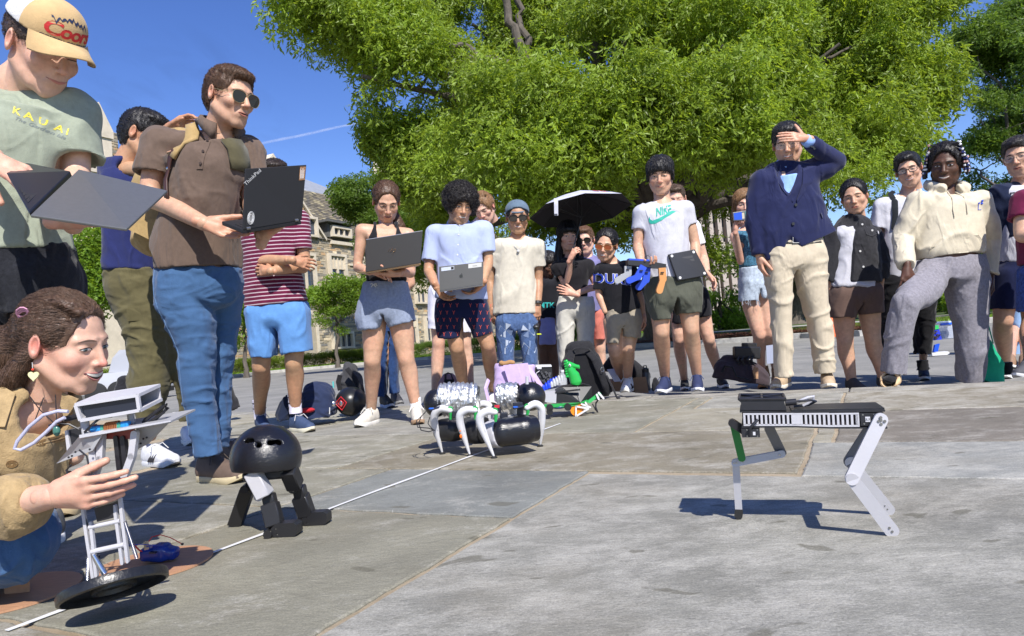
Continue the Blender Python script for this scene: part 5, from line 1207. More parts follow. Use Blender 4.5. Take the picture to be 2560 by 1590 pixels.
def tee(p,secs,m,sl=(.55,.55),r0=.066,r1=.064,wr=None,neckr=.066,hollow=.04,name='t_shirt',nk=None,ns=None,hem=False,h=None,smooth=1,extra=None,yoke=True):
 def ops(f):
  f.loft([p.sec(q)for q in secs],k=.03,flat=(True,True))
  if yoke and len(p.arms)>1:a_,b_=p.arms[0]['pts'][0],p.arms[1]['pts'][0];[f.cap(a_.lerp(b_,.1)+FW*o,b_.lerp(a_,.1)+FW*o,.046,.046,k=.045)for o in(-.036,.018)]
  for a,s in zip(p.arms,sl):
   if s:sleeve(f,a,s,r0,r1,hollow)
  if extra:extra(f)
  nb,nt=p.neck;f.cap(nb+(nt-nb)*.10,nt,neckr,neckr,k=.008,sub=True)
  if hem:c,r,rx,ry=p.sec(secs[0]);c2=p.sec(secs[1])[0];d=(c-c2).normalized();f.loft([(c-d*.05,r,rx-.014,ry-.014),(c+d*.05,r,rx-.008,ry-.008)],k=.002,sub=True,flat=(False,False))
 pts=allpts(p,secs);o,f=build_gar(p,name,ops,m,pts,wr=wr or WR_TEE,h=h,smooth=smooth);return o
def shorts(p,waist,legs_,m,name='shorts',wr=None,hollow=.05,belt=None):
 def ops(f):
  f.loft([p.sec(q)for q in waist],k=.02,flat=(True,False))
  for L in legs_:legloft(p,f,L,k=.012,hollow=hollow)
  if len(legs_)==2 and len(legs_[0][0])<6:
   A_,B_=legs_;y0,y1=A_[0][1],(A_[-1][1]+A_[-1][3])/2;yc=y0+(y1-y0)*(.30 if y1-y0<400 else .14);S=[]
   for t in(0,.5,1):
    y=yc+(y1+30-yc)*t;g=lambda L,i:np.interp(y,[q[1]for q in L],[q[i]for q in L]);xa,xb=g(A_,2),g(B_,0);m_=(xa+xb)/2;w=max((xb-xa)/2,1)+(1+9*t);S.append((p.p(m_,y),RT,w*p.tf[2]*p.D/FPX,.25))
   f.loft(S,k=.012,sub=True,flat=(False,False))
 return build_gar(p,name,ops,m,allpts(p,list(waist)+[q for L in legs_ for q in L]),wr=wr or WR_SHORT,sd=3)[0]
 # ------------------------------------------------------------------ man in the white tee with the green print (A3)
def man_white_tee():
 p=Person('young man in white t-shirt with a green slogan holding a closed black laptop',A3,5.12,'light')
 p.start(gz(A3,500,1420));make_head(p,p.p(392,192,.02),.252,-4,-8,3,smile=.45,mouth='closed',eyes=.42,hair='fringe',haircol=(.010,.009,.010),fat=.002,blush=.2)
 setneck(p,p.p(402,345,.05));nb=p.neck[0]
 la=arm(p,(282,398),(262,580),(285,700,-.14),nb);ra=arm(p,(538,372),(590,565),(600,708,-.08),nb)
 torso(p,[(310,800,600,800,.12),(300,700,565,700,.11),(290,520,550,520,.12),(285,400,540,380,.11)])
 l1=leg(p,(390,830),(396,1075),(418,1325));l2=leg(p,(545,820),(566,1060),(600,1315),1.13);l1['r']=1.13
 hand(p,(290,690,-.14),(.35,-.1,.6),(0,1,.2),(-1,0,.4),curl=(30,40,30))
 hand(p,(602,712,-.08),(-.9,-.45,-.05),(-.1,.25,-1),(.1,1,.1),curl=(22,40,25),thumb=(48,10,6))
 o=tee(p,[(318,778,600,762,.13),(305,690,572,690,.125),(285,560,562,560,.13),(278,460,556,450,.13),(300,385,535,368,.10)],cloth('tee_white',(.50,.50,.55)),(.52,.50),.068,.060)
 shorts(p,[(305,765,628,765,.135),(300,870,630,860,.15)],[[(300,830,465,830,.125),(318,930,458,930,.115),(342,1016,447,1000,.105)],[(460,830,630,820,.125),(470,900,630,900,.115),(484,966,624,974,.10)]],cloth('shorts_olive_grey',(.085,.09,.07)))
 foot(p,l1,A3,(460,1392),(352,1436),up=(.02,.03,.09),sole=(.75,.76,.8),lace=(.03,.05,.16),wid=.047,tall=.095);foot(p,l2,A3,(600,1380),(585,1425),up=(.02,.03,.09),sole=(.75,.76,.8),lace=(.03,.05,.16),wid=.047,tall=.095)
 finish_body(p)
 vs,fs=text_verts('NIKE',1.0,extra=.028,shear=.25,space=.98);g=mat('slogan_teal',(.02,.36,.27),.7,noise=.1);c=p.p(390,396);pm=757
 X=(p.p(440,382)-p.p(340,407));X=X/2.5;Y=(p.p(385,365)-p.p(390,420))/.85
 decal('slogan',vs,fs,c,X,Y,g,o,o,FW,.003,1)
 sw=[(312,436),(318,425),(318,440),(330,450),(360,440),(400,418),(430,398),(488,384),(430,418),(380,450),(345,468),(322,468),(312,455)]
 decal('tick_print',[V(x,y,0)for x,y in sw],[tuple(range(len(sw)))],V(0,0,0),V(0,0,0),V(0,0,0),g,o)if 0 else mk('tick_print',on_surface(o,[p.p(x,y)for x,y in sw],FW,.003),[(0,1,2),(0,2,12),(2,3,11,12),(3,4,10,11),(4,5,9,10),(5,6,8,9),(6,7,8)],g,o,smooth=False)
 return p
 # ------------------------------------------------------------------ man in the blazer (A4)
def man_blazer():
 p=Person('man in navy blazer and khaki trousers shading his eyes with his hand',A4,4.68,'light')
 p.start(gz(A4,480,1440));make_head(p,p.p(398,178,.03),.25,-4,-10,0,smile=.9,mouth='teeth',eyes=.35,hair='crop',haircol=(.012,.011,.011),fat=.004,glasses=('rimless',(.25,.22,.2),(.9,.9,.9)))
 setneck(p,p.p(395,300,.06));nb=p.neck[0]
 la=arm(p,(258,365),(228,580),(248,755,-.02),nb);ra=arm(p,(525,315),(650,262,-.02),(503,150,-.16),nb)
 torso(p,[(290,740,565,740,.115),(290,600,545,600,.115),(285,450,535,450,.11),(300,370,515,350,.09)])
 l1=leg(p,(340,760),(365,1050),(375,1370));l2=leg(p,(510,740),(560,1050),(600,1360))
 hand(p,(495,138,-.17),(-1,.08,.02),(0,-.45,-1),(.15,1,-.1),curl=(6,8,6),thumb=(72,4,4),spread=1)
 hand(p,(248,760,-.02),(.2,-1,0),(1,0,0),(0,0,1))
 bl=cloth('blazer_navy',(.012,.016,.060),rough=.75,sheen=.2,bump=.0006);sh=cloth('shirt_sky_blue',(.26,.42,.80),noise=.05)
 tee(p,[(310,720,545,700,.112),(305,600,535,600,.116),(305,450,520,450,.114),(325,345,490,335,.10)],sh,(0,0),name='shirt',neckr=.055,yoke=False,wr=(.006,8,(1,1,.4)))
 vneck=lambda f:None
 def ops(f):
  f.loft([p.sec(q)for q in[(238,768,664,655,.125),(205,640,622,610,.135),(212,500,588,480,.135),(232,400,560,370,.125),(262,345,535,315,.10)]],k=.03,flat=(True,False))
  sleeve(f,la,1.98,.082,.052,.02,k=.02);sleeve(f,ra,1.93,.085,.050,.02,k=.04)
  f.cap(p.p(395,275,-.10),p.p(392,505,-.165),.080,.008,k=.004,sub=True);f.cap(p.p(398,610,-.16),p.p(446,760,-.13),.005,.075,k=.008,sub=True);f.cap(p.neck[0],p.neck[1],.064,.075,k=.01,sub=True)
  c,r,rx,ry=p.sec((238,768,664,655,.125));d=V(0,0,-1);f.loft([(c-d*.10,r,rx-.022,ry-.022),(c+d*.05,r,rx-.022,ry-.022)],k=.002,sub=True,flat=(False,False))
 o,f=build_gar(p,'blazer',ops,bl,[p.p(200,780),p.p(690,230)]+allpts(p,[]),wr=(.009,5,(1,1,.7)),h=.008)
 # lapels, buttons, pocket flap
 def flap_(name,pts,off=.004,m=bl,th=.003):q=mk(name,on_surface(o,[p.p(*a)for a in pts],FW,off),[tuple(range(len(pts)))],m,o,smooth=False);md=q.modifiers.new('t','SOLIDIFY');md.thickness=th;return q
 for side in((352,280,330,330,318,355,300,358,345,430,382,490,388,480,368,400,352,340),(462,262,492,262,500,300,515,300,490,380,402,492,400,480,430,400,440,330)):
  P_=[p.p(side[i],side[i+1])for i in range(0,len(side),2)];q=on_surface(o,P_,FW,.007);q2=[v for v in q]
  lo=mk('lapel',q2,[(0,1,2,8),(2,3,4,7,8),(4,5,6,7)],bl,o,smooth=False);md=lo.modifiers.new('t','SOLIDIFY');md.thickness=.004
 flap_('pocket_flap',[(530,545),(600,510),(608,532),(540,570)],.007)
 bb=B()
 for x,y in((397,505),(383,601)):q=on_surface(o,[p.p(x,y)],FW,.004)[0];bb.cyl(q,q-FW*.006,.010,n=12)
 for i in range(4):q=p.p(520+i*9,172+i*5,-.2);q=on_surface(o,[q],FW,.003)[0];bb.cyl(q,q-FW*.005,.007,n=10)
 bb.build('button',mat('button_dark',(.02,.02,.022),.3),o,smooth=True)
 cl=mk('shirt_cuff',*(lambda b:(b.v,b.f))(B().tube([p.p(518,165,-.145),p.p(490,143,-.165)],[.040,.037],14)),sh,p.root)
 collar(p,p.neck[0]+V(0,0,.0),-FW,.066,.035,sh,gap=.9,flap=.035)
 kh=cloth('trousers_khaki',(.50,.43,.32),bump=.0008)
 shorts(p,[(262,672,590,672,.115),(262,760,600,760,.13)],[[(258,740,425,740,.12),(270,850,424,850,.11),(300,1000,420,1000,.095),(318,1200,420,1200,.085),(322,1330,425,1330,.08),(330,1388,424,1395,.078)],[(410,760,604,750,.12),(440,900,608,900,.11),(490,1050,612,1050,.095),(522,1200,632,1200,.085),(532,1300,640,1300,.08),(545,1372,645,1372,.078)]],kh,'trousers',(.013,6,(.8,.8,1.1)),.03)
 tr=p.gar[-1][1];n=16;V_=[]
 for i in range(n+1):
  for y in(670,699):V_.append(p.p(330+(540-330)*i/n,y-(i/n)*6))
 q=mk('belt',on_surface(tr,V_,FW,.006),[(2*i,2*i+1,2*i+3,2*i+2)for i in range(n)],mat('belt_black',(.012,.011,.010),.35),p.root);md=q.modifiers.new('t','SOLIDIFY');md.thickness=.005
 b=B();c=on_surface(tr,[p.p(402,683)],FW,.012)[0];b.tube([c+RT*x+UP*y for x,y in((-.02,-.018),(.02,-.018),(.02,.018),(-.02,.018))],.003,6,closed=True);b.build('buckle',mat('steel',(.55,.55,.56),.25,metal=1),q)
 tn=(.42,.31,.20);
 foot(p,l1,A4,(410,1420),(300,1460),L=.31,up=tn,sole=(.68,.62,.52),wid=.050,tall=.09);foot(p,l2,A4,(605,1410),(630,1452),L=.30,up=tn,sole=(.68,.62,.52),wid=.050,tall=.09)
 finish_body(p);return p
 # ------------------------------------------------------------------ man in the hoodie (A5)
def man_hoodie():
 p=Person('smiling man in cream hoodie and grey sweatpants with one foot up on the paving edge',A5,4.72,'dark')
 p.start(gz(A5,500,1410,ROADZ));make_head(p,p.p(442,258,.02),.265,-6,-2,5,smile=.9,mouth='teeth',eyes=.7,hair='locs',haircol=(.008,.006,.006),beard=.7,nose=1.18,fat=.003,iris=(.02,.01,.008),brow=(.006,.005,.004),lips=(.17,.075,.06),blush=.0)
 setneck(p,p.p(440,395,.05));nb=p.neck[0]
 la=arm(p,(288,440),(212,640,.02),(232,790,-.16),nb);ra=arm(p,(632,440),(690,645,.05),(682,840,0),nb)
 torso(p,[(300,780,650,760,.12),(290,600,640,600,.12),(280,450,630,450,.12)])
 leg(p,(365,800),(215,975,-.30),(165,1320,-.25),.72);leg(p,(570,800),(585,1060),(572,1400,.05),.75)
 hand(p,(232,800,-.17),(-.1,-1,.15),(.1,-.2,-1),(1,-.2,.1),curl=(12,18,12),spread=8,thumb=(40,5,5),sc=1.08)
 hand(p,(682,850),(-.05,-1,0),(-1,0,0),(0,0,1),curl=(30,40,20))
 hd=cloth('hoodie_cream',(.56,.50,.38),bump=.001)
 def ex(f):
  c=p.neck[0];R_=RT
  for i in range(12):
   a=math.pi*(i/11)*1.5-math.pi*.25;q=c+RT*math.cos(a)*.100+FW*(math.sin(a)*.085-.02)+V(0,0,.045+.035*math.sin(a));f.ell(tuple(q),(.040,.040,.042),k=.02)
  f.cap(c+V(0,0,.03)-FW*.02,c+V(0,0,.17)-FW*.02,.055,.085,k=.01,sub=True)
 o=tee(p,[(288,742,642,726,.12),(268,690,652,690,.135),(280,600,645,600,.135),(284,500,634,500,.13),(318,430,600,420,.10)],hd,(1.97,1.97),.078,.052,(.016,6,(1,1,.8)),.05,.015,'hoodie',extra=ex,hem=False)
 gm=cloth('sweatpants_grey',(.21,.20,.225),noise=.25,nscale=60)
 shorts(p,[(285,745,652,730,.13),(290,800,660,800,.15)],[[(290,800,470,830,.12),(215,880,400,960,.11,-.15),(150,975,290,1010,.085,-.31),(128,1100,262,1110,.085,-.29),(108,1250,238,1250,.08,-.27),(98,1362,216,1372,.075,-.25)],[(430,830,664,800,.13),(455,950,668,950,.12),(485,1080,662,1080,.11),(505,1250,655,1250,.10),(508,1405,632,1405,.09,.05)]],gm,'sweatpants',(.012,7,(1,1,.7)),.02)
 # front pocket, strings, print, hood edge
 q=mk('front_pocket',on_surface(o,[p.p(*a)for a in((355,648),(545,630),(600,682),(590,715),(460,742),(310,722),(318,692))],FW,.006),[tuple(range(7))],hd,o,smooth=False);md=q.modifiers.new('t','SOLIDIFY');md.thickness=.005
 b=B()
 for pts in(((425,390),(424,440),(418,500),(424,540)),((485,385),(487,430),(490,480),(492,520))):b.tube([q_-FW*.004 for q_ in on_surface(o,[p.p(*a)for a in pts],FW,.002)],.004,6)
 b.build('drawstring',hd,o,smooth=True)
 bl=mat('print_blue',(.01,.06,.5),.6);b=B()
 for pts in(((562,470),(560,498),(583,496)),):b.tube(on_surface(o,[p.p(*a)for a in pts],FW,.002),.0022,5)
 b.tube(on_surface(o,[p.p(*a)for a in((583,450),(594,445),(590,456),(584,464),(596,462))],FW,.002),.005,5);b.tube(on_surface(o,[p.p(*a)for a in((560,466),(568,462))],FW,.002),.006,5);b.build('chest_print',bl,o)
 # beaded locs
 lb=B();bd=B();r=random.Random(4)
 for i in range(30):
  a=math.pi*(-.1+1.2*i/29);rr=r.uniform(.9,1.03);top=V(math.cos(a)*.086,-.0+math.sin(a)*-.09 if 0 else .035-.09*abs(math.sin(a*1.0))*r.uniform(.2,1),.075+r.uniform(-.02,.03));sgn=1 if math.cos(a)>0 else-1
  q=[V(sgn*.03,.03,.115),V(top.x*.9,top.y+.01,top.z+.022),V(sgn*(.090+r.uniform(0,.014)),top.y,.03),V(sgn*(.094+r.uniform(0,.02)),top.y+.01,-.03),V(sgn*(.092+r.uniform(0,.02)),top.y+.012,-.065-r.uniform(0,.02))]
  pts=[]
  for j in range(4):
   for t in(0,.33,.66):pts.append(q[j].lerp(q[j+1],t))
  pw=p.L2W(pts);lb.tube(pw,.0062,6)
  for j in range(3,11,1):
   if r.random()<.8:bd.cur=r.choice([0,0,1,1,2]);d=(pw[min(j+1,11)]-pw[j-1]).normalized();bd.tube([pw[j]-d*.006,pw[j]+d*.006],.0088,8)
 lb.build('locs',hair_mat((.01,.008,.007)),p.root,smooth=True);bd.build('hair_bead',[mat('bead_white',(.75,.75,.75),.3),mat('bead_blue',(.02,.03,.14),.3),mat('bead_pink',(.6,.35,.3),.3)],p.root,smooth=True)
 # slide sandal with a dark sock toe
 hl=gz(A5,175,1405);tw=gz(A5,135,1442);d=(tw-hl);d.z=0;d.normalize();s=V(-d.y,d.x,0);Zv=V(0,0,1);at=lambda t,x,z:tw+d*(t-.03)+s*x+Zv*z
 f=Fld(*bounds([at(-.3,-.07,-.01),at(.04,.07,.12),at(-.3,.07,0),at(.04,-.07,0)],.03),.005)
 f.loft([(at(-.25,0,.02),s,.045,.03),(at(-.10,0,.022),s,.058,.032),(at(-.0,0,.020),s,.052,.028)],k=.01,flat=(False,False));f.loft([(at(-.17,0,.04),s,.056,.058),(at(-.06,0,.038),s,.060,.046)],k=.01,flat=(True,True));f.cap(at(-.2,0,.048),at(.03,0,.036),.036,.040,k=.004,sub=True);f.plane_cut(at(0,0,0),(0,0,-1))
 P,F_=f.mesh();so=mk('slide_sandal',relax(P,F_),F_,mat('sandal_tan',(.62,.43,.24),.7),p.root)
 b=B();b.ell(at(-.06,0,.040),(.042,.09,.030),basis_from(d),16,10);b.tube([at(-.2,0,.05),p.p(165,1340,-.25)],[.045,.04],12);b.build('sock',cloth('sock_black',(.012,.012,.014)),p.root,smooth=True)
 finish_body(p);return p

def std_face(**k):return dict(dict(smile=.3,eyes=.6),**k)
# ------------------------------------------------------------------ woman with the dark laptop (A1)
def woman_laptop():
 p=Person('woman with ponytail, black tank top and pale blue shorts looking down at a dark laptop',A1,4.66,'light',fem=True)
 p.start(gz(A1,300,1400));make_head(p,p.p(350,232,.02),.235,6,-26,2,fem=True,smile=.5,mouth='talk',eyes=.35,hair='ponytail',haircol=(.075,.038,.020),hairn=2600)
 setneck(p,p.p(350,372,.06));nb=p.neck[0]
 la=arm(p,(222,372),(197,560),(262,590,-.22),nb,.95);ra=arm(p,(462,395),(478,588),(405,595,-.26),nb,.95)
 torso(p,[(235,700,470,700,.12),(248,600,450,600,.10),(246,500,446,500,.105),(228,400,470,410,.09)])
 l1=leg(p,(285,850),(275,1050),(270,1300),1.06);l2=leg(p,(425,850),(452,1040),(502,1285),1.06)
 hand(p,(395,598,-.27),(-1,.0,.1),(0,1,-.1),(0,.1,1),curl=(16,18,10),thumb=(50,20,8),sc=.92);hand(p,(262,585,-.24),(1,-.1,.1),(0,-1,0),(0,.2,-1),sc=.9)
 tk=cloth('tank_black',(.012,.012,.014))
 def ops(f):
  f.loft([p.sec(q)for q in[(238,640,460,640,.115),(240,560,450,560,.11),(236,480,450,480,.12),(250,425,446,430,.10)]],k=.02,flat=(True,True))
  for x0,x1 in((288,268),(402,428)):f.chain([p.p(x0,330,.02),p.p(x0,352,-.04),p.p((x0+x1)/2,410,-.075)],[.015,.015,.028],k=.02)
  f.cap(p.p(345,340,-.10),p.p(345,405,-.13),.085,.062,k=.012,sub=True);f.cap(p.p(190,400,0),p.p(215,455,0),.07,.055,k=.01,sub=True);f.cap(p.p(505,400,0),p.p(480,460,0),.07,.055,k=.01,sub=True)
 build_gar(p,'tank_top',ops,tk,allpts(p,[]),wr=(.006,8,(1,1,.6)))
 sc=cloth('shorts_chambray',(.235,.275,.37),noise=.16,nscale=70)
 o=shorts(p,[(226,640,468,632,.12),(205,760,492,760,.15)],[[(205,760,350,760,.13),(192,830,338,830,.125),(206,892,334,882,.12)],[(335,760,490,760,.13),(345,820,500,810,.125),(356,868,512,855,.12)]],sc,wr=(.011,8,(1,1,.5)))
 b=B();c=on_surface(o,[p.p(300,660)],FW,.006)[0]
 for x,y in((.022,.004),(-.022,.004),(.016,-.014),(-.014,-.014),(.026,-.006)):b.tube([c,c+RT*x*.6+UP*(y+.006)-FW*.006,c+RT*x+UP*y],.0028,5)
 b.build('drawstring',mat('cord_white',(.6,.6,.58),.8),o)
 sn=(.60,.56,.49)
 foot(p,l1,A1,(315,1372),(180,1408),L=.27,up=sn,sole=(.72,.70,.66),lace=(.7,.67,.62));foot(p,l2,A1,(500,1355),(520,1390),L=.26,up=sn,sole=(.42,.27,.16),lace=(.7,.67,.62))
 sock(p,l2['pts'][2]+V(0,0,.05),l2['pts'][2]+V(0,0,-.03),.040,(.75,.75,.75))
 finish_body(p,.03);return p
 # ------------------------------------------------------------------ curly haired man (A1)
def man_curly():
 p=Person('curly haired man in pale shirt and lobster shorts over a silver laptop',A1,5.2,'tan')
 p.start(gz(A1,830,1260));make_head(p,p.p(738,250,-.05),.25,14,-12,8,smile=.8,mouth='open',eyes=.55,hair='curly',haircol=(.012,.009,.008),nose=1.1,hairn=3200)
 setneck(p,p.p(728,358,.06));nb=p.neck[0]
 la=arm(p,(598,385),(570,575,-.04),(612,672,-.20),nb,1.0);ra=arm(p,(862,370),(885,530,-.03),(852,650,-.20),nb,1.0)
 torso(p,[(620,740,880,740,.12),(620,600,860,600,.12),(600,450,870,450,.12),(600,380,850,370,.10)])
 l1=leg(p,(690,800),(718,985),(762,1240),1.05);l2=leg(p,(820,790),(880,970),(915,1235),1.05)
 hand(p,(612,665,-.2),(.4,-.6,-.3),(1,0,.3),(.1,.5,-1),curl=(30,35,20));hand(p,(850,650,-.2),(-.5,-.45,-.3),(-1,.3,0),(0,.6,-1),curl=(25,30,20))
 sh=cloth('shirt_pale_blue',(.37,.43,.64),noise=.05)
 o=tee(p,[(600,722,885,735,.13),(612,640,880,650,.135),(602,520,862,520,.13),(592,430,872,425,.13),(618,350,840,335,.10)],sh,(.78,.74),.07,.066,(.012,6,(1,1,.5)),name='shirt',neckr=.06,extra=lambda f:f.cap(p.p(735,345,-.13),p.p(738,372,-.14),.028,.006,k=.01,sub=True))
 collar(p,p.neck[0]+V(0,0,.012),-FW,.066,.035,sh,gap=.8,flap=.045)
 b=B()
 for i in range(7):x=738-i*3;y=350+i*52;c=on_surface(o,[p.p(x,y)],FW,.003)[0];b.cyl(c,c-FW*.003,.006,n=8)
 b.build('button',mat('button_pearl',(.7,.7,.68),.3),o)
 q=[p.p(732+dx-i*3.2,345+i*50)for i in range(9)for dx in(-13,13)];mk('placket',on_surface(o,q,FW,.004),[(2*i,2*i+1,2*i+3,2*i+2)for i in range(7)],sh,o,smooth=False)
 nv=cloth('shorts_navy',(.010,.014,.048));so=shorts(p,[(606,728,882,728,.125),(600,800,890,800,.14)],[[(600,790,750,790,.13),(606,870,750,860,.115),(614,938,746,930,.105)],[(742,790,894,780,.13),(770,860,905,850,.115),(800,930,914,915,.10)]],nv)
 b=B();rd=mat('print_coral',(.55,.08,.06),.8);r=random.Random(3)
 for j in range(5):
  for i in range(9):
   x=625+i*34+(j%2)*17;y=765+j*37
   if not((612<x<742)or(775+(y-765)*.15<x<905)):continue
   ps=on_surface(so,[p.p(x+dx,y+dy)for dx,dy in((0,9),(0,0),(-4,-7),(4,-7),(-6,-10),(6,-10))],FW,.003)
   b.tube([ps[0],ps[1]],.0024,4);b.tube([ps[1],ps[2],ps[4]],.0018,4);b.tube([ps[1],ps[3],ps[5]],.0018,4)
 kind(b.build('lobster_print',rd,so),'stuff')
 foot(p,l1,A1,(790,1265),(765,1300),L=.29,up=(.6,.6,.62),sole=(.75,.75,.75),lace=(.5,.5,.6));foot(p,l2,A1,(935,1262),(905,1285),L=.28,up=(.62,.62,.66),sole=(.75,.75,.78),lace=(.2,.25,.5))
 finish_body(p);return p
 # ------------------------------------------------------------------ man with cap on backwards (A2)
def man_henley():
 p=Person('man in cream henley shirt and patchwork jeans with sunglasses and a cap turned backwards',A2,5.65,'warm')
 p.start(gz(A2,300,1400,ROADZ));make_head(p,p.p(308,292,.02),.245,2,-4,2,smile=.7,mouth='teeth',hair='cap',haircol=(.012,.01,.01),glasses=('shades',(.015,.012,.012),(.03,.025,.02)),eyes=.5)
 setneck(p,p.p(310,425,.06));nb=p.neck[0]
 la=arm(p,(178,478),(122,700,.02),(128,885,-.02),nb);ra=arm(p,(445,480),(448,700,.03),(446,868,-.05),nb)
 torso(p,[(165,960,430,960,.12),(150,800,430,800,.12),(150,600,430,600,.12),(170,490,440,480,.11)])
 l1=leg(p,(225,980),(222,1200),(225,1420),.8);l2=leg(p,(380,980),(382,1200),(395,1420),.8)
 hand(p,(130,890,-.02),(.15,-1,0),(.6,0,-.6),(.3,0,1),curl=(20,28,15));hand(p,(444,875,-.05),(-.15,-1,.1),(-.3,0,-1),(-1,-.1,.2),curl=(25,35,25))
 o=tee(p,[(134,930,448,928,.13),(132,800,442,800,.135),(146,620,430,620,.13),(150,520,446,515,.13),(185,450,430,440,.10)],cloth('henley_cream',(.56,.52,.43),bump=.0015),(.62,.60),.074,.070,(.010,6,(1,1,.5)),neckr=.060,name='henley_shirt',extra=lambda f:f.cap(p.p(300,425,-.12),p.p(305,475,-.145),.022,.004,k=.01,sub=True))
 jm=cloth('jeans_patchwork',(.07,.12,.25),noise=.3,nscale=50)
 jo=shorts(p,[(158,925,438,925,.125),(150,980,446,980,.13)],[[(150,985,300,985,.12),(160,1100,300,1100,.105),(180,1250,290,1250,.09),(185,1420,290,1420,.09)],[(296,985,446,985,.12),(310,1100,446,1100,.105),(335,1250,450,1250,.095),(335,1420,450,1420,.09)]],jm,'jeans',(.009,7,(1,1,.8)),.03)
 for i,(cx,cy,w)in enumerate(((228,1040,44),(380,1040,44),(228,1150,44),(385,1155,44))):
  for k in range(4):
   a0,a1=k*math.pi/2,k*math.pi/2+math.pi/4;P_=[(cx,cy),(cx+w*math.cos(a0)*1.1,cy+w*math.sin(a0)*1.1),(cx+w*1.2*math.cos(a1),cy+w*1.2*math.sin(a1))]
   mk('denim_patch',on_surface(jo,[p.p(*q)for q in P_],FW,.004),[(0,1,2)],cloth('denim_pale' if(i+k)%2 else 'denim_mid',(.42,.48,.58)if(i+k)%2 else(.2,.27,.42)),jo,smooth=False)
   # cap turned backwards
 f=Fld((-.12,-.17,-.05),(.12,.14,.16),.004);f.ell((0,-.022,.045),(.091,.112,.086),k=.001);f.plane_cut((0,0,.030),(0,.55,-1));f.ell((0,-.115,.012),(.055,.045,.010),k=.006);f.cap((-.028,.085,.062),(.028,.085,.062),.020,.020,k=.004,sub=True)
 P,F_=f.mesh();cm=cloth('cap_slate',(.105,.15,.20),cr=None);c=mk('cap',(P*p.hsc)@np.array(p.R).T+np.array(p.hc),F_,cm,p.root)
 b=B();b.tube([p.L(-.045,.080,.046),p.L(-.025,.090,.044),p.L(0,.093,.043),p.L(.025,.090,.044),p.L(.045,.080,.046)],.0075,6,flat=.5);b.build('cap_strap',cm,c,smooth=True)
 foot(p,l1,A2,None,None,ROADZ,.29,up=(.7,.7,.7));foot(p,l2,A2,None,None,ROADZ,.29,up=(.7,.7,.7))
 b=B();pts=[on_surface(o,[p.p(x,y)],FW,.004)[0]for x,y in((262,440),(285,485),(310,510),(335,480),(352,435))];b.tube(pts,.0022,5);b.ell(pts[2]-FW*.005+V(0,0,-.01),(.012,.008,.012));b.build('necklace',mat('steel',(.5,.5,.5)),p.root)
 b=B();c=ra['pts'][2].lerp(ra['pts'][1],.06);d=(ra['pts'][1]-ra['pts'][2]).normalized();b.tube([c-d*.012,c+d*.012],.0335,14);b.box(c-FW*.032,(.034,.010,.034),M3,.004);b.build('wristwatch',mat('watch_black',(.02,.02,.02),.35),p.root)
 finish_body(p);p.handpos=ra['pts'][2];return p
 # ------------------------------------------------------------------ woman under the umbrella (A2)
def woman_umbrella():
 p=Person('long haired woman in black top and white trousers holding the black umbrella',A2,5.85,'fair',fem=True)
 p.start(gz(A2,690,1380,ROADZ));make_head(p,p.p(650,418,.02),.225,10,-2,3,fem=True,smile=.1,eyes=.7,hair='long',haircol=(.008,.007,.008),hairn=3600)
 setneck(p,p.p(672,555,.07));nb=p.neck[0]
 la=arm(p,(578,620),(640,742,-.04),(668,560,-.18),nb,.9);ra=arm(p,(785,610),(838,742),(700,795,-.18),nb,.9)
 torso(p,[(590,830,790,830,.11),(610,740,780,740,.09),(605,650,780,650,.10),(600,590,770,590,.085)])
 l1=leg(p,(630,900),(635,1120),(640,1380),.78);l2=leg(p,(765,900),(770,1120),(775,1380),.78)
 hand(p,(664,560,-.185),(.45,.8,.2),(.6,-.3,-.6),(-.6,.5,.1),curls=[(50,60,40)]*4,sc=.9,thumb=(30,30,20));hand(p,(695,798,-.2),(-1,.35,0),(0,-.1,-1),(.2,1,0),curl=(14,22,12),sc=.9)
 tee(p,[(585,808,786,808,.105),(604,740,782,740,.10),(590,660,795,660,.115),(600,600,775,600,.09)],cloth('top_black',(.015,.014,.017)),(.45,.45),.055,.052,(.006,8,(1,1,.6)),neckr=.065,name='top')
 shorts(p,[(578,812,822,812,.115),(568,880,832,880,.135)],[[(565,890,700,890,.12),(560,1010,700,1010,.105),(575,1160,695,1160,.095),(590,1330,690,1330,.09)],[(695,890,834,890,.12),(700,1010,830,1010,.105),(706,1160,822,1160,.095),(715,1330,815,1330,.09)]],cloth('trousers_white',(.55,.53,.47)),'trousers',(.009,7,(1,1,.7)),.03)
 foot(p,l1,A2,None,None,ROADZ,.25,up=(.7,.7,.7));foot(p,l2,A2,None,None,ROADZ,.25,up=(.7,.7,.7))
 finish_body(p,.03);p.grip=p.p(690,515,-.19);return p
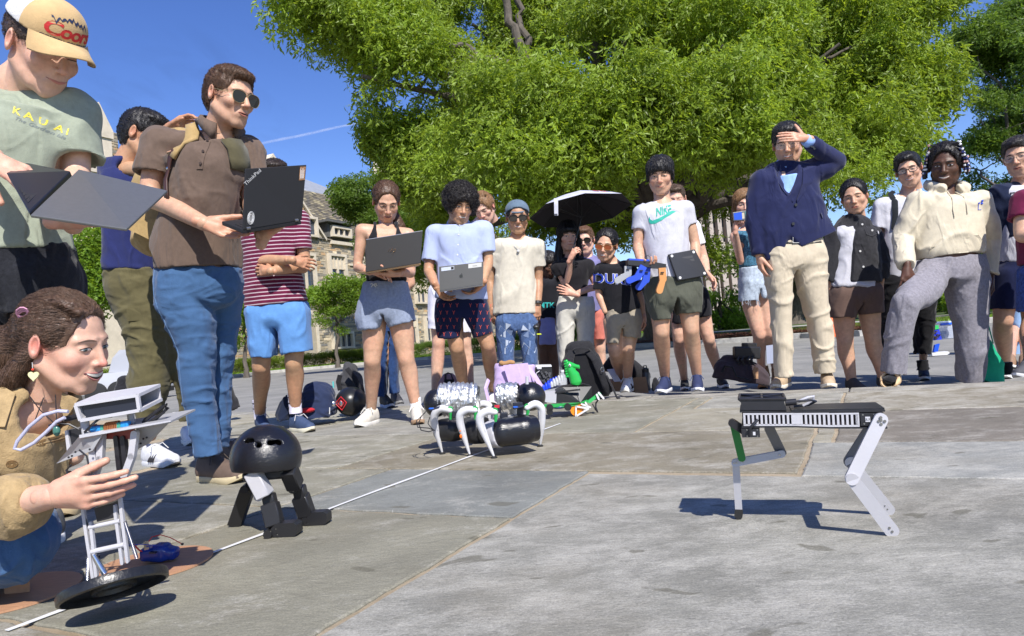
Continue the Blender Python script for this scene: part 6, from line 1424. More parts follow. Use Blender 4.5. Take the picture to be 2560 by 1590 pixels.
def man_behind_umbrella():
 p=Person('man in sunglasses, lavender t-shirt and coral shorts standing behind the umbrella',A2,6.9,'fair')
 p.start(gz(A2,840,1300,ROADZ));make_head(p,p.p(762,445,0),.25,-8,0,0,smile=.5,mouth='closed',hair='short',haircol=(.12,.06,.03),glasses=('shades',(.02,.02,.02),(.02,.02,.025)))
 setneck(p,p.p(765,545,.05));nb=p.neck[0];la=arm(p,(690,590),(680,760),(700,880),nb);ra=arm(p,(860,590),(875,760),(850,900),nb)
 torso(p,[(700,900,870,900,.12),(700,600,860,600,.12)]);l1=leg(p,(760,950),(770,1150),(780,1330));l2=leg(p,(855,950),(865,1160),(872,1330))
 tee(p,[(695,915,888,915,.13),(700,750,880,750,.13),(700,620,865,620,.12),(725,575,845,575,.10)],cloth('tee_lavender',(.18,.17,.33)),(.6,.6))
 shorts(p,[(700,915,892,915,.13)],[[(700,930,800,930,.12),(712,1105,800,1105,.11)],[(800,930,896,930,.12),(812,1105,900,1105,.11)]],cloth('shorts_coral',(.55,.17,.13)))
 foot(p,l1,A2,None,None,ROADZ,.28,up=(.1,.1,.12));foot(p,l2,A2,None,None,ROADZ,.28,up=(.1,.1,.12));hand(p,(850,905),(0,-1,0),(1,0,0),(0,0,1));finish_body(p);return p
def woman_mtk():
 p=Person('person in black t-shirt and periwinkle skirt half hidden behind the woman with the umbrella',A2,6.9,'brown',fem=True)
 p.start(gz(A2,510,1350,ROADZ));make_head(p,p.p(520,610,0),.225,30,-20,0,fem=True,hair='bob',haircol=(.012,.008,.008),eyes=.6)
 setneck(p,p.p(515,690,.05));nb=p.neck[0];la=arm(p,(450,735),(440,880),(460,960),nb,.9);ra=arm(p,(585,735),(600,880),(575,960),nb,.9)
 torso(p,[(460,960,570,960,.11),(460,750,580,750,.11)]);l1=leg(p,(478,1000),(480,1190),(492,1340),.95);l2=leg(p,(545,1000),(548,1190),(560,1340),.95)
 o=tee(p,[(445,955,585,955,.12),(450,850,588,850,.12),(455,760,580,760,.11),(475,725,560,725,.09)],cloth('tee_black',(.012,.012,.015)),(.6,.6),.06,.058)
 def ops(f):f.loft([p.sec(q)for q in[(455,945,565,945,.11),(448,1040,572,1040,.13),(446,1136,570,1136,.135)]],k=.01,flat=(True,True))
 build_gar(p,'skirt',ops,cloth('skirt_periwinkle',(.24,.25,.46)),[p.p(440,940),p.p(580,1140)],wr=(.008,9,(1,1,.3)))
 vs,fs=text_verts('MTK',.075,extra=.002);decal('slogan',vs,fs,p.p(500,875),RT,UP,mat('print_teal',(.02,.35,.33),.7),o,o,FW,.003)
 foot(p,l1,A2,None,None,ROADZ,.25,up=(.1,.1,.1));foot(p,l2,A2,None,None,ROADZ,.25,up=(.1,.1,.1));finish_body(p);return p
 # ------------------------------------------------------------------ woman in the black university tee (A3)
def woman_duke():
 p=Person('woman in orange tinted sunglasses and black t-shirt with blue college letters, mouth open',A3,5.4,'light',fem=True)
 p.start(gz(A3,180,1420));make_head(p,p.p(82,592,-.03),.222,-14,-4,12,fem=True,smile=.0,mouth='open',hair='tiedback',haircol=(.010,.009,.010),glasses=('tinted',(.35,.16,.05),(.30,.08,.03)),eyes=.5)
 setneck(p,p.p(118,690,.05));nb=p.neck[0]
 la=arm(p,(50,725),(40,860),(75,960,-.05),nb,.92);ra=arm(p,(212,715),(272,868),(292,975),nb,.92)
 torso(p,[(75,960,270,940,.11),(60,850,235,840,.10),(50,740,215,735,.10)])
 l1=leg(p,(120,1020),(132,1190),(172,1350),.98);l2=leg(p,(225,1010),(208,1170),(205,1335),.98)
 hand(p,(294,980),(.1,-1,0),(-1,0,0),(0,0,1),sc=.9,curl=(35,40,20))
 o=tee(p,[(72,995,285,940,.125),(52,900,250,870,.12),(40,810,220,800,.12),(55,725,205,715,.09)],cloth('tee_black',(.012,.012,.015)),(.85,.85),.058,.056)
 shorts(p,[(70,950,280,940,.12),(68,1010,284,1000,.13)],[[(70,1000,180,1000,.12),(76,1080,168,1080,.11),(80,1148,162,1140,.10)],[(165,1000,284,990,.12),(162,1060,280,1050,.115),(160,1118,276,1100,.105)]],cloth('shorts_khaki',(.30,.26,.20)))
 vs,fs=text_verts('DUKE',.112,extra=.0032,space=.95);decal('college_letters',vs,fs,p.p(108,780),(RT*.97-UP*.06)*1.05,UP,mat('letters_white',(.75,.75,.78),.7),o,o,FW,.003)
 vs,fs=text_verts('DUKE',.112,extra=.0008,space=.99);decal('college_letters',vs,fs,p.p(108,780),(RT*.97-UP*.06)*1.05,UP,mat('letters_blue',(.01,.05,.45),.7),o,o,FW,.0045)
 foot(p,l2,A3,(228,1395),(152,1432),L=.25,up=(.75,.75,.75),sole=(.72,.7,.64),lace=(.75,.75,.75),stripe=(.01,.01,.015));foot(p,l1,A3,(182,1370),(170,1400),L=.25,up=(.7,.7,.7));sock(p,l2['pts'][2]+V(0,0,.06),l2['pts'][2]+V(0,0,-.02),.037,(.6,.6,.6));finish_body(p);return p
def man_behind_tee():
 p=Person('person in black shorts standing behind the man in the white t-shirt',A3,6.1,'fair')
 p.start(gz(A3,640,1390,ROADZ));make_head(p,p.p(480,330,0),.235,0,-5,0,hair='short',haircol=(.08,.05,.03),nofeat=True)
 setneck(p,p.p(500,430,.05));nb=p.neck[0];la=arm(p,(430,480),(430,640),(440,780),nb);ra=arm(p,(585,480),(640,650),(660,740,-.2),nb)
 torso(p,[(460,840,620,840,.12),(450,500,590,500,.12)]);l1=leg(p,(500,900),(498,1120),(530,1355),1.0);l2=leg(p,(615,900),(668,1120),(738,1345),1.0)
 tee(p,[(450,880,640,860,.13),(450,700,625,700,.13),(445,520,590,520,.12),(470,470,560,470,.1)],cloth('tee_offwhite',(.7,.7,.72)),(.6,.6))
 shorts(p,[(460,850,660,840,.13)],[[(455,880,560,880,.12),(455,1030,560,1030,.11)],[(550,870,668,860,.12),(590,1000,680,975,.11)]],cloth('shorts_black',(.014,.014,.018)))
 foot(p,l1,A3,(530,1380),(520,1415),ROADZ,.27,up=(.02,.02,.02),lace=(.3,.3,.3));foot(p,l2,A3,(715,1375),(785,1400),ROADZ,.27,up=(.02,.02,.025),lace=(.6,.6,.6));sock(p,l2['pts'][2]+V(0,0,.02),l2['pts'][2]+V(0,0,-.04),.039,(.03,.03,.03));hand(p,(660,742,-.2),(.4,-.6,.3),(-1,0,0),(0,.5,1));finish_body(p);return p
 # ------------------------------------------------------------------ woman with the phone (A4)
def woman_phone():
 p=Person('woman in patterned blue top and frayed denim shorts filming with her phone',A4,5.8,'fair',fem=True)
 p.start(gz(A4,275,1440,ROADZ));make_head(p,p.p(172,498,.02),.23,4,-2,5,fem=True,eyes=.7,hair='bob',haircol=(.20,.11,.05),hairn=2200)
 setneck(p,p.p(185,615,.06));nb=p.neck[0]
 la=arm(p,(122,655),(150,785,-.06),(122,622,-.22),nb,.88);ra=arm(p,(250,655),(270,790,-.06),(225,630,-.2),nb,.88)
 torso(p,[(150,830,270,830,.11),(150,740,250,740,.10),(130,660,245,660,.10)])
 l1=leg(p,(190,960),(245,1170),(262,1350),.95);l2=leg(p,(268,950),(300,1160),(330,1340),.95)
 hand(p,(122,620,-.22),(.1,1,.0),(.8,0,.4),(.5,.2,-.8),curls=[(35,45,30),(45,50,35),(55,55,35),(60,55,35)],sc=.88,thumb=(45,30,10));hand(p,(222,625,-.2),(-.1,1,0),(-.8,0,.4),(-.5,.2,-.8),curl=(40,50,30),sc=.88)
 tb=cloth('top_blue_print',(.05,.14,.22),noise=.75,nscale=75)
 tee(p,[(145,815,262,815,.10),(148,740,252,740,.10),(150,680,246,680,.095),(160,645,232,645,.08)],tb,(0,0),name='top',wr=(.004,8,(1,1,1)),neckr=.06)
 so=shorts(p,[(146,815,270,812,.105),(142,900,285,895,.125)],[[(142,900,245,900,.12),(140,1000,250,990,.115)],[(215,895,286,890,.12),(225,985,290,975,.11)]],cloth('denim_faded',(.40,.47,.56),noise=.3,nscale=45))
 b=B();r=random.Random(2)
 for i in range(26):x=r.uniform(145,250);q=on_surface(so,[p.p(x,992-abs(x-200)*.05)],FW,.003)[0];b.tube([q,q+V(r.uniform(-.01,.01),0,-.02),q+V(r.uniform(-.02,.02),-.005,-r.uniform(.03,.05))],.0012,4)
 kind(b.build('frayed_threads',cloth('denim_faded',(1,1,1)),so),'stuff')
 bt=(.30,.15,.06)
 for l,t in((l1,(255,1455)),(l2,(335,1440))):foot(p,l,A4,(l1 is l and 272 or 340,1425),t,ROADZ,.24,up=bt,sole=(.2,.1,.05),tall=.14)
 b=B();a=l1['pts'][2]
 for i in range(18):
  an=i/18*6.28;d=V(math.cos(an),math.sin(an),0)*.05;b.prism([a+d+V(0,0,.03),a+d*1.05+V(-d.y,d.x,0)*.25+V(0,0,.03),a+d*1.3+V(-d.y,d.x,0)*.2+V(0,0,-.07),a+d*1.3+V(0,0,-.07)],d*.05)
 b.build('boot_fringe',mat('suede_brown',bt,.9),p.root);finish_body(p);p.ph=p.p(160,545,-.27);return p
 # ------------------------------------------------------------------ woman in the black jacket (A4)
def woman_jacket():
 p=Person('woman in black denim jacket over white t-shirt and brown shorts',A4,5.3,'light',fem=True)
 p.start(gz(A4,800,1430,ROADZ));make_head(p,p.p(748,458,.0),.24,-4,-2,-4,fem=True,smile=.2,mouth='talk',eyes=.3,hair='tiedback',haircol=(.012,.010,.010),fat=.006,hairn=2200)
 setneck(p,p.p(738,580,.06));nb=p.neck[0]
 la=arm(p,(640,640),(610,800),(620,930),nb,.95);ra=arm(p,(850,645),(892,790),(880,935),nb,.98)
 torso(p,[(620,920,860,920,.12),(640,750,850,750,.11),(640,640,850,640,.10)])
 l1=leg(p,(690,1010),(698,1205),(735,1440),1.1);l2=leg(p,(820,1000),(842,1190),(900,1420),1.1)
 hand(p,(885,935),(-.05,-1,0),(-.4,0,-1),(-1,0,.3),curl=(20,30,18),sc=.95)
 tee(p,[(612,935,858,905,.135),(625,820,850,810,.125),(640,700,845,700,.12),(665,630,820,630,.09)],cloth('tee_white',(.50,.50,.55)),(0,0),neckr=.062,wr=(.012,7,(1,1,.5)))
 jk=cloth('jacket_black_denim',(.028,.028,.032),nscale=60,noise=.25)
 def ops(f):
  f.loft([p.sec(q)for q in[(600,900,884,890,.15),(604,780,878,780,.145),(612,680,870,675,.14),(655,610,832,605,.11)]],k=.03,flat=(True,False))
  sleeve(f,la,1.65,.062,.052,.03,k=.02);sleeve(f,ra,1.62,.064,.056,.03,k=.02)
  f.chain([p.p(725,560,-.08),p.p(703,650,-.15),p.p(688,760,-.16),p.p(662,960,-.17)],[.06,.085,.095,.115],k=.01,sub=True);f.cap(p.neck[0],p.neck[1],.06,.075,k=.01,sub=True)
 o,f=build_gar(p,'jacket',ops,jk,allpts(p,[(600,900,884,890,.15)]),wr=(.010,6,(1,1,.7)),h=.0085)
 b=B()
 for x,y in((750,600),(728,740),(742,820),(797,632)):c=on_surface(o,[p.p(x,y)],FW,.003)[0];b.cyl(c,c-FW*.005,.008,n=10)
 b.build('button',mat('steel',(.5,.5,.5)),o);q=mk('chest_pocket',on_surface(o,[p.p(*a)for a in((755,625),(822,618),(828,648),(795,665),(760,655))],FW,.006),[(0,1,2,3,4)],jk,o,smooth=False)
 collar(p,p.neck[0]+V(0,0,-.005),-FW,.072,.03,jk,gap=1.2,flap=.05)
 shorts(p,[(610,905,862,890,.125),(606,960,880,950,.14)],[[(606,960,752,960,.13),(604,1030,750,1030,.12),(610,1082,746,1078,.115)],[(742,950,888,945,.13),(750,1010,892,1010,.12),(756,1066,896,1050,.115)]],cloth('shorts_brown',(.115,.075,.062)))
 foot(p,l1,A4,None,None,ROADZ,.25,up=(.05,.05,.05));foot(p,l2,A4,None,None,ROADZ,.25,up=(.05,.05,.05),sole=(.7,.7,.7));finish_body(p);return p
 # ------------------------------------------------------------------ men at the far end (A5)
def man_glasses():
 p=Person('man in black framed glasses, white t-shirt and black joggers with a backpack strap',A5,5.55,'light')
 p.start(gz(A5,300,1400,ROADZ));make_head(p,p.p(242,280,0),.25,-4,-2,-6,smile=.9,mouth='teeth',eyes=.35,hair='crop',haircol=(.010,.009,.009),glasses=('rect',(.015,.013,.012),(.9,.9,.9)))
 setneck(p,p.p(238,405,.05));nb=p.neck[0]
 la=arm(p,(95,470),(70,640),(90,800),nb);ra=arm(p,(335,470),(355,640),(330,800),nb)
 torso(p,[(120,860,330,860,.12),(110,600,330,600,.12),(110,480,330,470,.10)]);l1=leg(p,(165,900),(150,1120),(135,1370),.75);l2=leg(p,(300,900),(325,1090),(318,1330),.78)
 tee(p,[(108,850,340,850,.14),(90,700,340,700,.14),(80,560,340,550,.135),(115,450,320,430,.10)],cloth('tee_white',(.50,.50,.55)),(.7,.7),.07,.07)
 shorts(p,[(112,845,345,845,.13)],[[(95,870,230,870,.12),(92,1080,200,1080,.1),(100,1300,170,1300,.08)],[(225,870,372,870,.12),(262,1000,378,1000,.11),(274,1120,372,1120,.095),(280,1264,350,1264,.075)]],cloth('joggers_black',(.010,.010,.012)),'joggers',(.010,8,(.8,.8,1.2)),.02)
 b=B();o=p.gar[0][1];b.tube([q-FW*.008 for q in on_surface(o,[p.p(*a)for a in((158,388),(140,400),(134,450),(130,520),(122,600))],FW,.004)],.022,8,flat=.35);b.build('backpack_strap',cloth('strap_black',(.015,.018,.022)),p.root,smooth=True)
 sock(p,l2['pts'][2]+V(0,0,.05),l2['pts'][2]+V(0,0,-.03),.042,(.012,.012,.014));foot(p,l2,A5,(305,1380),(312,1410),ROADZ,.29,up=(.012,.016,.04),sole=(.6,.6,.6),lace=(.3,.05,.1));foot(p,l1,A5,(130,1395),(120,1420),ROADZ,.29,up=(.012,.016,.04),sole=(.6,.6,.6));finish_body(p);return p
def man_right():
 p=Person('man in thin framed glasses with printed white t-shirt, navy jacket and dark shorts',A5,5.0,'light')
 p.start(gz(A5,790,1370,ROADZ));make_head(p,p.p(842,212,0),.26,-14,0,-4,smile=.1,mouth='talk',eyes=.35,hair='crop',haircol=(.02,.016,.015),fat=.008,glasses=('round',(.3,.26,.22),(.9,.9,.9)))
 setneck(p,p.p(848,350,.06));nb=p.neck[0]
 la=arm(p,(735,400),(720,600,.05),(740,780,.05),nb);ra=arm(p,(985,400),(1010,600),(1000,780),nb)
 torso(p,[(735,780,960,780,.14),(725,500,960,500,.14)]);l1=leg(p,(775,850),(750,1080),(765,1330),1.15);l2=leg(p,(900,850),(905,1080),(900,1330),1.15)
 o=tee(p,[(728,770,968,770,.15),(725,600,965,600,.15),(722,450,960,450,.14),(760,375,930,370,.10)],cloth('tee_white',(.50,.50,.55)),(0,0))
 r=random.Random(6);b=B()
 for i in range(34):x=760+r.gauss(0,26);y=468+r.gauss(0,28);ps=on_surface(o,[p.p(x+r.uniform(-9,9),y+r.uniform(-9,9))for _ in range(4)],FW,.003);b.tube(ps,.004,4)
 b.build('shirt_print',mat('print_dark',(.03,.03,.04),.8),o)
 def ops(f):sleeve(f,la,1.7,.075,.06,.02,k=.03);f.loft([p.sec(q)for q in[(712,640,770,640,.15,.04),(706,430,780,420,.13,.03)]],k=.03)
 build_gar(p,'jacket',ops,cloth('jacket_navy',(.012,.018,.045)),allpts(p,[]),wr=(.01,6,(1,1,.6)))
 shorts(p,[(728,768,970,768,.15),(700,850,985,850,.16)],[[(690,850,850,850,.14),(682,960,848,950,.13),(690,1040,838,1010,.12)],[(840,850,990,850,.14),(850,1030,990,1030,.12)]],cloth('shorts_navy',(.012,.018,.04)))
 sock(p,l1['pts'][2]+V(0,0,.03),l1['pts'][2]+V(0,0,-.06),.044,(.01,.01,.012));foot(p,l1,A5,(770,1370),(760,1400),ROADZ,.29,up=(.03,.03,.04));foot(p,l2,A5,(910,1370),(850,1390),0,.29,up=(.10,.10,.12),sole=(.6,.6,.6));finish_body(p);return p
def person_maroon():
 p=Person('person in maroon t-shirt cropped by the edge, arm folded, beside the printed white t-shirt',A5,4.4,'light')
 p.start(gz(A5,900,1400));make_head(p,p.p(985,180,0),.25,-20,0,0,hair='short',haircol=(.02,.02,.02),nofeat=True);setneck(p,p.p(985,330,.05));nb=p.neck[0]
 la=arm(p,(862,440),(850,620,-.05),(980,640,-.2),nb,1.1);ra=arm(p,(1130,440),(1150,620),(1000,660,-.2),nb);torso(p,[(880,780,1100,780,.12),(870,500,1110,500,.12)]);l1=leg(p,(930,850),(930,1080),(925,1330));l2=leg(p,(1070,850),(1070,1080),(1080,1330))
 tee(p,[(855,780,1120,780,.14),(855,600,1120,600,.14),(850,480,1130,480,.13),(885,410,1090,405,.1)],cloth('tee_maroon',(.13,.012,.045)),(.55,.55),.078,.078)
 shorts(p,[(855,800,1120,800,.14)],[[(855,830,985,830,.13),(850,1040,975,1040,.12)],[(985,830,1120,830,.13),(1000,1040,1120,1040,.12)]],cloth('denim_print',(.03,.06,.22),noise=.6,nscale=60))
 foot(p,l1,A5,(930,1380),(825,1398),0,.29,up=(.07,.07,.08),sole=(.6,.6,.6));foot(p,l2,A5,(1090,1380),(1085,1420),0,.29,up=(.07,.07,.08));finish_body(p);return p
def person_jeans_far():
 p=Person('person in pale blue jeans standing far back by the green bag',A5,7.6,'light')
 p.start(gz(A5,800,1330,ROADZ));make_head(p,p.p(830,560,0),.24,0,0,0,hair='short',haircol=(.05,.03,.02),nofeat=True);setneck(p,p.p(830,645,.05));nb=p.neck[0];la=arm(p,(770,690),(765,800),(770,900),nb);ra=arm(p,(895,690),(905,800),(900,900),nb);torso(p,[(780,920,880,920,.12),(775,720,890,720,.12)])
 l1=leg(p,(805,960),(812,1120),(795,1300),.8);l2=leg(p,(860,960),(865,1120),(865,1300),.8);tee(p,[(768,930,892,930,.13),(768,740,892,740,.12),(790,690,870,690,.1)],cloth('tee_offwhite',(.6,.6,.6)),(.6,.6))
 shorts(p,[(772,925,890,925,.12)],[[(770,950,832,950,.11),(785,1120,848,1120,.09),(772,1310,828,1310,.08)],[(830,950,892,950,.11),(838,1120,892,1120,.09),(845,1310,890,1310,.08)]],cloth('jeans_pale',(.22,.34,.52)),'jeans',hollow=.02);foot(p,l1,A5,(800,1320),(790,1345),ROADZ,.28,up=(.25,.15,.09));foot(p,l2,A5,(870,1320),(865,1345),ROADZ,.28,up=(.25,.15,.09));finish_body(p);return p
def man_behind_curly():
 p=Person('sandy haired man looking down behind the curly haired man, in white shorts',A1,6.6,'fair')
 p.start(gz(A1,700,1230,ROADZ));make_head(p,p.p(862,262,0),.25,-20,-25,-8,eyes=.4,hair='wavy',haircol=(.22,.12,.055),blush=.25,hairn=1500);setneck(p,p.p(815,355,.05));nb=p.neck[0]
 la=arm(p,(680,410),(640,560),(640,680),nb);ra=arm(p,(880,400),(880,540),(850,640),nb);torso(p,[(600,700,800,700,.12),(680,500,850,480,.12)]);l1=leg(p,(625,780),(622,960),(600,1200),1.15);l2=leg(p,(750,780),(762,960),(790,1210),1.1)
 tee(p,[(590,690,800,690,.13),(660,520,850,500,.13),(700,430,870,410,.11)],cloth('shirt_pink',(.45,.30,.32)),(.5,.5));shorts(p,[(572,650,800,650,.13)],[[(566,700,690,700,.13),(562,890,670,890,.12)],[(690,700,805,700,.13),(700,905,805,905,.12)]],cloth('shorts_white',(.68,.68,.78)))
 foot(p,l1,A1,None,None,ROADZ,.29,up=(.12,.14,.32),sole=(.5,.5,.5));foot(p,l2,A1,None,None,ROADZ,.29,up=(.4,.38,.34),sole=(.5,.48,.42));finish_body(p);return p
def person_jeans_behind():
 p=Person('person in dark blue jeans and black running shoes behind the woman with the ponytail',A1,5.95,'light')
 p.start(gz(A1,380,1290,ROADZ*0));make_head(p,p.p(368,360,0),.23,160,-10,0,hair='short',haircol=(.02,.016,.012),nofeat=True);setneck(p,p.p(368,450,.05));nb=p.neck[0];la=arm(p,(300,490),(290,620),(310,700),nb);ra=arm(p,(430,490),(478,640),(440,700),nb);torso(p,[(320,800,430,800,.12),(300,520,430,520,.12)])
 l1=leg(p,(345,850),(340,1040),(335,1230),.78);l2=leg(p,(395,850),(390,1040),(392,1220),.78);tee(p,[(300,810,440,810,.13),(295,560,440,560,.13),(320,490,410,490,.1)],cloth('tee_offwhite',(.6,.6,.6)),(.5,.5),.055,.055)
 shorts(p,[(310,800,440,800,.13)],[[(308,830,385,830,.12),(312,1040,378,1040,.09),(300,1235,362,1245,.08)],[(368,830,440,830,.12),(345,1040,412,1040,.09),(352,1225,418,1225,.08)]],cloth('jeans_dark',(.022,.05,.14),noise=.25,nscale=40),'jeans',hollow=.02)
 foot(p,l1,A1,(310,1285),(400,1300),0,.30,up=(.015,.016,.02),sole=(.42,.47,.6));foot(p,l2,A1,(395,1260),(480,1280),0,.30,up=(.03,.03,.035),sole=(.3,.3,.3));finish_body(p);return p

# ------------------------------------------------------------------ man in jeans with sunglasses (Z2, Z3)
def man_jeans():
 p=Person('tall man in brown polo shirt, blue jeans and aviator sunglasses typing on a black laptop',Z2,2.95,'light',vox=.0058)
 q3=lambda x,y,dd=0:W(*tf(Z3,x,y),p.D+dd)
 p.start(gz(Z3,780,1440));make_head(p,p.p(862,352,.0),.236,40,-6,2,smile=.35,mouth='talk',hair='short',haircol=(.085,.045,.024),glasses=('aviator',(.65,.48,.22),(.02,.025,.022)),eyes=.5,nose=1.1,beard=.25)
 setneck(p,p.p(805,575,.05));nb=p.neck[0]
 la=arm(p,(455,590,.02),(402,890,-.02),(712,1052,-.24),nb,1.1);ra=arm(p,(955,650,.10),(985,960,.06),(1052,1125,-.22),nb,1.05)
 torso(p,[(470,1250,880,1280,.12),(500,1050,870,1050,.12),(520,800,900,820,.13),(470,600,920,680,.10)])
 l1={'pts':[q3(580,330,-.03),q3(650,720,-.04),q3(715,1250,-.06)],'r':.74,'back':-RT*.8};l2={'pts':[q3(800,330,.09),q3(802,720,.15),q3(795,1220,.12)],'r':.70,'back':-RT*.8};p.legs+=[l1,l2]
 po=cloth('polo_brown',(.125,.088,.068),nscale=60,bump=.0010,bscale=420)
 o=tee(p,[(438,1288,906,1335,.145),(428,1180,905,1210,.145),(470,1020,905,1040,.14),(500,880,932,900,.145),(545,740,945,780,.145),(480,600,935,660,.12)],po,(.62,.62),.078,.080,[(.012,5,(1,1,.55)),(.004,12,(1,1,.6))],neckr=.070,name='polo_shirt',h=.0062)
 fwd=(V(RT.x,RT.y,0)*.62-V(FW.x,FW.y,0)*.78)
 collar(p,p.neck[0]+V(0,0,.035),fwd,.078,.035,po,gap=.9,flap=.05,thick=.005)
 b=B();c=[on_surface(o,[p.p(x,y)],FW,.004)[0]for x,y in((800,600),(795,690),(780,780))]
 q=[p.p(798+dx-i*4,590+i*32)for i in range(7)for dx in(-18,18)];m_=mk('placket',on_surface(o,q,FW,.004),[(2*i,2*i+1,2*i+3,2*i+2)for i in range(6)],po,o,smooth=False)
 for k in range(3):c=on_surface(o,[p.p(798-k*8,612+k*70)],FW,.006)[0];b.cyl(c,c-FW*.003,.0055,n=10)
 b.build('button',mat('button_brown',(.06,.04,.03),.4),o)
 jm=cloth('jeans_blue',(.048,.105,.215),noise=.32,nscale=28,stretch=(1,1,.35),bscale=600)
 def ops(f):
  S=lambda L:[p_sec3(p,q_)for q_ in L]
  f.loft(S([(432,232,888,255,.125),(430,320,892,330,.13)]),k=.02,flat=(True,False))
  f.loft(S([(432,330,715,330,.12,-.02),(440,420,716,420,.115,-.03),(500,560,745,560,.10,-.04),(556,700,748,700,.088,-.04),(570,820,744,820,.08,-.05),(588,1000,745,1000,.07,-.05),(620,1160,762,1160,.064,-.06),(645,1292,790,1280,.062,-.06)]),k=.012,flat=(False,True))
  f.loft(S([(660,330,896,330,.11,.08),(705,420,897,420,.10,.11),(728,560,884,560,.09,.14),(740,700,862,700,.08,.15),(745,820,842,820,.072,.15),(752,1000,836,1000,.064,.14),(752,1150,828,1150,.06,.13),(765,1250,822,1245,.058,.12)]),k=.012,flat=(False,True))
 jo,_=build_gar(p,'jeans',ops,jm,[q3(430,230),q3(895,1300),q3(640,1300),q3(640,700)],wr=[(.009,7,(.8,.8,1.2)),(.004,16,(.5,.5,1.6))],h=.0065)
 b=B()
 for pts in(((468,250),(490,400),(560,560),(620,720),(632,850),(640,1000),(668,1150),(700,1275)),):b.tube(on_surface(jo,[q3(x,y)for i in range(len(pts)-1)for x,y in[(pts[i][0]+(pts[i+1][0]-pts[i][0])*k/5,pts[i][1]+(pts[i+1][1]-pts[i][1])*k/5)for k in range(5)]],FW,.001),.0022,5)
 b.build('seam',cloth('jeans_stitch',(.09,.16,.29)),jo)
 br=(.115,.078,.058)
 foot(p,l1,Z3,(720,1430),(880,1440),L=.31,up=br,sole=(.50,.42,.26),lace=(.05,.035,.03),wid=.052,tall=.092);foot(p,l2,Z3,(770,1335),(900,1330),L=.30,up=br,sole=(.50,.42,.26),lace=(.05,.035,.03),wid=.050)
 sock(p,l1['pts'][2]+V(0,0,.09),l1['pts'][2]+V(0,0,-.03),.045,(.10,.10,.13))
 hand(p,(715,1050,-.24),(.95,-.28,-.12),(.1,.55,.7),(.25,.9,-.3),curl=(10,14,8),thumb=(28,10,6),spread=2,sc=1.05)
 hand(p,(1052,1130,-.22),(.30,.9,-.1),(-.3,.1,1),(.8,-.5,.2),curls=[(6,25,12),(4,22,12),(6,22,12),(8,26,14)],thumb=(55,10,6),sc=1.02)
 finish_body(p,.018)
 # wrist band
 w=ra['pts'][2];d=(ra['pts'][1]-w).normalized();b=B();b.tube([w+d*.015,w+d*.03],.033,16);b.build('wrist_band',mat('wood_bead',(.22,.12,.05),.5),p.root,smooth=True)
 p.polo=o;return p
def p_sec3(p,q):
 x0,y0,x1,y1,ry=q[:5];dd=q[5]if len(q)>5 else 0;a=W(*tf(Z3,x0,y0),p.D+dd);b=W(*tf(Z3,x1,y1),p.D+dd);return((a+b)/2,(b-a).normalized(),(b-a).length/2,ry)
 # ------------------------------------------------------------------ man in navy (Z2, Z3)
def man_navy():
 p=Person('man in navy t-shirt and olive trousers, his hand on the brown polo shirt',Z2,3.6,'tan',vox=.0068)
 q3=lambda x,y,dd=0:W(*tf(Z3,x,y),p.D+dd)
 p.start(gz(Z3,450,1340));make_head(p,p.p(372,572,.0),.25,62,-12,0,hair='short',haircol=(.012,.010,.010),eyes=.6)
 setneck(p,p.p(300,740,.05));nb=p.neck[0]
 la=arm(p,(192,762,.02),(395,735,-.10),(500,520,-.25),nb,1.1);ra=arm(p,(420,800,.15),(500,1000,.1),(480,1150,0),nb)
 torso(p,[(190,1200,410,1200,.12),(180,1000,420,1000,.12),(170,850,410,850,.12)])
 l1={'pts':[q3(280,350),q3(388,700,.0),q3(395,1180,0)],'r':.8,'back':FW};l2={'pts':[q3(440,350,.1),q3(525,650,.1),q3(588,1060,.15)],'r':.8,'back':FW};p.legs+=[l1,l2]
 hand(p,(500,515,-.26),(.85,.5,-.1),(.2,-.9,.3),(.2,.2,1),curl=(18,30,20),spread=3)
 o=tee(p,[(155,1325,450,1310,.135),(152,1180,450,1180,.135),(148,1000,445,1000,.135),(125,850,430,860,.13),(135,745,400,770,.10)],cloth('tee_navy',(.020,.026,.10)),(.42,.55),.074,.076,(.012,5.5,(1,1,.6)),name='t_shirt')
 def ops(f):
  S=lambda L:[p_sec3(p,q_)for q_ in L]
  f.loft(S([(158,250,440,250,.12),(155,330,455,330,.135)]),k=.02,flat=(True,False))
  f.loft(S([(155,330,430,330,.13),(200,450,470,450,.12),(262,600,488,600,.11),(284,760,494,760,.10),(280,900,492,900,.10),(300,1000,465,1000,.085),(322,1085,442,1085,.075)]),k=.012,flat=(False,True))
  f.loft(S([(350,330,470,330,.12,.1),(420,500,540,500,.11,.1),(470,650,575,640,.10,.1),(540,850,600,850,.09,.12),(565,1000,605,1000,.075,.15),(565,1100,608,1090,.07,.15)]),k=.012,flat=(False,True))
 po,_=build_gar(p,'trousers',ops,cloth('trousers_olive',(.105,.092,.045),nscale=40),[q3(150,250),q3(610,1110)],wr=[(.010,6,(.8,.8,1.1)),(.004,14,(.6,.6,1.4))],h=.0075)
 q=mk('cargo_pocket',on_surface(po,[q3(*a)for a in((338,470),(460,465),(468,530),(340,540))],FW,.006),[(0,1,2,3)],cloth('trousers_olive',(1,1,1)),po,smooth=False);md=q.modifiers.new('t','SOLIDIFY');md.thickness=.004
 wh=(.60,.60,.62)
 foot(p,l1,Z3,(360,1335),(560,1345),L=.30,up=wh,sole=(.62,.62,.63),lace=(.55,.55,.55),stripe=(.03,.03,.04),wid=.048);foot(p,l2,Z3,(545,1180),(650,1230),L=.29,up=wh,sole=(.62,.62,.60),lace=(.55,.55,.55))
 finish_body(p);return p
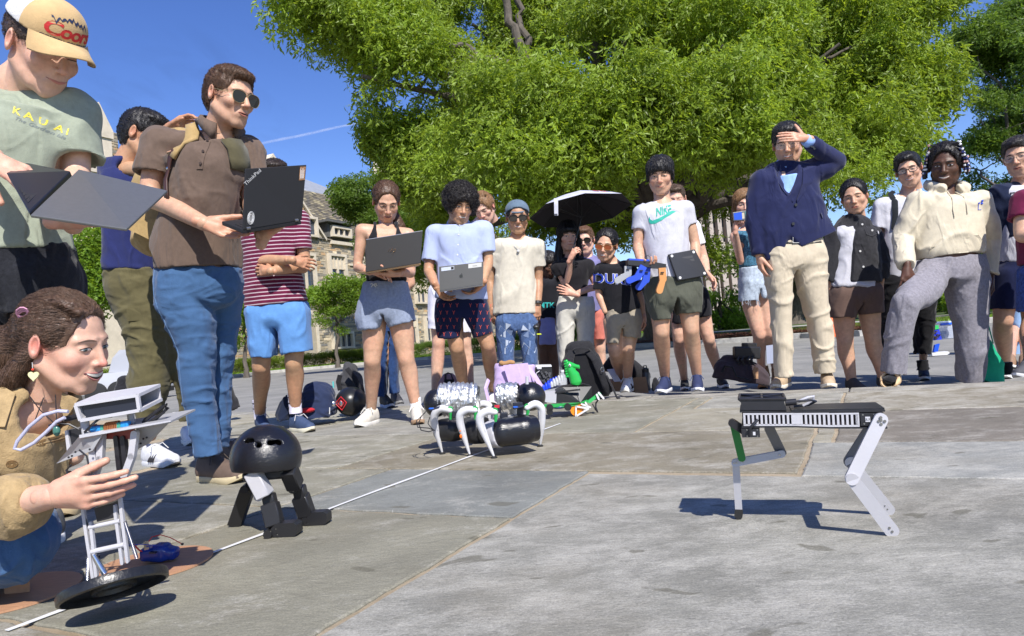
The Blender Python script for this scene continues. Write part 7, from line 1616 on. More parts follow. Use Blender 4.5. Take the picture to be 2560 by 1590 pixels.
 # ------------------------------------------------------------------ man in the striped shirt (Z3)
def man_striped():
 p=Person('man in maroon striped t-shirt and bright blue shorts with crossed arms behind the black laptop',Z3,4.68,'tan')
 p.start(gz(Z3,1150,1150));make_head(p,p.p(1085,-230,.0),.25,0,-4,0,hair='short',haircol=(.03,.02,.015));setneck(p,p.p(1080,-105,.06));nb=p.neck[0]
 la=arm(p,(925,-30),(975,205,-.06),(1180,200,-.24),nb,1.05);ra=arm(p,(1218,-20),(1248,232,-.03),(1060,262,-.22),nb,1.05)
 torso(p,[(940,450,1250,450,.12),(930,250,1220,250,.12),(920,50,1220,50,.12)])
 l1=leg(p,(1010,520),(1008,790),(1000,1050),1.12);l2=leg(p,(1200,520),(1190,770),(1198,1020),1.12)
 sm=cloth('tee_maroon_stripe',(.17,.012,.055),cr=(7,.004));nt=sm.node_tree;n=nt.nodes;l=nt.links;w=n.new('ShaderNodeTexWave');w.bands_direction='Z';w.inputs['Scale'].default_value=12.2;w.inputs['Distortion'].default_value=.25;w.inputs['Detail Scale'].default_value=1.5;tc=n.new('ShaderNodeTexCoord');l.new(tc.outputs['Object'],w.inputs['Vector'])
 r=n.new('ShaderNodeMapRange');r.inputs['From Min'].default_value=.80;r.inputs['From Max'].default_value=.9;l.new(w.outputs['Fac'],r.inputs[0]);x=n.new('ShaderNodeMix');x.data_type='RGBA';l.new(r.outputs[0],x.inputs[0]);x.inputs[6].default_value=(.115,.010,.038,1);x.inputs[7].default_value=(.50,.40,.44,1);l.new(x.outputs[2],n['Principled BSDF'].inputs['Base Color'])
 tee(p,[(920,446,1268,452,.135),(908,300,1235,300,.13),(900,150,1222,150,.135),(905,40,1228,40,.13),(935,-50,1200,-50,.10)],sm,(.62,.66),.070,.068,(.010,7,(1,1,.5)))
 shorts(p,[(930,435,1262,440,.13),(925,500,1275,500,.14)],[[(922,500,1105,500,.13),(940,620,1105,620,.125),(958,738,1094,742,.12)],[(1092,500,1278,500,.13),(1105,620,1286,620,.125),(1122,716,1294,716,.12)]],cloth('shorts_blue',(.105,.25,.53)),wr=(.010,7,(1,1,.6)))
 for l_,h_,t_ in((l1,(985,1120),(1060,1150)),(l2,(1185,1140),(1350,1152))):
  foot(p,l_,Z3,h_,t_,L=.30,up=(.035,.06,.13),sole=(.66,.62,.48),lace=(.5,.48,.5),wid=.046)
  a=l_['pts'][2];s_=sock(p,a+V(0,0,.10),a+V(0,0,-.04),.047,(.66,.62,.72),.043);b=B()
  for z in(.075,.035):b.tube([a+V(0,0,z-.004),a+V(0,0,z+.004)],.0485,16)
  b.build('sock_band',mat('band_black',(.02,.02,.03),.8),s_,smooth=True)
  vs,fs=text_verts('AZA',.030,extra=.001);decal('sock_letters',vs,fs,a+V(0,0,.055)-FW*.09,RT,UP,mat('band_black',(0,0,0)),s_,s_,FW,.002)
 hand(p,(1180,205,-.22),(.85,-.15,-.5),(-.1,-.2,-1),(0,.9,0),curl=(15,25,20));hand(p,(1062,262,-.20),(-.9,.1,-.4),(0,-.1,-1),(0,.9,.1),curl=(15,20,15))
 finish_body(p,.03);return p
 # ------------------------------------------------------------------ man in the trucker cap (Z1)
def man_cap():
 p=Person('man in sage green t-shirt and trucker cap looking down at a large grey laptop',Z1,2.08,'fair',vox=.0052)
 p.start(V(p.p(150,1400).x,p.p(150,1400).y,0));make_head(p,p.p(236,292,-.02),.238,34,-28,-4,smile=.6,mouth='closed',eyes=0,hair='cap',haircol=(.06,.04,.03),nose=1.05,pbias=-6)
 setneck(p,p.p(85,468,.04));nb=p.neck[0]
 la=arm(p,(-230,560,.0),(-260,950,-.05),(-40,850,-.26),nb,1.05);ra=arm(p,(388,600,.06),(412,930,.03),(395,1215,-.10),nb,1.05)
 torso(p,[(-150,1400,340,1380,.12),(-160,1100,320,1100,.12),(-180,800,360,800,.13),(-150,620,340,600,.11)])
 q=lambda x,y,dd=0:p.p(x,y,dd);l1=leg(p,(-40,1520),(-60,2050),(-60,2700),.85);l2=leg(p,(235,1520),(240,2050),(230,2700),.85)
 for l in(l1,l2):foot(p,l,Z1,None,None,0,.29,up=(.1,.1,.1))
 sg=cloth('tee_sage',(.275,.305,.235),nscale=50,bscale=380)
 o=tee(p,[(-180,1350,372,1400,.145),(-190,1180,335,1200,.145),(-200,950,345,950,.14),(-190,780,372,770,.145),(-140,590,375,590,.12)],sg,(.80,.82),.078,.082,[(.012,4.5,(1,1,.5)),(.004,10,(1,1,.6))],neckr=.064,h=.0055)
 f=None;c0=p.neck[0]
 shorts(p,[(-185,1320,362,1330,.14),(-195,1500,385,1500,.15)],[[(-195,1500,105,1500,.14),(-205,1730,100,1730,.13)],[(85,1500,388,1500,.14),(100,1700,395,1690,.13)]],cloth('shorts_charcoal',(.016,.017,.022),nscale=90,noise=.3),hollow=.04)
 # hands: one on the keys, one under the lid
 hand(p,(-45,860,-.30),(.88,-.46,.14),(-.25,-.8,-.45),(.1,-.25,.95),curls=[(12,22,15),(8,20,14),(8,20,14),(14,24,16)],thumb=(35,35,15),spread=5,sc=1.05)
 hand(p,(330,1195,-.17),(.95,.02,.12),(-.1,.9,-.1),(0,-.2,-1),curls=[(8,20,50),(6,18,50),(8,20,50),(10,22,45)],thumb=(30,20,10),sc=1.0)
 finish_body(p,.018)
 ye=mat('print_yellow',(.62,.52,.05),.6);dk=mat('print_faded',(.17,.20,.20),.7)
 X=(p.p(385,722)-p.p(250,668)).normalized();Y=UP*.98
 vs,fs=text_verts('KAUAI',.030,space=1.5,extra=.0006);decal('shirt_letters',vs,fs,p.p(316,694),X,Y,ye,o,o,FW,.0015)
 vs,fs=text_verts('The Garden Isle',.016,shear=.4);decal('shirt_letters',vs,fs,p.p(318,732),X,Y,dk,o,o,FW,.0015)
 # trucker cap
 f=Fld((-.13,-.15,-.03),(.13,.16,.17),.0034);f.ell((0,-.018,.048),(.090,.113,.098),k=.001);f.ell((0,.030,.070),(.078,.070,.074),k=.02);f.plane_cut((0,.04,.046),(0,-.18,-1))
 P,F_=f.mesh();P=relax(P,F_,2);cen=P[F_].mean(1);front=(cen[:,1]>.018).astype(int)
 tan=cloth('cap_tan',(.52,.36,.18),cr=None,bump=.0006);mesh_=cloth('cap_mesh',(.55,.55,.55),cr=None,noise=.35,nscale=300)
 R_=np.array(p.R);tw=lambda P:(P*p.hsc)@R_.T+np.array(p.hc)
 cp=mk('cap',tw(P),F_,None,p.root,mats=[mesh_,tan],fmat=front)
 b=B();n=22;top=[];bot=[]
 for i in range(n+1):
  a=math.pi*(.06+.88*i/n);x=.081*math.cos(a);y0=.040+.062*math.sin(a);e=math.sin(a)**.8;y1=y0+.078*e;z0=.050;z1=.043-.020*abs(math.cos(a))**2*1.3-.010*e
  for y,z in((y0,z0),((y0+y1)/2,(z0+z1)/2+.004*e-.016*math.cos(a)**2),(y1,z1-.012*math.cos(a)**2)):top.append(p.L(x*(1+.04*(y>y0)),y,z));bot.append(p.L(x*(1+.04*(y>y0)),y,z-.004))
 m_=len(top);fs=[]
 for i in range(n):
  for j in(0,1):a=i*3+j;fs+=[(a,a+1,a+4,a+3),(m_+a+3,m_+a+4,m_+a+1,m_+a)]
  fs.append((i*3+2,m_+i*3+2,m_+i*3+5,i*3+5))
 mk('cap_brim',top+bot,fs,tan,cp)
 rd=mat('thread_red',(.50,.02,.02),.6);nv=mat('thread_navy',(.015,.025,.07),.7)
 Rt=p.R@V(1,0,0);Fo=p.R@V(0,1,0);Up=p.R@V(0,0,1);Yc=(Up*.93-Fo*.36).normalized()
 vs,fs=text_verts('Coors',.058,shear=.18,extra=.0016,space=.88);decal('cap_script',vs,fs,p.L(0,.15,.074),-Rt,Yc,rd,cp,cp,-Fo,.0012,0)
 vs,fs=text_verts('GOLDEN, COLORADO',.0135,extra=.0003);decal('cap_letters',vs,fs,p.L(0,.15,.048),-Rt,Yc,nv,cp,cp,-Fo,.0012)
 r=random.Random(1);pk=[];xs=[-.05+.1*i/22 for i in range(23)];hi=[.120+.012*abs(math.sin(i*1.1))+.010*math.exp(-((i-11)/5)**2)+r.uniform(-.002,.003)for i in range(23)]
 V_=[];
 for x,h in zip(xs,hi):V_+=[p.L(0,.15,0)+Rt*x+Yc*(h-.020+r.uniform(0,.006)),p.L(0,.15,0)+Rt*x+Yc*(h-.010)]
 mk('cap_mountains',on_surface(cp,V_,-Fo,.0012),[(2*i,2*i+2,2*i+3,2*i+1)for i in range(22)],nv,cp,smooth=False)
 return p
 # ------------------------------------------------------------------ kneeling woman (Z4, Z5)
def woman_kneeling():
 p=Person('laughing woman kneeling at the left in tan jacket holding the tall grey robot',Z4,1.57,'fair',vox=.0045,fem=True)
 q5=lambda x,y,dd=0:W(*tf(Z5,x,y),p.D+dd)
 p.start(gz(Z5,250,980));make_head(p,p.p(500,528,.02),.207,50,-12,-6,fem=True,smile=1.0,mouth='laugh',eyes=.85,nose=.86,lips=(.45,.17,.15),iris=(.10,.14,.15),brow=(.10,.06,.042),browthick=.6,hair='braid',haircol=(.085,.048,.030),hairn=7500,look=1,blush=.26,pbias=-6)
 setneck(p,p.p(300,960,.06));nb=p.neck[0]
 la={'pts':[p.p(-40,1080,-.02),q5(-180,480,-.10),q5(455,330,-.20)],'r':1.05,'neck':nb};p.arms.append(la);ra={'pts':[p.p(440,1060,.20),p.p(420,1350,.22),p.p(560,1330,.10)],'r':.95,'neck':nb};p.arms.append(ra)
 torso(p,[(-520,1500,150,1560,.12),(-350,1250,300,1350,.13,.05),(-150,1060,460,1120,.11,.08)])
 l1={'pts':[q5(-560,600,.06),q5(90,740,-.01),q5(-450,900,.28)],'r':.85,'back':FW};l2={'pts':[q5(-450,520,.35),q5(20,570,.42),q5(300,330,.60)],'r':.8,'back':FW};p.legs+=[l1,l2]
 jk=cloth('jacket_tan',(.33,.235,.12),noise=.22,nscale=40,bump=.0016,bscale=260)
 def ops(f):
  f.loft([p.sec(q)for q in[(-560,1560,330,1480,.15),(-480,1330,470,1330,.17,.03),(-330,1120,560,1160,.15,.06),(-160,960,540,1000,.11,.08)]],k=.03,flat=(True,False))
  sleeve(f,la,1.35,.075,.062,.03,k=.02);sleeve(f,ra,1.6,.07,.06,.02,k=.02)
  f.chain([p.neck[1],p.neck[0],p.p(380,1060,-.06),p.p(470,1250,-.10)],[.075,.062,.05,.03],k=.012,sub=True)
 o,f=build_gar(p,'jacket',ops,jk,[p.p(-560,1600),p.p(600,850),q5(-200,560)]+la['pts'],wr=[(.011,6,(1,1,.6)),(.004,16,(1,1,1))],h=.0052)
 def flp(name,pts,m,off=.006,th=.005):
  q=mk(name,on_surface(o,[p.p(*a)for a in pts],FW,off),[tuple(range(len(pts)))],m,o,smooth=False);md=q.modifiers.new('t','SOLIDIFY');md.thickness=th
 flp('lapel',((60,760),(225,850),(255,1070),(70,1055),(40,900)),jk);flp('lapel',((480,850),(600,900),(540,1000),(500,1040),(460,980)),jk)
 bm_=cloth('jacket_embroidery',(.20,.12,.05),cr=None);b=B()
 for cx,cy,rr in((175,975,32),(330,1020,26),(120,1250,34),(300,1330,26),(400,1210,22),(20,1150,30)):
  for k in range(3):b.tube(on_surface(o,[p.p(cx+math.cos(a*.52)*rr*(1-.3*k),cy+math.sin(a*.52)*rr*(1-.3*k))for a in range(12)],FW,.0015),.0011,4,closed=True)
 kind(b.build('embroidery',bm_,o),'stuff')
 jn=cloth('jeans_blue',(.048,.105,.215))
 def ops2(f):
  f.chain([q5(-620,600,.08),q5(-160,665,.0),q5(120,725,-.03)],[.14,.115,.086],k=.03);f.chain([q5(120,735,-.02),q5(-200,830,.14),q5(-480,900,.3)],[.084,.082,.07],k=.03)
  f.chain([q5(-500,500,.35),q5(20,570,.42)],[.12,.09],k=.02);f.plane_cut(V(0,0,.004),(0,0,-1))
 build_gar(p,'jeans',ops2,jn,[q5(-700,450),q5(480,1000),q5(-500,900,.35)],wr=[(.009,7,(1,1,1)),(.0035,18,(1,1,1))],h=.0055,sd=4)
 hand(p,q5(450,335,-.20),(.97,.13,.12),(.1,.3,-1),(-.05,1,.3),curls=[(6,12,8),(10,12,8),(14,14,8),(16,18,10)],thumb=(20,30,6),spread=0,sc=.90)
 sock(p,q5(345,40,.62),q5(395,190,.60),.045,(.72,.70,.78));h=gz(Z5,395,560);b_=shoe(p,V(h.x-.05,h.y+.28,0),V(h.x+.03,h.y,0),0,.26,(.55,.55,.68),(.55,.42,.24))
 finish_body(p,.016)
 # earring, necklaces, hair tie
 e=p.L(.089,-.004,-.040);b=B();b.tube([e,e+V(0,0,-.018)],.0008,5);b.build('earring_hook',mat('steel',(.5,.5,.5)),p.root)
 b=B();pts=[]
 for i in range(20):t=i/20*2*math.pi;x=16*math.sin(t)**3;y=13*math.cos(t)-5*math.cos(2*t)-2*math.cos(3*t)-math.cos(4*t);pts.append(e+V(0,0,-.030)+(RT*x+UP*y)*.00075)
 b.prism(pts,FW*.003);b.build('heart_earring',mat('resin_yellow',(.68,.66,.36),.25),p.root);b=B();b.ell(e+V(0,0,-.016),(.003,.003,.003));b.build('bead',mat('bead_red',(.6,.05,.02),.3),p.root)
 b=B();b.tube([p.p(225,880,-.07),p.p(300,980,-.11),p.p(400,1075,-.14)],.0012,5);b.tube([p.p(420,870,-.03),p.p(424,1000,-.13),p.p(428,1105,-.15)],.0012,5);b.tube([p.p(330,890,-.07),p.p(265,1060,-.13)],.0012,5);b.build('necklace_cord',mat('cord_black',(.015,.012,.012),.7),p.root)
 b=B();b.ell(p.p(428,1140,-.155),(.0075,.006,.0115));b.build('pendant',mat('stone_teal',(.05,.16,.13),.3),p.root,smooth=True)
 b=B();c=p.L(.080,-.055,.062)
 for k in range(3):b.tube([c+p.R@V(math.cos(a*.6)*.006+k*.003-.004,math.sin(a*.6)*.013,k*.004+math.sin(a*.6+1)*.012)for a in range(10)],.0022,5,closed=True)
 b.build('hair_tie',mat('hair_tie_pink',(.52,.25,.36),.8),p.root)
 return p
 # ------------------------------------------------------------------ far walkers
def far_person(label,u,v,d,top,bot,stride=.2,sit=False,skin='light',gr=None):
 p=Person(label,(0,0,1),d,skin,vox=.03);s=FPX/d;p.tf=(u,v,1/s*0+1);k=s
 P_=lambda x,z,dd=0:W(u,v,d)+RT*x+V(0,0,z)+FW*dd
 p.start(P_(0,0));make_head(p,P_(.02,1.58 if not sit else 1.15),.24,-90 if not sit else 0,0,0,hair='short',haircol=(.015,.012,.01),nofeat=True,vox=.012,hairn=50)
 hz=.9 if not sit else .5;nz=hz+.52;p.neck=(P_(0,nz),P_(.02,nz+.12));p.hd=P_(.02,nz+.2)
 p.arms=[{'pts':[P_(-.05,nz-.05,-.18),P_(.08,nz-.32,-.2),P_(.2,nz-.5,-.15)],'r':1,'neck':P_(0,nz)},{'pts':[P_(.0,nz-.05,.18),P_(-.12,nz-.32,.2),P_(-.05,nz-.55,.15)],'r':1,'neck':P_(0,nz)}]
 if sit:p.legs=[{'pts':[P_(0,hz),P_(.1,hz,-.42),P_(.1,.08,-.5)],'r':1},{'pts':[P_(0,hz),P_(-.1,hz,-.42),P_(-.1,.08,-.5)],'r':1}]
 else:p.legs=[{'pts':[P_(0,hz),P_(stride*.6,.48),P_(stride,.08)],'r':1},{'pts':[P_(0,hz),P_(-stride*.3,.48),P_(-stride,.1)],'r':1}]
 p.tor=[(P_(0,hz),RT,.15,.11),(P_(0,hz+.3),RT,.14,.11),(P_(0,nz-.08),RT,.17,.10)]
 build_gar(p,'shirt',lambda f:[f.loft([(c,r,rx+.02,ry+.04)for c,r,rx,ry in p.tor],k=.02)]+[sleeve(f,a,1.9,.07,.05,0,k=.02)for a in p.arms],cloth('far_'+label.split()[0]+'_top',top,cr=None),[P_(-.3,0,-.3),P_(.3,1.7,.3)],h=.03)
 build_gar(p,'trousers',lambda f:[f.chain(l['pts'],[.11,.085,.06],k=.02)for l in p.legs],cloth('far_'+label.split()[0]+'_legs',bot,cr=None),[P_(-.4,0,-.6),P_(.4,1.0,.3)],h=.03)
 finish_body(p);return p
def far_people():
 g='people walking on the far lawn path'
 far_person('dark dressed walker on the far path, the one nearer the tree',1792,820,80,(.015,.016,.025),(.012,.012,.016),.3,gr=g)
 far_person('navy dressed walker on the far path, ahead of the other walker',1809,818,80,(.012,.02,.05),(.012,.014,.02),.38)
 far_person('pink clad person sitting on the far lawn bench',1858,812,80,(.55,.3,.3),(.5,.45,.45),sit=True)

# ================================================================== things people hold
def slab(name,cs,th,m,parent=None,bev=0.0):
 n=(cs[1]-cs[0]).cross(cs[3]-cs[0]).normalized();b=B();b.prism([c+n*th/2 for c in cs],-n*th);o=b.build(name,m,parent)
 if bev:md=o.modifiers.new('b','BEVEL');md.width=bev;md.segments=2
 return o
def quadp(cs,s,t):return cs[0].lerp(cs[1],s).lerp(cs[3].lerp(cs[2],s),t)
def facing(cs):
 n=(cs[1]-cs[0]).cross(cs[3]-cs[0]).normalized();return n if n.dot(FW)<0 else-n
def laptop(label,T,D,lid,base,mlid,th=.009,keys=True,mkey=None,base_m=None,screen=True):
 L=[W(*tf(T,x,y),D+d)for x,y,d in lid];Bs=[W(*tf(T,x,y),D+d)for x,y,d in base];t=thing('laptop',label,'laptop',sum(Bs,V(0,0,0))/4,'laptops held by people watching the robots')
 lo=slab('lid',L,th*.7,mlid,t,.002);bo=slab('base',Bs,th*1.6,base_m or mlid,t,.003);n=facing(L)
 if screen:i_=[quadp(L,s,q)-n*(th*.4+.001)for s,q in((.03,.04),(.97,.04),(.97,.92),(.03,.92))];mk('screen',i_,[(0,1,2,3)],mat('screen_dark',(.015,.018,.03),.15,spec=.6),lo,smooth=False)
 if keys:
  nb=(Bs[1]-Bs[0]).cross(Bs[3]-Bs[0]).normalized();nb=nb if nb.z>0 else-nb;kb=B();cols_,rows=13,5
  for r in range(rows):
   for c in range(cols_):
    s0,s1=.06+.88*c/cols_,.06+.88*(c+.86)/cols_;t0,t1=.14+.40*r/rows,.14+.40*(r+.84)/rows
    kb.prism([quadp(Bs,s,q)+nb*(th*.8)for s,q in((s0,t0),(s1,t0),(s1,t1),(s0,t1))],nb*.0022)
  kind(kb.build('keys',mat('keys_black',(.02,.02,.022),.5),bo),'stuff')
 return t,lo,L,n,Bs
def mark(lo,L,n,s,t,txt,size,m,shear=0,rot=0,extra=0,off=.0055,space=1):
 X=(L[1]-L[0]).normalized();Y=(L[0]-L[3]).normalized();c=quadp(L,s,t)+n*off
 if rot:a=math.radians(rot);X,Y=X*math.cos(a)+Y*math.sin(a),Y*math.cos(a)-X*math.sin(a)
 vs,fs=text_verts(txt,size,shear=shear,extra=extra,space=space);return decal('lid_mark',vs,fs,c,X,Y,m,lo)
def laptops():
 gr=mat('lid_grey',(.17,.172,.172),.42,metal=.55,noise=.06,nscale=90);ed=mat('lid_edge',(.012,.014,.02),.4)
 t,lo,L,n,Bs=laptop('large grey laptop with a round logo held by the man in the sage green t-shirt',Z1,2.08,[(425,920,-.28),(905,1035,-.28),(685,1243,-.56),(165,1168,-.56)],[(385,938,-.27),(165,1165,-.555),(42,948,-.38),(150,893,-.12)],gr,.010,base_m=ed)
 c=quadp(L,.47,.42)+n*.005;X=(L[1]-L[0]).normalized();Y=(L[0]-L[3]).normalized();Y=(Y-X*Y.dot(X)).normalized();b=B();b.tube([c+X*math.cos(a)*.0165+Y*math.sin(a)*.0165 for a in[i*math.pi/14 for i in range(28)]],.0007,5,closed=True);m_=mat('logo_grey',(.05,.06,.08),.3,metal=.6);b.build('lid_logo',m_,lo);vs,fs=text_verts('DELL',.0105,extra=.0003);decal('lid_mark',vs,fs,c+n*.0004,X,Y,m_,lo)
 bk=mat('lid_black',(.010,.010,.012),.62,noise=.1,nscale=200)
 t,lo,L,n,Bs=laptop('matte black laptop with stickers held by the man in the brown polo shirt',Z2,2.95,[(945,738,-.44),(1295,715,-.26),(1268,1032,-.24),(932,1088,-.42)],[(932,1098,-.42),(1268,1045,-.24),(1150,1015,-.10),(812,1050,-.30)],bk,.010)
 silver=mat('mark_silver',(.5,.5,.5),.4);mark(lo,L,n,.115,.145,'ThinkPad',.021,silver,rot=40);b=B();
 st=mat('sticker_white',(.62,.62,.62),.5);sp=mat('sticker_paint',(.30,.16,.08),.5,noise=.9,nscale=260)
 def stick(s0,t0,s1,t1,m,k=.0052):return mk('sticker',[quadp(L,s,q)+n*k for s,q in((s0,t0),(s1,t0),(s1,t1),(s0,t1))],[(0,1,2,3)],m,lo,smooth=False)
 stick(.885,.03,.985,.27,sp);stick(.045,.70,.18,.94,mat('sticker_black',(.02,.02,.025),.4))
 b=B()
 for k,(sx,sy)in enumerate(((1,1),(.8,.82),(.55,.6))):b.tube([quadp(L,.1125+math.cos(a)*.055*sx,.82+math.sin(a)*.105*sy)+n*.0056 for a in[i*math.pi/8 for i in range(16)]],.0008,4,closed=True)
 for k in range(5):b.tube([quadp(L,.07+.02*k,.755)+n*.0057,quadp(L,.085+.014*k,.89)+n*.0057],.0007,4)
 b.build('sticker_print',st,lo);b=B()
 for k in range(4):b.tube([quadp(L,.90+.02*k,.06+.03*(k%2))+n*.0056,quadp(L,.905+.018*k,.24)+n*.0056],.0011,4)
 b.build('sticker_print',mat('sticker_white',(1,1,1)),lo)
 b=B();
 for s in(.08,.90):b.tube([quadp(L,s-.03,.985)+n*.003,quadp(L,s+.03,.985)+n*.003],.006,10)
 b.build('hinge',mat('hinge_steel',(.25,.25,.25),.3,metal=.8),t)
 dk=mat('lid_ash',(.055,.052,.05),.42,metal=.3);gd=mat('trim_gold',(.50,.34,.20),.25,metal=.9)
 t,lo,L,n,Bs=laptop('dark ash laptop with copper edge held by the woman with the ponytail',A1,4.66,[(243,418,-.36),(538,372,-.36),(528,540,-.35),(240,588,-.35)],[(240,592,-.35),(530,545,-.35),(500,556,-.14),(195,590,-.14)],dk,.009,base_m=gd,keys=False)
 b=B();X=(L[1]-L[0]).normalized();Y=UP
 for x0,y0,x1,y1 in((-.024,.016,-.036,-.004),(-.010,.016,-.024,-.018+.010),(-.014,.005,-.008,.005),(-.008,.005,-.016,-.018+.01),(.004,.006,-.006,-.020),(.004,.006,.014,.006),(.014,.006,.008,-.008),(.0,-.008,.008,-.008),(-.004,.018,-.008,.008)):c=quadp(L,.5,.47)+n*.006;b.tube([c+X*x0+Y*y0,c+X*x1+Y*y1],.0017,5)
 b.build('lid_logo',gd,lo);b=B();b.tube([L[0],L[1]],.0025,5);b.build('lid_edge',mat('edge_silver',(.5,.5,.5),.3,metal=.8),lo)
 mg=mat('lid_space_grey',(.20,.20,.20),.36,metal=.6)
 t,lo,L,n,Bs=laptop('slim space grey laptop with paper labels held by the curly haired man',A1,5.2,[(625,560,-.38),(858,533,-.38),(855,652,-.36),(628,686,-.36)],[(628,690,-.36),(855,657,-.36),(850,645,-.15),(640,672,-.15)],mg,.008,keys=False)
 X=(L[1]-L[0]).normalized();b=B();c=quadp(L,.5,.5)+n*.0055;pl=[]
 for i in range(24):a=i/24*2*math.pi;r_=.0125*(1+.07*math.cos(2*a)-.10*math.exp(-((a-math.pi/2)/.35)**2)-.08*math.exp(-((a-3*math.pi/2)/.3)**2));bite=.28*math.exp(-(((a+math.pi)%(2*math.pi)-math.pi-.15)/.38)**2);pl.append(c+X*math.cos(a)*r_*(1-bite)+UP*math.sin(a)*r_)
 b.prism(pl,-n*.0004);lf=c+X*.003+UP*.0165;b.prism([lf+X*-.003+UP*-.002,lf+X*.001+UP*-.0025,lf+X*.004+UP*.004,lf+X*-.001+UP*.003],-n*.0004);b.build('lid_logo',mat('logo_dark',(.03,.03,.032),.2),lo)
 for q in((.05,.05,.34,.20,(.55,.6,.7)),(.66,.03,.96,.22,(.62,.62,.6))):mk('paper_label',[quadp(L,s,r_)+n*.0052 for s,r_ in((q[0],q[1]),(q[2],q[1]),(q[2],q[3]),(q[0],q[3]))],[(0,1,2,3)],mat('label_%d'%int(q[4][0]*99),q[4],.6),lo,smooth=False)
 b=B();b.prism([quadp(L,s,r_)+n*.0056 for s,r_ in((.27,.07),(.33,.07),(.33,.18),(.27,.18))],-n*.0002);b.build('printed_block',mat('logo_dark',(0,0,0)),lo)
 for y_ in(.08,.14):mark(lo,L,n,.81,y_,'▬'*1 if 0 else 'Student' if y_>.1 else 'ID 014' if 0 else 'Student',.010,mat('logo_dark',(0,0,0)),off=.0057)if y_>.1 else None
 # closed black laptop under the arm
 cs=[W(*tf(A3,x,y),5.12+d)for x,y,d in((437,632,-.15),(588,604,-.10),(664,752,-.12),(492,784,-.17))];t=thing('laptop','closed black laptop carried against the hip below the green slogan t-shirt','laptop',cs[3],'laptops held by people watching the robots')
 o=slab('base',cs,.012,mat('case_black',(.018,.019,.024),.42),t,.004);n=facing(cs);slab('lid',[c-n*.012 for c in cs],.006,mat('case_black',(1,1,1)),t,.002)
 for s,q in((.09,.09),(.09,.91),(.91,.91),(.9,.09)):b=B();c=quadp(cs,s,q)+n*.006;b.cyl(c,c+n*.002,.010,n=14);b.build('rubber_foot',mat('foot_white',(.62,.62,.62),.5),o)
 for q0 in(.20,.32):mk('vent_panel',[quadp(cs,s,q)+n*.0066 for s,q in((.2,q0),(.8,q0),(.8,q0+.08),(.2,q0+.08))],[(0,1,2,3)],mat('vent_dark',(.035,.036,.042),.6),o,smooth=False)
def umbrella(hand_pt):
 c=W(1452,528,5.78);ax=(V(0,0,1)+UP*.0+FW*.14-RT*.05).normalized();R=basis_from(FW-ax*FW.dot(ax),ax);n=8;r=.405;h=.165
 t=thing('umbrella','open compact umbrella, black inside and pale patterned outside','umbrella',c)
 def pt(a,f,dz=0.0):
  k=(a/(2*math.pi)*n)%1;sag=4*k*(1-k);rad=r*f*math.cos(math.pi/n)/math.cos((k-.5)*2*math.pi/n)*(1.082);z=h*(1-f**1.45)+dz;return c+R@V(math.cos(a)*rad,math.sin(a)*rad,z)
 vs=[];fs=[];m_=10;per=6;N=n*per
 for j in range(m_+1):
  for i in range(N):vs.append(pt(i/N*2*math.pi+.25*0,j/m_))
 for j in range(m_):
  for i in range(N):i2=(i+1)%N;fs.append((j*N+i,(j+1)*N+i,(j+1)*N+i2,j*N+i2))
 wm=mat('umbrella_print',(.50,.50,.58),.7,noise=.22,nscale=14);wm.use_backface_culling=False
 o=mk('canopy',vs,fs,None,t,mats=[wm]);up_=ax
 vs2=[v-up_*.004 for v in vs];mk('lining',vs2,[q[::-1]for q in fs],mat('umbrella_lining',(.012,.011,.012),.8),t)
 b=B()
 for i in range(n):b.tube([pt(i/n*2*math.pi,f,-.008)for f in(.05,.35,.7,1.0)],.0018,5)
 b2=b.build('rib',mat('rib_black',(.02,.02,.02),.4),t);b2['kind']='stuff'
 for i in range(n):b=B();q=pt(i/n*2*math.pi,.55,-.01);b.tube([c-ax*.06,q],.0016,5);b.build('strut',mat('rib_black',(.02,.02,.02)),t)
 b=B();b.tube([c+ax*(h+.02),c-ax*.05,hand_pt+V(0,0,.05),hand_pt-V(0,0,.05)],[.0045,.0045,.006,.008],8);b.build('shaft',mat('rib_black',(.02,.02,.02)),t,smooth=True)
 b=B();q=W(*tf(A2,567,150),5.36);b.prism([q-RT*.016,q+RT*.016,q+RT*.017-UP*.135,q-RT*.013-UP*.135],FW*.004);so=b.build('strap',wm,t);b=B();b.box(q-UP*.125-FW*.003,(.024,.004,.014),M3);b.build('strap_tab',mat('tab_black',(.02,.02,.02),.6),so)
 r_=random.Random(3);b=B()
 for i in range(26):
  a=-math.pi*.5+.62+r_.uniform(-.28,.3);f=r_.uniform(.42,.80);b.cur=r_.choice([0,0,0,1,2]);q=[pt(a+math.cos(k)*.05*r_.uniform(.5,1),f+math.sin(k)*.05,.003)for k in(0,1.3,2.6,3.9,5.2)];b.add(q,[tuple(range(5))])
 b.build('flower_print',[mat('print_red',(.50,.03,.02),.7),mat('print_orange',(.55,.25,.08),.7),mat('print_blue2',(.03,.15,.30),.7)],t)
 b=B();b.tube([hand_pt-V(0,0,.04),hand_pt+V(-.03,-.01,-.11),hand_pt+V(-.015,-.01,-.14),hand_pt-V(0,0,.05)],.0014,5);b.build('wrist_loop',mat('rib_black',(.02,.02,.02)),t)
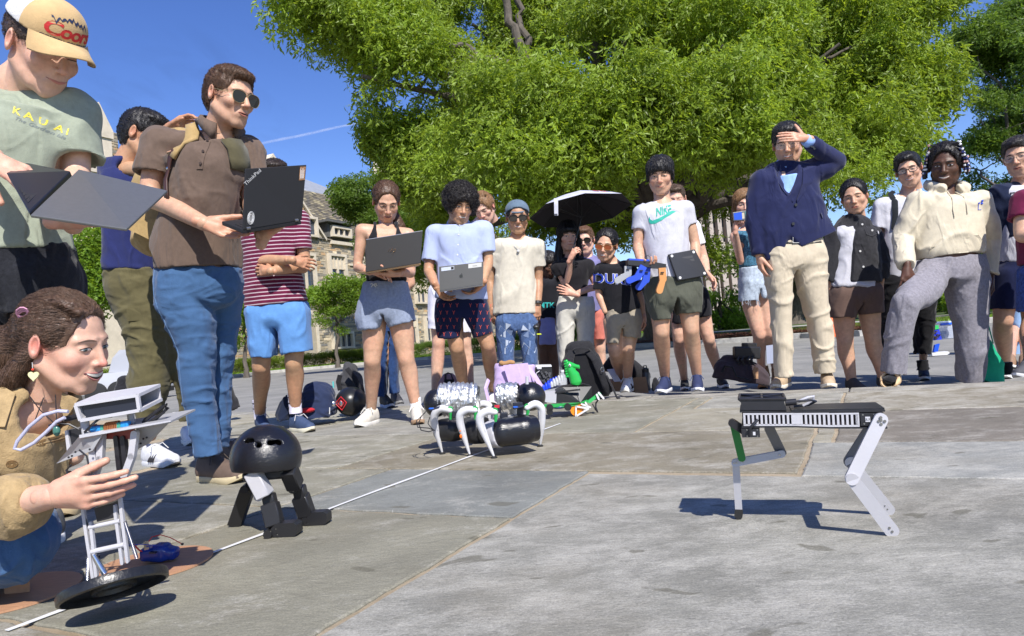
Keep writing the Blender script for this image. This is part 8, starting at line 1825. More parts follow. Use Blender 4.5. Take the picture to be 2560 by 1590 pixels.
def phone(c):
 cs=[W(*tf(A4,x,y),depth(c))for x,y in((107,528),(202,514),(205,568),(112,572))];t=thing('smartphone','phone in a grey and blue case held up by the woman in denim shorts','phone',c);o=slab('case',cs,.010,mat('case_grey',(.10,.11,.12),.4),t,.003);n=facing(cs)
 mk('card_holder',[quadp(cs,s,q)+n*.0058 for s,q in((.05,.12),(.5,.08),(.5,.9),(.05,.9))],[(0,1,2,3)],mat('holder_blue',(.01,.08,.55),.5),o,smooth=False);mk('camera_bump',[quadp(cs,s,q)+n*.007 for s,q in((.68,.12),(.95,.1),(.95,.6),(.68,.62))],[(0,1,2,3)],mat('bump_teal',(.10,.25,.25),.3),o,smooth=False)
 for s,q in((.76,.22),(.88,.30),(.77,.46)):b=B();e=quadp(cs,s,q)+n*.007;b.cyl(e,e+n*.003,.005,n=12);b.build('camera_lens',mat('lens_black',(.01,.01,.012),.1),o)
 mk('card',[quadp(cs,s,q)+n*.0056 for s,q in((.5,.2),(.63,.18),(.63,.8),(.5,.82))],[(0,1,2,3)],mat('card_cream',(.5,.45,.35),.6),o,smooth=False)
def remote(c):
 t=thing('remote_control','black controller with a long antenna held by the man in the cream henley','controller',c);b=B();b.box(c+UP*-.03,(.05,.03,.095),M3@Matrix.Rotation(.3,3,'X'),.01);b.build('body',mat('plastic_black',(.02,.02,.022),.4),t,smooth=True)
 b=B();e=W(*tf(A2,345,1255),depth(c)-.05);b.tube([c+V(0,0,-.04),e],[.0028,.0014],6);b.ell(e,(.005,.005,.005));b.build('antenna',mat('chrome',(.6,.6,.6),.2,metal=1),t)
 y=W(*tf(A2,452,1068),depth(c)-.03);t2=thing('key_tag','bright yellow tag hanging below the black controller','tag',y);b=B();b.box(y,(.040,.010,.072),M3,.006);b.build('tag_body',mat('tag_yellow',(.62,.72,.03),.45),t2);b=B();b.tube([y+UP*.035,c],.002,5);b.build('cord',mat('plastic_black',(0,0,0)),t2)
 # ================================================================== bags and things on the ground
def soft(name,parent,ops,m,lo,hi,h=.009,wr=(.010,7,(1,1,1)),sd=1):
 f=Fld(lo,hi,h);ops(f);P,F_=f.mesh();P=relax(P,F_,1)
 if wr:P=wrinkle(P,vnormals(P,F_),*wr,sd=sd)
 return mk(name,P,F_,m,parent)
def backpack_black():
 g=G(1490,1000,0);g=V(g.x,g.y-.02,0);t=thing('backpack','large black backpack standing with its padded straps to the front beside the green horse head','backpack',g);m=cloth('pack_black',(.020,.020,.023),nscale=90,noise=.3);K_=1/(FPX/depth(g));P=lambda x,y,d=0:W(1280+x*.1971,840+y*.1971,depth(g)+d)
 soft('body',t,lambda f:[f.loft([(P(960,790,.1),RT,.185,.11),(P(930,600,.12),RT,.175,.12),(P(880,350,.14),RT,.155,.11),(P(860,190,.16),RT,.115,.08)],k=.03,flat=(True,False)),f.ell(tuple(P(860,180,.15)),(.10,.08,.055),k=.04)],m,*bounds([P(600,820,-.1),P(1250,80,.3)],.1),wr=(.008,7,(1,1,1)))
 mesh_=cloth('pack_mesh',(.010,.010,.012));soft('back_panel',t,lambda f:f.loft([(P(990,760,.02),RT,.11,.03),(P(940,500,.025),RT,.10,.035),(P(890,260,.06),RT,.085,.03)],k=.02,flat=(False,False)),mesh_,*bounds([P(700,820,-.1),P(1250,80,.2)],.1),wr=(.004,9,(1,1,1)))
 for pts in(((760,190,.05),(730,300,-.0),(745,450,-.03),(800,620,-.02),(850,740,.0)),((960,190,.05),(1060,300,-.02),(1130,480,-.05),(1190,620,-.04),(1240,720,-.02))):
  pp=[P(*q)for q in pts];soft('strap',t,lambda f:f.loft([(q,RT,.030,.012)for q in pp],k=.01),m,*bounds(pp,.06),h=.006,wr=(.003,12,(1,1,1)))
 b=B();b.tube([P(780,180,.03),P(800,160,.0),P(880,150,-.01),P(970,160,.0),P(990,180,.03)],.009,8,flat=.6);b.build('carry_handle',m,t,smooth=True)
 b=B();c=P(1145,425,-.08);b.tube([c+RT*math.cos(a)*.012+UP*math.sin(a)*.017 for a in[i*.628 for i in range(10)]],.0025,6,closed=True);b.build('ring',mat('chrome',(.5,.5,.5),.3),t)
 b=B();b.tube([P(1200,500,-.05),P(1270,640,-.06),P(1330,780,-.05),P(1370,795,-.04)],.011,6,flat=.4);b.tube([P(1330,740,-.04),P(1450,775,.0),P(1830,765,.05)],.005,6,flat=.4);b.build('webbing',m,t)
def rucksack(name,label,T,D,pts,m,extra=None,seed=1,ry=.13):
 ps=[W(*tf(T,(a+b_)/2,y),D)for a,b_,y in pts];g=ps[0];t=thing(name,label,'bag',V(g.x,g.y,0));sc=D/FPX*T[2]
 soft('body',t,lambda f:f.loft([(p,RT,(b_-a)/2*sc,ry*(1-.12*i))for i,(p,(a,b_,y))in enumerate(zip(ps,pts))],k=.02,flat=(True,False)),m,*bounds(ps,.3),wr=(.014,7,(1,1,1)),sd=seed);return t,ps
def ground_items():
 blk=cloth('pack_black',(1,1,1));nav=cloth('jacket_pile_navy',(.022,.032,.075));gry=cloth('pack_grey',(.055,.055,.06),noise=.2)
 t,ps=rucksack('backpack','dark grey backpack slumped behind the black helmet',R4,5.6,[(800,1065,1165),(800,1060,1050),(790,1050,900),(830,980,780),(840,920,730)],gry)
 b=B()
 for pts in(((870,760),(950,860),(1010,980),(1040,1100)),((800,830),(780,900),(800,990))):b.tube([W(*tf(R4,x,y),5.42)for x,y in pts],.022,7,flat=.35)
 b.build('strap',blk,t,smooth=True);b=B();b.box(W(*tf(R4,728,930),5.42),(.012,.008,.05));b.build('luggage_tag',mat('tag_teal',(.10,.45,.45),.5),t)
 t,ps=rucksack('duffel_bag','crumpled navy bag with zip and a red inside at the sock wearer\'s feet',R4,5.15,[(430,750,1262),(400,770,1180),(400,740,1080),(430,640,1000)],nav,seed=4,ry=.16)
 b=B();b.tube([W(*tf(R4,x,y),4.95)for x,y in((688,1240),(690,1170))],.004,5);b.build('zip',mat('zip_white',(.6,.6,.6),.5),t);b=B();b.ell(W(*tf(R4,450,1200),5.0),(.06,.03,.02));b.build('red_lining',cloth('lining_red',(.4,.02,.03)),t,smooth=True);b=B();b.ell(W(*tf(R4,730,1130),5.0),(.018,.02,.022));b.build('foil_packet',mat('foil',(.7,.7,.7),.2,metal=1),t)
 t,ps=rucksack('folded_jacket','dark navy jacket bundle left of the crumpled bag',R4,5.0,[(150,300,1298),(140,300,1240),(170,330,1150),(200,330,1100)],cloth('jacket_dark',(.012,.018,.04)),seed=8,ry=.10)
 # helmet
 c=W(*tf(R4,915,1105),5.25);t=thing('bike_helmet','black cycling helmet with a red patterned badge lying by the bags','helmet',V(c.x,c.y,0));f=Fld(c-V(.2,.2,.2),c+V(.2,.2,.2),.006);f.ell(tuple(c),(.118,.135,.112),k=.001);f.ell(tuple(c+V(.05,.08,-.06)),(.10,.11,.09),k=.01,sub=True)
 for i in range(5):a=-.6+i*.35;q=c+RT*math.sin(a)*.07+UP*(.07*math.cos(a)+.03)-FW*.10;f.cap(tuple(q),tuple(q+UP*.02+FW*.03),.008,.012,k=.003,sub=True)
 P,F_=f.mesh();hm=mk('shell',P,F_,mat('helmet_black',(.012,.012,.013),.35),t);q=c-FW*.135-RT*.045;b=B()
 b.tube([q+RT*x*.042+UP*(y*.05)for x,y in((-1,0),(0,1),(1,.1),(.2,-1))],.005,5,closed=True);b.tube([q+RT*x*.022+UP*y*.026 for x,y in((-1,0),(0,1),(1,.1),(.2,-1))],.004,5,closed=True);b.build('badge_rim',mat('badge_red',(.5,.02,.03),.4),hm);b=B();b.ell(q,(.014,.006,.02));b.build('badge',mat('chrome',(.5,.5,.5)),hm)
 t,ps=rucksack('black_bag','small black bag on the paving edge behind the leg of the man in jeans',Z3,6.2,[(820,892,1028),(820,870,980),(820,850,920)],blk,seed=3,ry=.08)
 b=B();pl=[G(*tf(Z3,x,y),.012)for x,y in((448,1082),(520,1052),(575,1050),(570,1078),(500,1090))];b.prism(pl,V(0,0,.012));tag(b.build('white_cloth',cloth('cloth_white',(.65,.64,.6))),'small crumpled white cloth on the paving behind the man in jeans','cloth')
 # lilac tote
 D=5.0;P=lambda x,y,d=0:W(*tf(R2,x,y),D+d);li=cloth('tote_lilac',(.50,.38,.62),noise=.06);t=thing('tote_bag','lilac canvas backpack tote with a flap standing behind the curly haired man\'s shoe','bag',G(*tf(R2,1150,690)))
 soft('body',t,lambda f:f.loft([(P(1150,670,.1),RT,.15,.10),(P(1150,500,.1),RT,.155,.10),(P(1160,240,.12),RT,.15,.08)],k=.02,flat=(True,True)),li,*bounds([P(800,700),P(1500,200,.2)],.12),h=.008,wr=(.006,6,(1,1,1)))
 b=B();b.prism([P(1020,250,-.02),P(1310,222,-.02),P(1360,480,-.03),P(1110,540,-.03)],FW*.012);b.build('flap',li,t);b=B();b.prism([P(975,480,-.03),P(1090,500,-.03),P(1090,640,-.02),P(985,640,-.02)],FW*.014);b.build('front_pocket',li,t)
 b=B();b.tube([P(1300,260,.0),P(1400,390,-.02),P(1470,500,-.02)],.022,6,flat=.3);b.tube([P(850,420,.05),P(815,520,.0),P(850,660,.0)],.018,6,flat=.4);b.build('strap',li,t);b=B()
 for i in range(14):a=i*.45;b.ell(P(1000+i*10,222+8*math.sin(a),.05),(.02,.02,.018),n=8,m=5)
 b.build('plush_toy',cloth('plush_tan',(.35,.2,.09)),t,smooth=True)
 t,ps=rucksack('small_backpack','small pink and black backpack with a loop handle behind the curly haired man',R2,6.0,[(265,500,515),(262,500,460),(285,480,415)],cloth('pack_pink',(.30,.18,.19)),seed=5,ry=.09);b=B();b.tube([W(*tf(R2,x,y),5.85)for x,y in((345,420),(345,360),(375,338),(410,350),(432,420))],.012,6,flat=.5);b.build('handle',blk,t,smooth=True);b=B();b.prism([W(*tf(R2,x,y),5.86)for x,y in((330,415),(445,415),(445,500),(330,500))],FW*.02);b.build('black_panel',blk,t)
 # black device, peg tray, bottle, box, flask
 D=5.1;P=lambda x,y,d=0:W(*tf(R8,x,y),D+d);pb=mat('plastic_black',(.02,.02,.022),.4);t=thing('electronics_box','open black electronics enclosure with a white plug behind the blue pegs','device',P(400,600));b=B();b.prism([P(285,390),P(505,385),P(520,600),(P(275,600))],FW*.12);b.build('body',pb,t);b=B();b.prism([P(300,375,-.01),P(500,370,-.01),P(505,390,-.01),P(300,395,-.01)],FW*.1);b.build('rim',mat('plastic_white',(.6,.6,.6),.4),t);b=B();b.box(P(345,405,-.02),(.035,.02,.03),M3,.004);b.build('plug',mat('plastic_white',(.6,.6,.6)),t)
 b=B();b.tube([P(350,440,-.02),P(310,470,-.03),P(305,520,-.03)],.003,6);b.build('cable',mat('plastic_white',(.6,.6,.6)),t);r=random.Random(2);b=B()
 for i in range(26):b.box(P(330+r.random()*160,450+r.random()*130,-.012),(r.uniform(.004,.02),.012,r.uniform(.004,.014)),M3)
 kind(b.build('circuit_parts',mat('parts_dark',(.08,.08,.085),.3),t),'stuff')
 tr=thing('peg_tray','grey tray holding upright blue and grey pegs beside the knight robot','tray',P(520,700));b=B();b.prism([P(385,700,-.25),P(700,640,-.25),P(720,690,-.25),P(410,720,-.25)],FW*.2+V(0,0,.0));b.build('tray_body',mat('plastic_grey',(.3,.31,.33),.5),tr)
 for i in range(22):
  row,k=divmod(i,6);x=405+k*34+row*30;y=690-row*26-k*14;col=0 if(row==0 and k<3)or(row>0 and k<3-row*0 and k<2+row%2)else 1;b=B();b.lathe([(0,0),(.011,0),(.012,.018),(.010,.030),(.006,.038),(0,.043)],P(x,y,-.22+row*.03),V(0,0,1),10);b.build('peg',mat('peg_blue',(.01,.05,.62),.4)if col==0 else mat('peg_grey',(.42,.43,.44),.5),tr,smooth=True)
 c=P(655,650,-.05);t=thing('water_bottle','clear plastic water bottle behind the grey pegs','bottle',c);b=B();b.lathe([(0,0),(.028,0),(.030,.06),(.026,.08),(.013,.10),(.013,.115),(0,.115)],c,V(0,0,1),16);b.build('bottle_body',mat('clear_plastic',(.75,.78,.8),.08,alpha=.35),t,smooth=True);b=B();b.cyl(c+V(0,0,.113),c+V(0,0,.128),.014);b.build('cap',mat('plastic_white',(.6,.6,.6)),t)
 g=G(*tf(R8,1480,722));D=depth(g);P=lambda x,y,d=0:W(*tf(R8,x,y),D+.42+d);t=thing('cardboard_box','open brown cardboard box behind the woman in the black college t-shirt','box',P(1480,722));cb=mat('cardboard',(.33,.20,.11),.85,noise=.08,nscale=30);b=B()
 for q in([P(1230,580),P(1540,565),P(1700,560),P(1730,722),P(1250,700)],):b.prism(q,FW*.25)
 b.build('carton',cb,t);b=B();b.prism([P(1540,530,-.02),P(1700,515,-.02),P(1735,722,-.02),P(1560,722,-.02)],FW*.005);b.build('carton_flap',cb,t)
 b=B();b.prism([P(1205,425,.02),P(1290,415,.02),P(1385,575,-.02),P(1300,582,-.02)],FW*.01);tag(b.build('paper_sheet',mat('paper_white',(.68,.68,.74),.7)),'sheet of white paper leaning out of the cardboard box','paper')
 soft_t=thing('black_jacket','black bag draped behind the cardboard box','bag',P(1400,500,.3));soft('body',soft_t,lambda f:[f.chain([P(1210,390,.3),P(1340,330,.3),P(1500,430,.3),P(1640,500,.3)],[.05,.09,.10,.08],k=.04)],blk,*bounds([P(1150,250,.2),P(1700,620,.5)],.12))
 c=P(1715,690,.02);t=thing('steel_flask','tall dark flask with a loop lid standing by the cardboard box','flask',c);b=B();hh=.215;b.lathe([(0,0),(.031,0),(.032,.01),(.032,hh*.72),(.030,hh*.76)],c,V(0,0,1),20);b.build('flask_body',mat('flask_slate',(.06,.065,.08),.3,metal=.5),t,smooth=True);b=B();b.lathe([(.031,hh*.74),(.031,hh*.88),(.012,hh*.93),(0,hh*.93)],c,V(0,0,1),20);b.tube([c+V(-.014,0,hh*.92),c+V(-.012,0,hh),c+V(.012,0,hh),c+V(.014,0,hh*.92)],.005,6);b.build('lid',pb,t,smooth=True)
 t,ps=rucksack('mesh_pouch','black mesh pouch behind the navy running shoes',R8,5.3,[(1770,1875,700),(1765,1880,620),(1780,1850,560)],blk,seed=6,ry=.05)
 D=5.5;P=lambda x,y,d=0:W(*tf(R6,x,y),D+d);t=thing('shoulder_bag','dark brown shoulder bag on the ground beside the fringed boots','bag',P(800,1490));soft('body',t,lambda f:f.loft([(P(800,1490,.1),RT,.235,.10),(P(810,1420,.1),RT,.23,.10),(P(830,1350,.12),RT,.20,.07)],k=.02,flat=(True,False)),cloth('bag_brown',(.055,.040,.045)),*bounds([P(600,1510),P(1060,1300,.2)],.1));b=B();b.tube([P(620,1400,-.02),P(650,1345,-.02),P(720,1350,-.05),P(760,1440,-.06),P(900,1480,-.06)],.018,6,flat=.4);b.build('strap',blk,t,smooth=True);b=B()
 for i in range(9):b.tube([P(925,1360+i*12,-.03),P(965,1362+i*12,-.03)],.005,5)
 b.tube([P(935,1345,-.03),P(920,1400,-.03),P(940,1455,-.03)],.008,6);b.build('wooden_comb',mat('comb_wood',(.45,.25,.12),.6),t)
 t=thing('mini_robot_dog','little black four legged robot standing on top of the brown shoulder bag','robot',P(850,1330));b=B();b.box(P(855,1215,.06),(.21,.10,.075),M3,.01);b.box(P(880,1170,.06),(.12,.08,.03),M3,.006);b.build('body',pb,t,smooth=True)
 for x in(790,830,885,920):b=B();b.tube([P(x,1250),P(x-18,1285,-.01),P(x+2,1330,.0)],.007,6);b.ell(P(x-18,1285,-.01),(.012,.012,.012),n=8,m=6);b.build('leg',pb,t,smooth=True)
 b=B();b.prism([P(1040,1150,.25),P(1110,1140,.25),P(1118,1315,.2),P(1048,1320,.2)],FW*.006);tag(b.build('display_board',mat('board_blue_grey',(.20,.23,.33),.6)),'small blue grey board leaning behind the woman filming','board')
 # cone, storage box, small robot, green bag
 P=lambda x,y,D:W(*tf(R5,x,y),D);D=12.5;c=P(345,530,D);t=thing('traffic_cone','orange traffic cone beyond the woman in the black jacket','cone',c);b=B();b.lathe([(.15,.03),(.04,.60),(.03,.62),(0,.62)],c,V(0,0,1),20);b.build('cone_body',mat('cone_orange',(.75,.12,.02),.5),t,smooth=True);b=B();b.box(c+V(0,0,.015),(.38,.38,.03));b.build('base',mat('cone_orange',(1,1,1)),t)
 D=8.6;c=P(1600,568,D);t=thing('storage_box','clear plastic storage box with blue handles behind the hooded man','box',c);b=B();sx=.15;R_=Matrix.Rotation(.15,3,'Z');b.box(c+V(0,.12,.115),(.34,.24,.20),R_,.01);b.build('tub',mat('tub_clear',(.55,.6,.72),.15,alpha=.5),t);b=B();b.box(c+V(0,.12,.225),(.37,.27,.02),R_,.006);b.build('lid',mat('tub_lid',(.6,.65,.75),.3,alpha=.8),t);b=B();b.box(c+V(.0,-.012,.205),(.16,.02,.03),R_,.006);b.build('handle',mat('handle_blue',(.02,.12,.65),.4),t);b=B()
 for i in range(6):b.box(c+V(-.1+.04*i,.12,.05+.02*(i%3)),(.05,.12,.05),Matrix.Rotation(i,3,'Z'))
 b.build('contents',mat('contents_grey',(.25,.26,.3),.6,noise=.5,nscale=20),t)
 D=8.2;t=thing('small_legged_robot','small green and blue servo robot beside the clear storage box','robot',P(1480,700,D));b=B();b.prism([P(1440,420,D),P(1500,410,D),P(1545,560,D),P(1455,570,D)],FW*.06);b.build('frame',mat('frame_blue',(.02,.04,.5),.5),t);b=B();b.prism([P(1440,415,D-.01),P(1505,405,D-.01),P(1510,445,D-.01),P(1445,455,D-.01)],FW*.05);b.build('top_cover',mat('cover_green',(.03,.45,.10),.5),t);b=B();r=random.Random(8)
 for i in range(20):b.box(P(1455+r.random()*70,460+r.random()*100,D-.015),(r.uniform(.008,.03),.01,r.uniform(.006,.02)),M3)
 b.build('electronics',mat('electronics_dark',(.05,.04,.04),.4,noise=.8,nscale=60),t);b=B();b.prism([P(1470,620,D),P(1520,605,D),P(1500,690,D),P(1455,695,D)],FW*.03);b.build('leg',mat('leg_blue',(.01,.08,.6),.4),t);b=B();b.prism([P(1435,705,D),P(1610,688,D),P(1630,705,D),P(1600,728,D),P(1440,738,D)],FW*.07);b.build('foot',mat('foot_white2',(.6,.6,.6),.5),t);b=B();b.ell(P(1438,275,D),(.03,.03,.045));b.tube([P(1440,310,D),P(1440,400,D)],.008,6);b.build('sensor_ball',mat('foot_white2',(1,1,1)),t,smooth=True)
 D=4.95;t=thing('shopping_bag','bright green reusable shopping bag hanging beside the grey sweatpants','bag',P(2050,1000,D));gm=cloth('bag_green',(.01,.32,.17),sheen=.0,spec=.3);soft('body',t,lambda f:f.loft([(P(1990,1020,D),RT,.165,.07),(P(2060,820,D),RT,.105,.06),(P(2050,640,D),RT,.035,.03),(P(2040,585,D),RT,.028,.022)],k=.01,flat=(True,False)),gm,*bounds([P(1700,1040,D),P(2330,560,D)],.1),h=.008,wr=(.010,8,(1.4,1.4,.3)))
 b=B();b.tube([P(2040,600,D-.02),P(2030,400,D),P(2000,230,D)],.012,6,flat=.4);b.tube([P(2100,600,D),P(2060,450,D),P(2005,240,D)],.010,6,flat=.4);b.build('handle',gm,t,smooth=True)
 # golf cart and far van
 gp=G(262,1000,ROADZ);D=15.;P=lambda x,y,d=0:W(*tf(Z4,x,y),D+d);g=P(820,900);t=thing('golf_cart','pale grey utility golf cart parked on the road behind the kneeling woman','golf cart',V(g.x,g.y,ROADZ));wht=mat('cart_white',(.50,.51,.54),.35,coat=.3)
 b=B();b.prism([P(690,790),P(760,710),P(1000,690),P(1130,690),P(1130,830),P(960,835),P(940,780),P(860,775),P(840,835),P(700,850)],FW*1.15);b.build('body',wht,t);b=B();b.prism([P(660,850),P(1130,835),P(1130,872),P(665,880)],FW*1.1);b.build('bumper',pb,t);sm_=mat('seat_grey',(.33,.34,.37),.6)
 for dx in(0,140):b=B();b.prism([P(820+dx,700,.1),P(850+dx,590,.15),P(900+dx,530,.2),P(985+dx,525,.2),P(995+dx,700,.1)],FW*.5);b.build('seat',sm_,t)
 for x in(735,905,1080):b=B();c=P(x,860,.0);z=c.z-ROADZ;rr=.24;c.z=ROADZ+rr;b.lathe([(0,-.09),(rr*.55,-.09),(rr,-.07),(rr,.07),(rr*.55,.09),(0,.09)],c,FW,22);b.build('wheel',mat('tyre',(.02,.02,.02),.8),t,smooth=True)
 b=B();b.tube([P(800,650,.2),P(940,620,.2),P(1100,620,.2)],.02,6);b.build('frame_tube',pb,t);b=B();b.ell(P(930,757,-.01),(.05,.02,.035));b.build('badge',pb,t,smooth=True)
 t,ps=rucksack('bag_on_cart','black bag leaning at the rear of the golf cart',Z4,14.2,[(880,985,882),(885,990,820),(905,980,760)],blk,seed=12,ry=.25)
 D=58;P=lambda x,y,d=0:W(*tf(R5,x,y),D+d);g=P(1440,195);t=thing('parked_van','white van parked beyond the lawn, seen between the legs of the hooded man','van',g);b=B();b.prism([P(1290,185),P(1295,110),P(1330,60),P(1470,55),P(1495,120),P(1505,185)],FW*1.9);b.build('body',mat('van_white',(.65,.65,.65),.3),t);b=B();b.prism([P(1400,75,-.02),P(1465,75,-.02),P(1480,120,-.02),P(1400,120,-.02)],FW*.02);b.build('window',GLS if 'GLS' in globals()else pb,t)
 for x in(1325,1460):b=B();b.cyl(P(x,185,-.02),P(x,185,.2),.34,n=16);b.build('wheel',mat('tyre',(1,1,1)),t)
def backpack_tan():
 D=2.95;P=lambda x,y,d=0:W(*tf(Z2,x,y),D+d);t=thing('backpack','tan canvas backpack with brown leather straps on the back of the man in jeans','backpack',P(430,1100,.2));cv_=cloth('canvas_tan',(.36,.25,.11),nscale=80,bscale=420);lb=mat('leather_brown',(.055,.022,.016),.45,noise=.2)
 soft('body',t,lambda f:f.loft([(P(450,1120,.24),RT,.12,.10),(P(470,950,.26),RT,.15,.11),(P(560,760,.26),RT,.16,.11),(P(620,620,.26),RT,.13,.08)],k=.03,flat=(False,False)),cv_,*bounds([P(250,1250),P(900,500,.5)],.1),h=.009)
 po=PP['man_jeans'].polo
 def band(name,pts,w,m,off=.006,th=.007):
  ps=on_surface(po,[P(*q)for q in pts],FW,off);n=len(ps);V_=[]
  for i,q in enumerate(ps):
   d=(ps[min(i+1,n-1)]-ps[max(i-1,0)]).normalized();s=d.cross(FW).normalized()*w/2;V_+=on_surface(po,[q-s,q,q+s],FW,off)
  o=mk(name,V_,[(3*i+j,3*i+j+1,3*i+4+j,3*i+3+j)for i in range(n-1)for j in(0,1)],m,t);md=o.modifiers.new('t','SOLIDIFY');md.thickness=th;return o
 band('strap',[(640,485),(655,530),(660,580),(650,630),(628,670),(605,710)],.052,cv_,.008,.012);band('leather_strap',[(622,670),(600,715),(582,770),(572,830),(580,890),(596,960)],.022,lb,.012);b=B();c=on_surface(po,[P(578,765)],FW,.016)[0];b.ell(c,(.012,.006,.009));b.build('buckle',mat('chrome',(.5,.5,.5)),t,smooth=True)
 band('strap',[(885,590),(915,640),(930,700),(938,760)],.045,cloth('canvas_dark',(.09,.08,.045)),.008,.012)
 b=B();c=P(330,1075,-.0);b.prism([P(275,1085,.1),P(320,1040,.1),P(440,1020,.1),P(440,1165,.1),P(340,1115,.1)],FW*.1);b.build('side_pocket',cv_,t)

# ================================================================== robots
def bar(b,p0,p1,w,th,side,n=8,w2=None,round0=True,round1=True):
 d=(p1-p0).normalized();side=side.normalized();u=side.cross(d).normalized();w2=w2 or w;pts=[]
 for c,s,ww,rd in((p1,1,w2,round1),(p0,-1,w,round0)):
  for i in range(n+1):
   a=math.pi*i/n;k=math.sin(a)*ww/2*(1 if rd else 0);pts.append(c+d*s*k+u*s*math.cos(a)*ww/2)
 b.prism([q-side*th/2 for q in pts],side*th);return b
def screw(name,parent,c,n,r,m):b=B();b.cyl(c,c+n*r*.5,r,n=10);b.build(name,m,parent)
def robot_dog():
 rn=mat('print_light_grey',(.46,.455,.48),.5,noise=.03,nscale=20,bump=.0006,bscale=500);bk=mat('robot_black',(.018,.018,.022),.35,noise=.2,nscale=60);sc=mat('screw_steel',(.4,.4,.4),.25,metal=1);gn=mat('print_green_leg',(.012,.17,.03),.5);dg=mat('link_grey',(.13,.13,.14),.5)
 p=lambda x,y,D:W(*tf(R1,x,y),D);D0,D1=1.50,1.60;Pr,Pf=p(1905,400,D0),p(655,400,D1);X=(Pf-Pr);L=X.length;X.normalize();Y=V(0,0,1).cross(X).normalized();Y=Y if Y.dot(FW)>0 else-Y;Z=X.cross(Y);Z=Z if Z.z>0 else-Z;k=L/1250;T=lambda x,y,w=0.0:Pr+X*((1905-x)*k)+Z*((400-y)*k)+Y*w
 Wd=.125;t=thing('robot_dog','white and black four legged robot with slotted grey side panel standing alone on the paving','robot',G(*tf(R1,1300,1250)))
 bod=B();bod.prism([T(665,430),T(1140,428),T(1440,440),T(1915,440),T(1915,456),T(1440,456),T(1150,445),T(665,452)],Y*Wd);bod.build('bottom_tray',bk,t)
 b=B();prof=[(655,290),(1130,300),(1430,292),(1905,300)];b.prism([T(655,288),T(1130,300),T(1430,290),T(1905,285),T(1905,302),T(1430,308),T(1130,314),T(655,304)],Y*Wd);top=b.build('top_plate',bk,t)
 b=B();b.prism([T(1120,285,.006),T(1905,270,.006),T(1905,286,.006),T(1120,300,.006)],Y*(Wd-.012));b.build('lid',bk,t)
 b=B();b.prism([T(675,310,.012),T(1890,310,.012),T(1890,435,.012),T(675,435,.012)],Y*(Wd-.024));b.build('inner_frame',mat('robot_inside',(.035,.025,.03),.6,noise=.9,nscale=120),t)
 # slotted side panels, near and far: every rib its own bar around real openings
 for w0,nm in((-.001,'side_panel'),(Wd-.003,'side_panel')):
  b=B();
  def zt(x):return 312 if x<1120 else 314
  def zb(x):return 428+(8 if x>1400 else 0)
  for x0,x1,dy0,dy1 in((685,1135,0,-2),(1135,1440,-2,8),(1440,1690,8,6)):
   b.prism([T(x0,310+abs(dy0)*.4,w0),T(x1,310,w0),T(x1,326,w0),T(x0,326,w0)],Y*.004);b.prism([T(x0,416+dy0,w0),T(x1,416+dy1,w0),T(x1,432+dy1,w0),T(x0,432+dy0,w0)],Y*.004)
  x=685
  while x<1690:
   wd=20 if not 1110<x<1160 else 40;b.prism([T(x,324,w0),T(x+wd,324,w0),T(x+wd,422,w0),T(x,422,w0)],Y*.004);x+=39
  b.prism([T(1660,324,w0),T(1690,324,w0),T(1690,424,w0),T(1660,424,w0)],Y*.004);b.build(nm,rn,t)
 b=B();b.prism([T(1700,312,-.002),T(1892,312,-.002),T(1892,428,-.002),T(1700,428,-.002)],Y*.03);so=b.build('rear_servo',bk,t);b=B();b.prism([T(1738,345,-.0035),T(1778,345,-.0035),T(1778,392,-.0035),T(1738,392,-.0035)],Y*.001);b.build('servo_label',mat('label_white',(.55,.55,.58),.5),so)
 vs,fs=text_verts('JL3',.007);decal('servo_letters',vs,fs,T(1758,368,-.0042),-X,Z,mat('letters_black',(.02,.02,.02),.6),so)
 for x,y in((1720,328),(1812,326),(1728,410),(1868,410)):screw('screw',so,T(x,y,-.002),-Y,.0018,sc)
 b=B();b.prism([T(660,458,.0),T(828,458,.0),T(828,540,.0),T(665,544,.0)],Y*.045);so=b.build('front_servo',bk,t)
 for x,y in((712,470),(806,470),(712,530),(806,530)):screw('screw',so,T(x,y,0),-Y,.0016,sc)
 b=B();b.prism([T(765,488,-.0015),T(788,488,-.0015),T(788,520,-.0015),T(765,520,-.0015)],Y*.001);b.build('servo_label',mat('label_white',(.6,.6,.62)),so)
 # battery box on top
 b=B();b.prism([T(660,285,.008),T(1080,290,.008),T(1060,210,.008),T(1075,185,.008),T(650,190,.008),T(672,215,.008)],Y*(Wd-.016));bo=b.build('battery_box',bk,t)
 b=B();q=lambda s,w:T(655+415*s,180,.008+(Wd-.016)*w)
 for a,c in(((0,0),(1,0)),((1,0),(1,1)),((1,1),(0,1)),((0,1),(0,0)),((0,0),(1,1)),((0,1),(1,0)),((.5,0),(.5,1))):b.tube([q(*a),q(*c)],.0035,6)
 b.build('box_lattice',bk,bo)
 wh=mat('braid_grey',(.38,.38,.42),.6,noise=.6,nscale=900);b=B();b.tube([T(1075,235,.03),T(1180,222,.03),T(1280,180,.035),T(1330,175,.04),T(1325,215,.04),T(1230,262,.04)],.0035,8);b.build('power_cable',wh,t,smooth=True);b=B();b.tube([T(1075,215,.02),T(1150,212,.02),T(1300,200,.02),T(1345,215,.03),T(1280,255,.04),T(1150,270,.04)],.0028,8);b.tube([T(1070,222,.02),T(1170,214,.02)],.0075,10);b.build('black_cable',bk,t,smooth=True)
 b=B();b.tube([T(815,368,-.008),T(775,405,-.014),T(745,440,-.012),T(740,520,-.006)],.0035,8);b.build('servo_lead',bk,t,smooth=True)
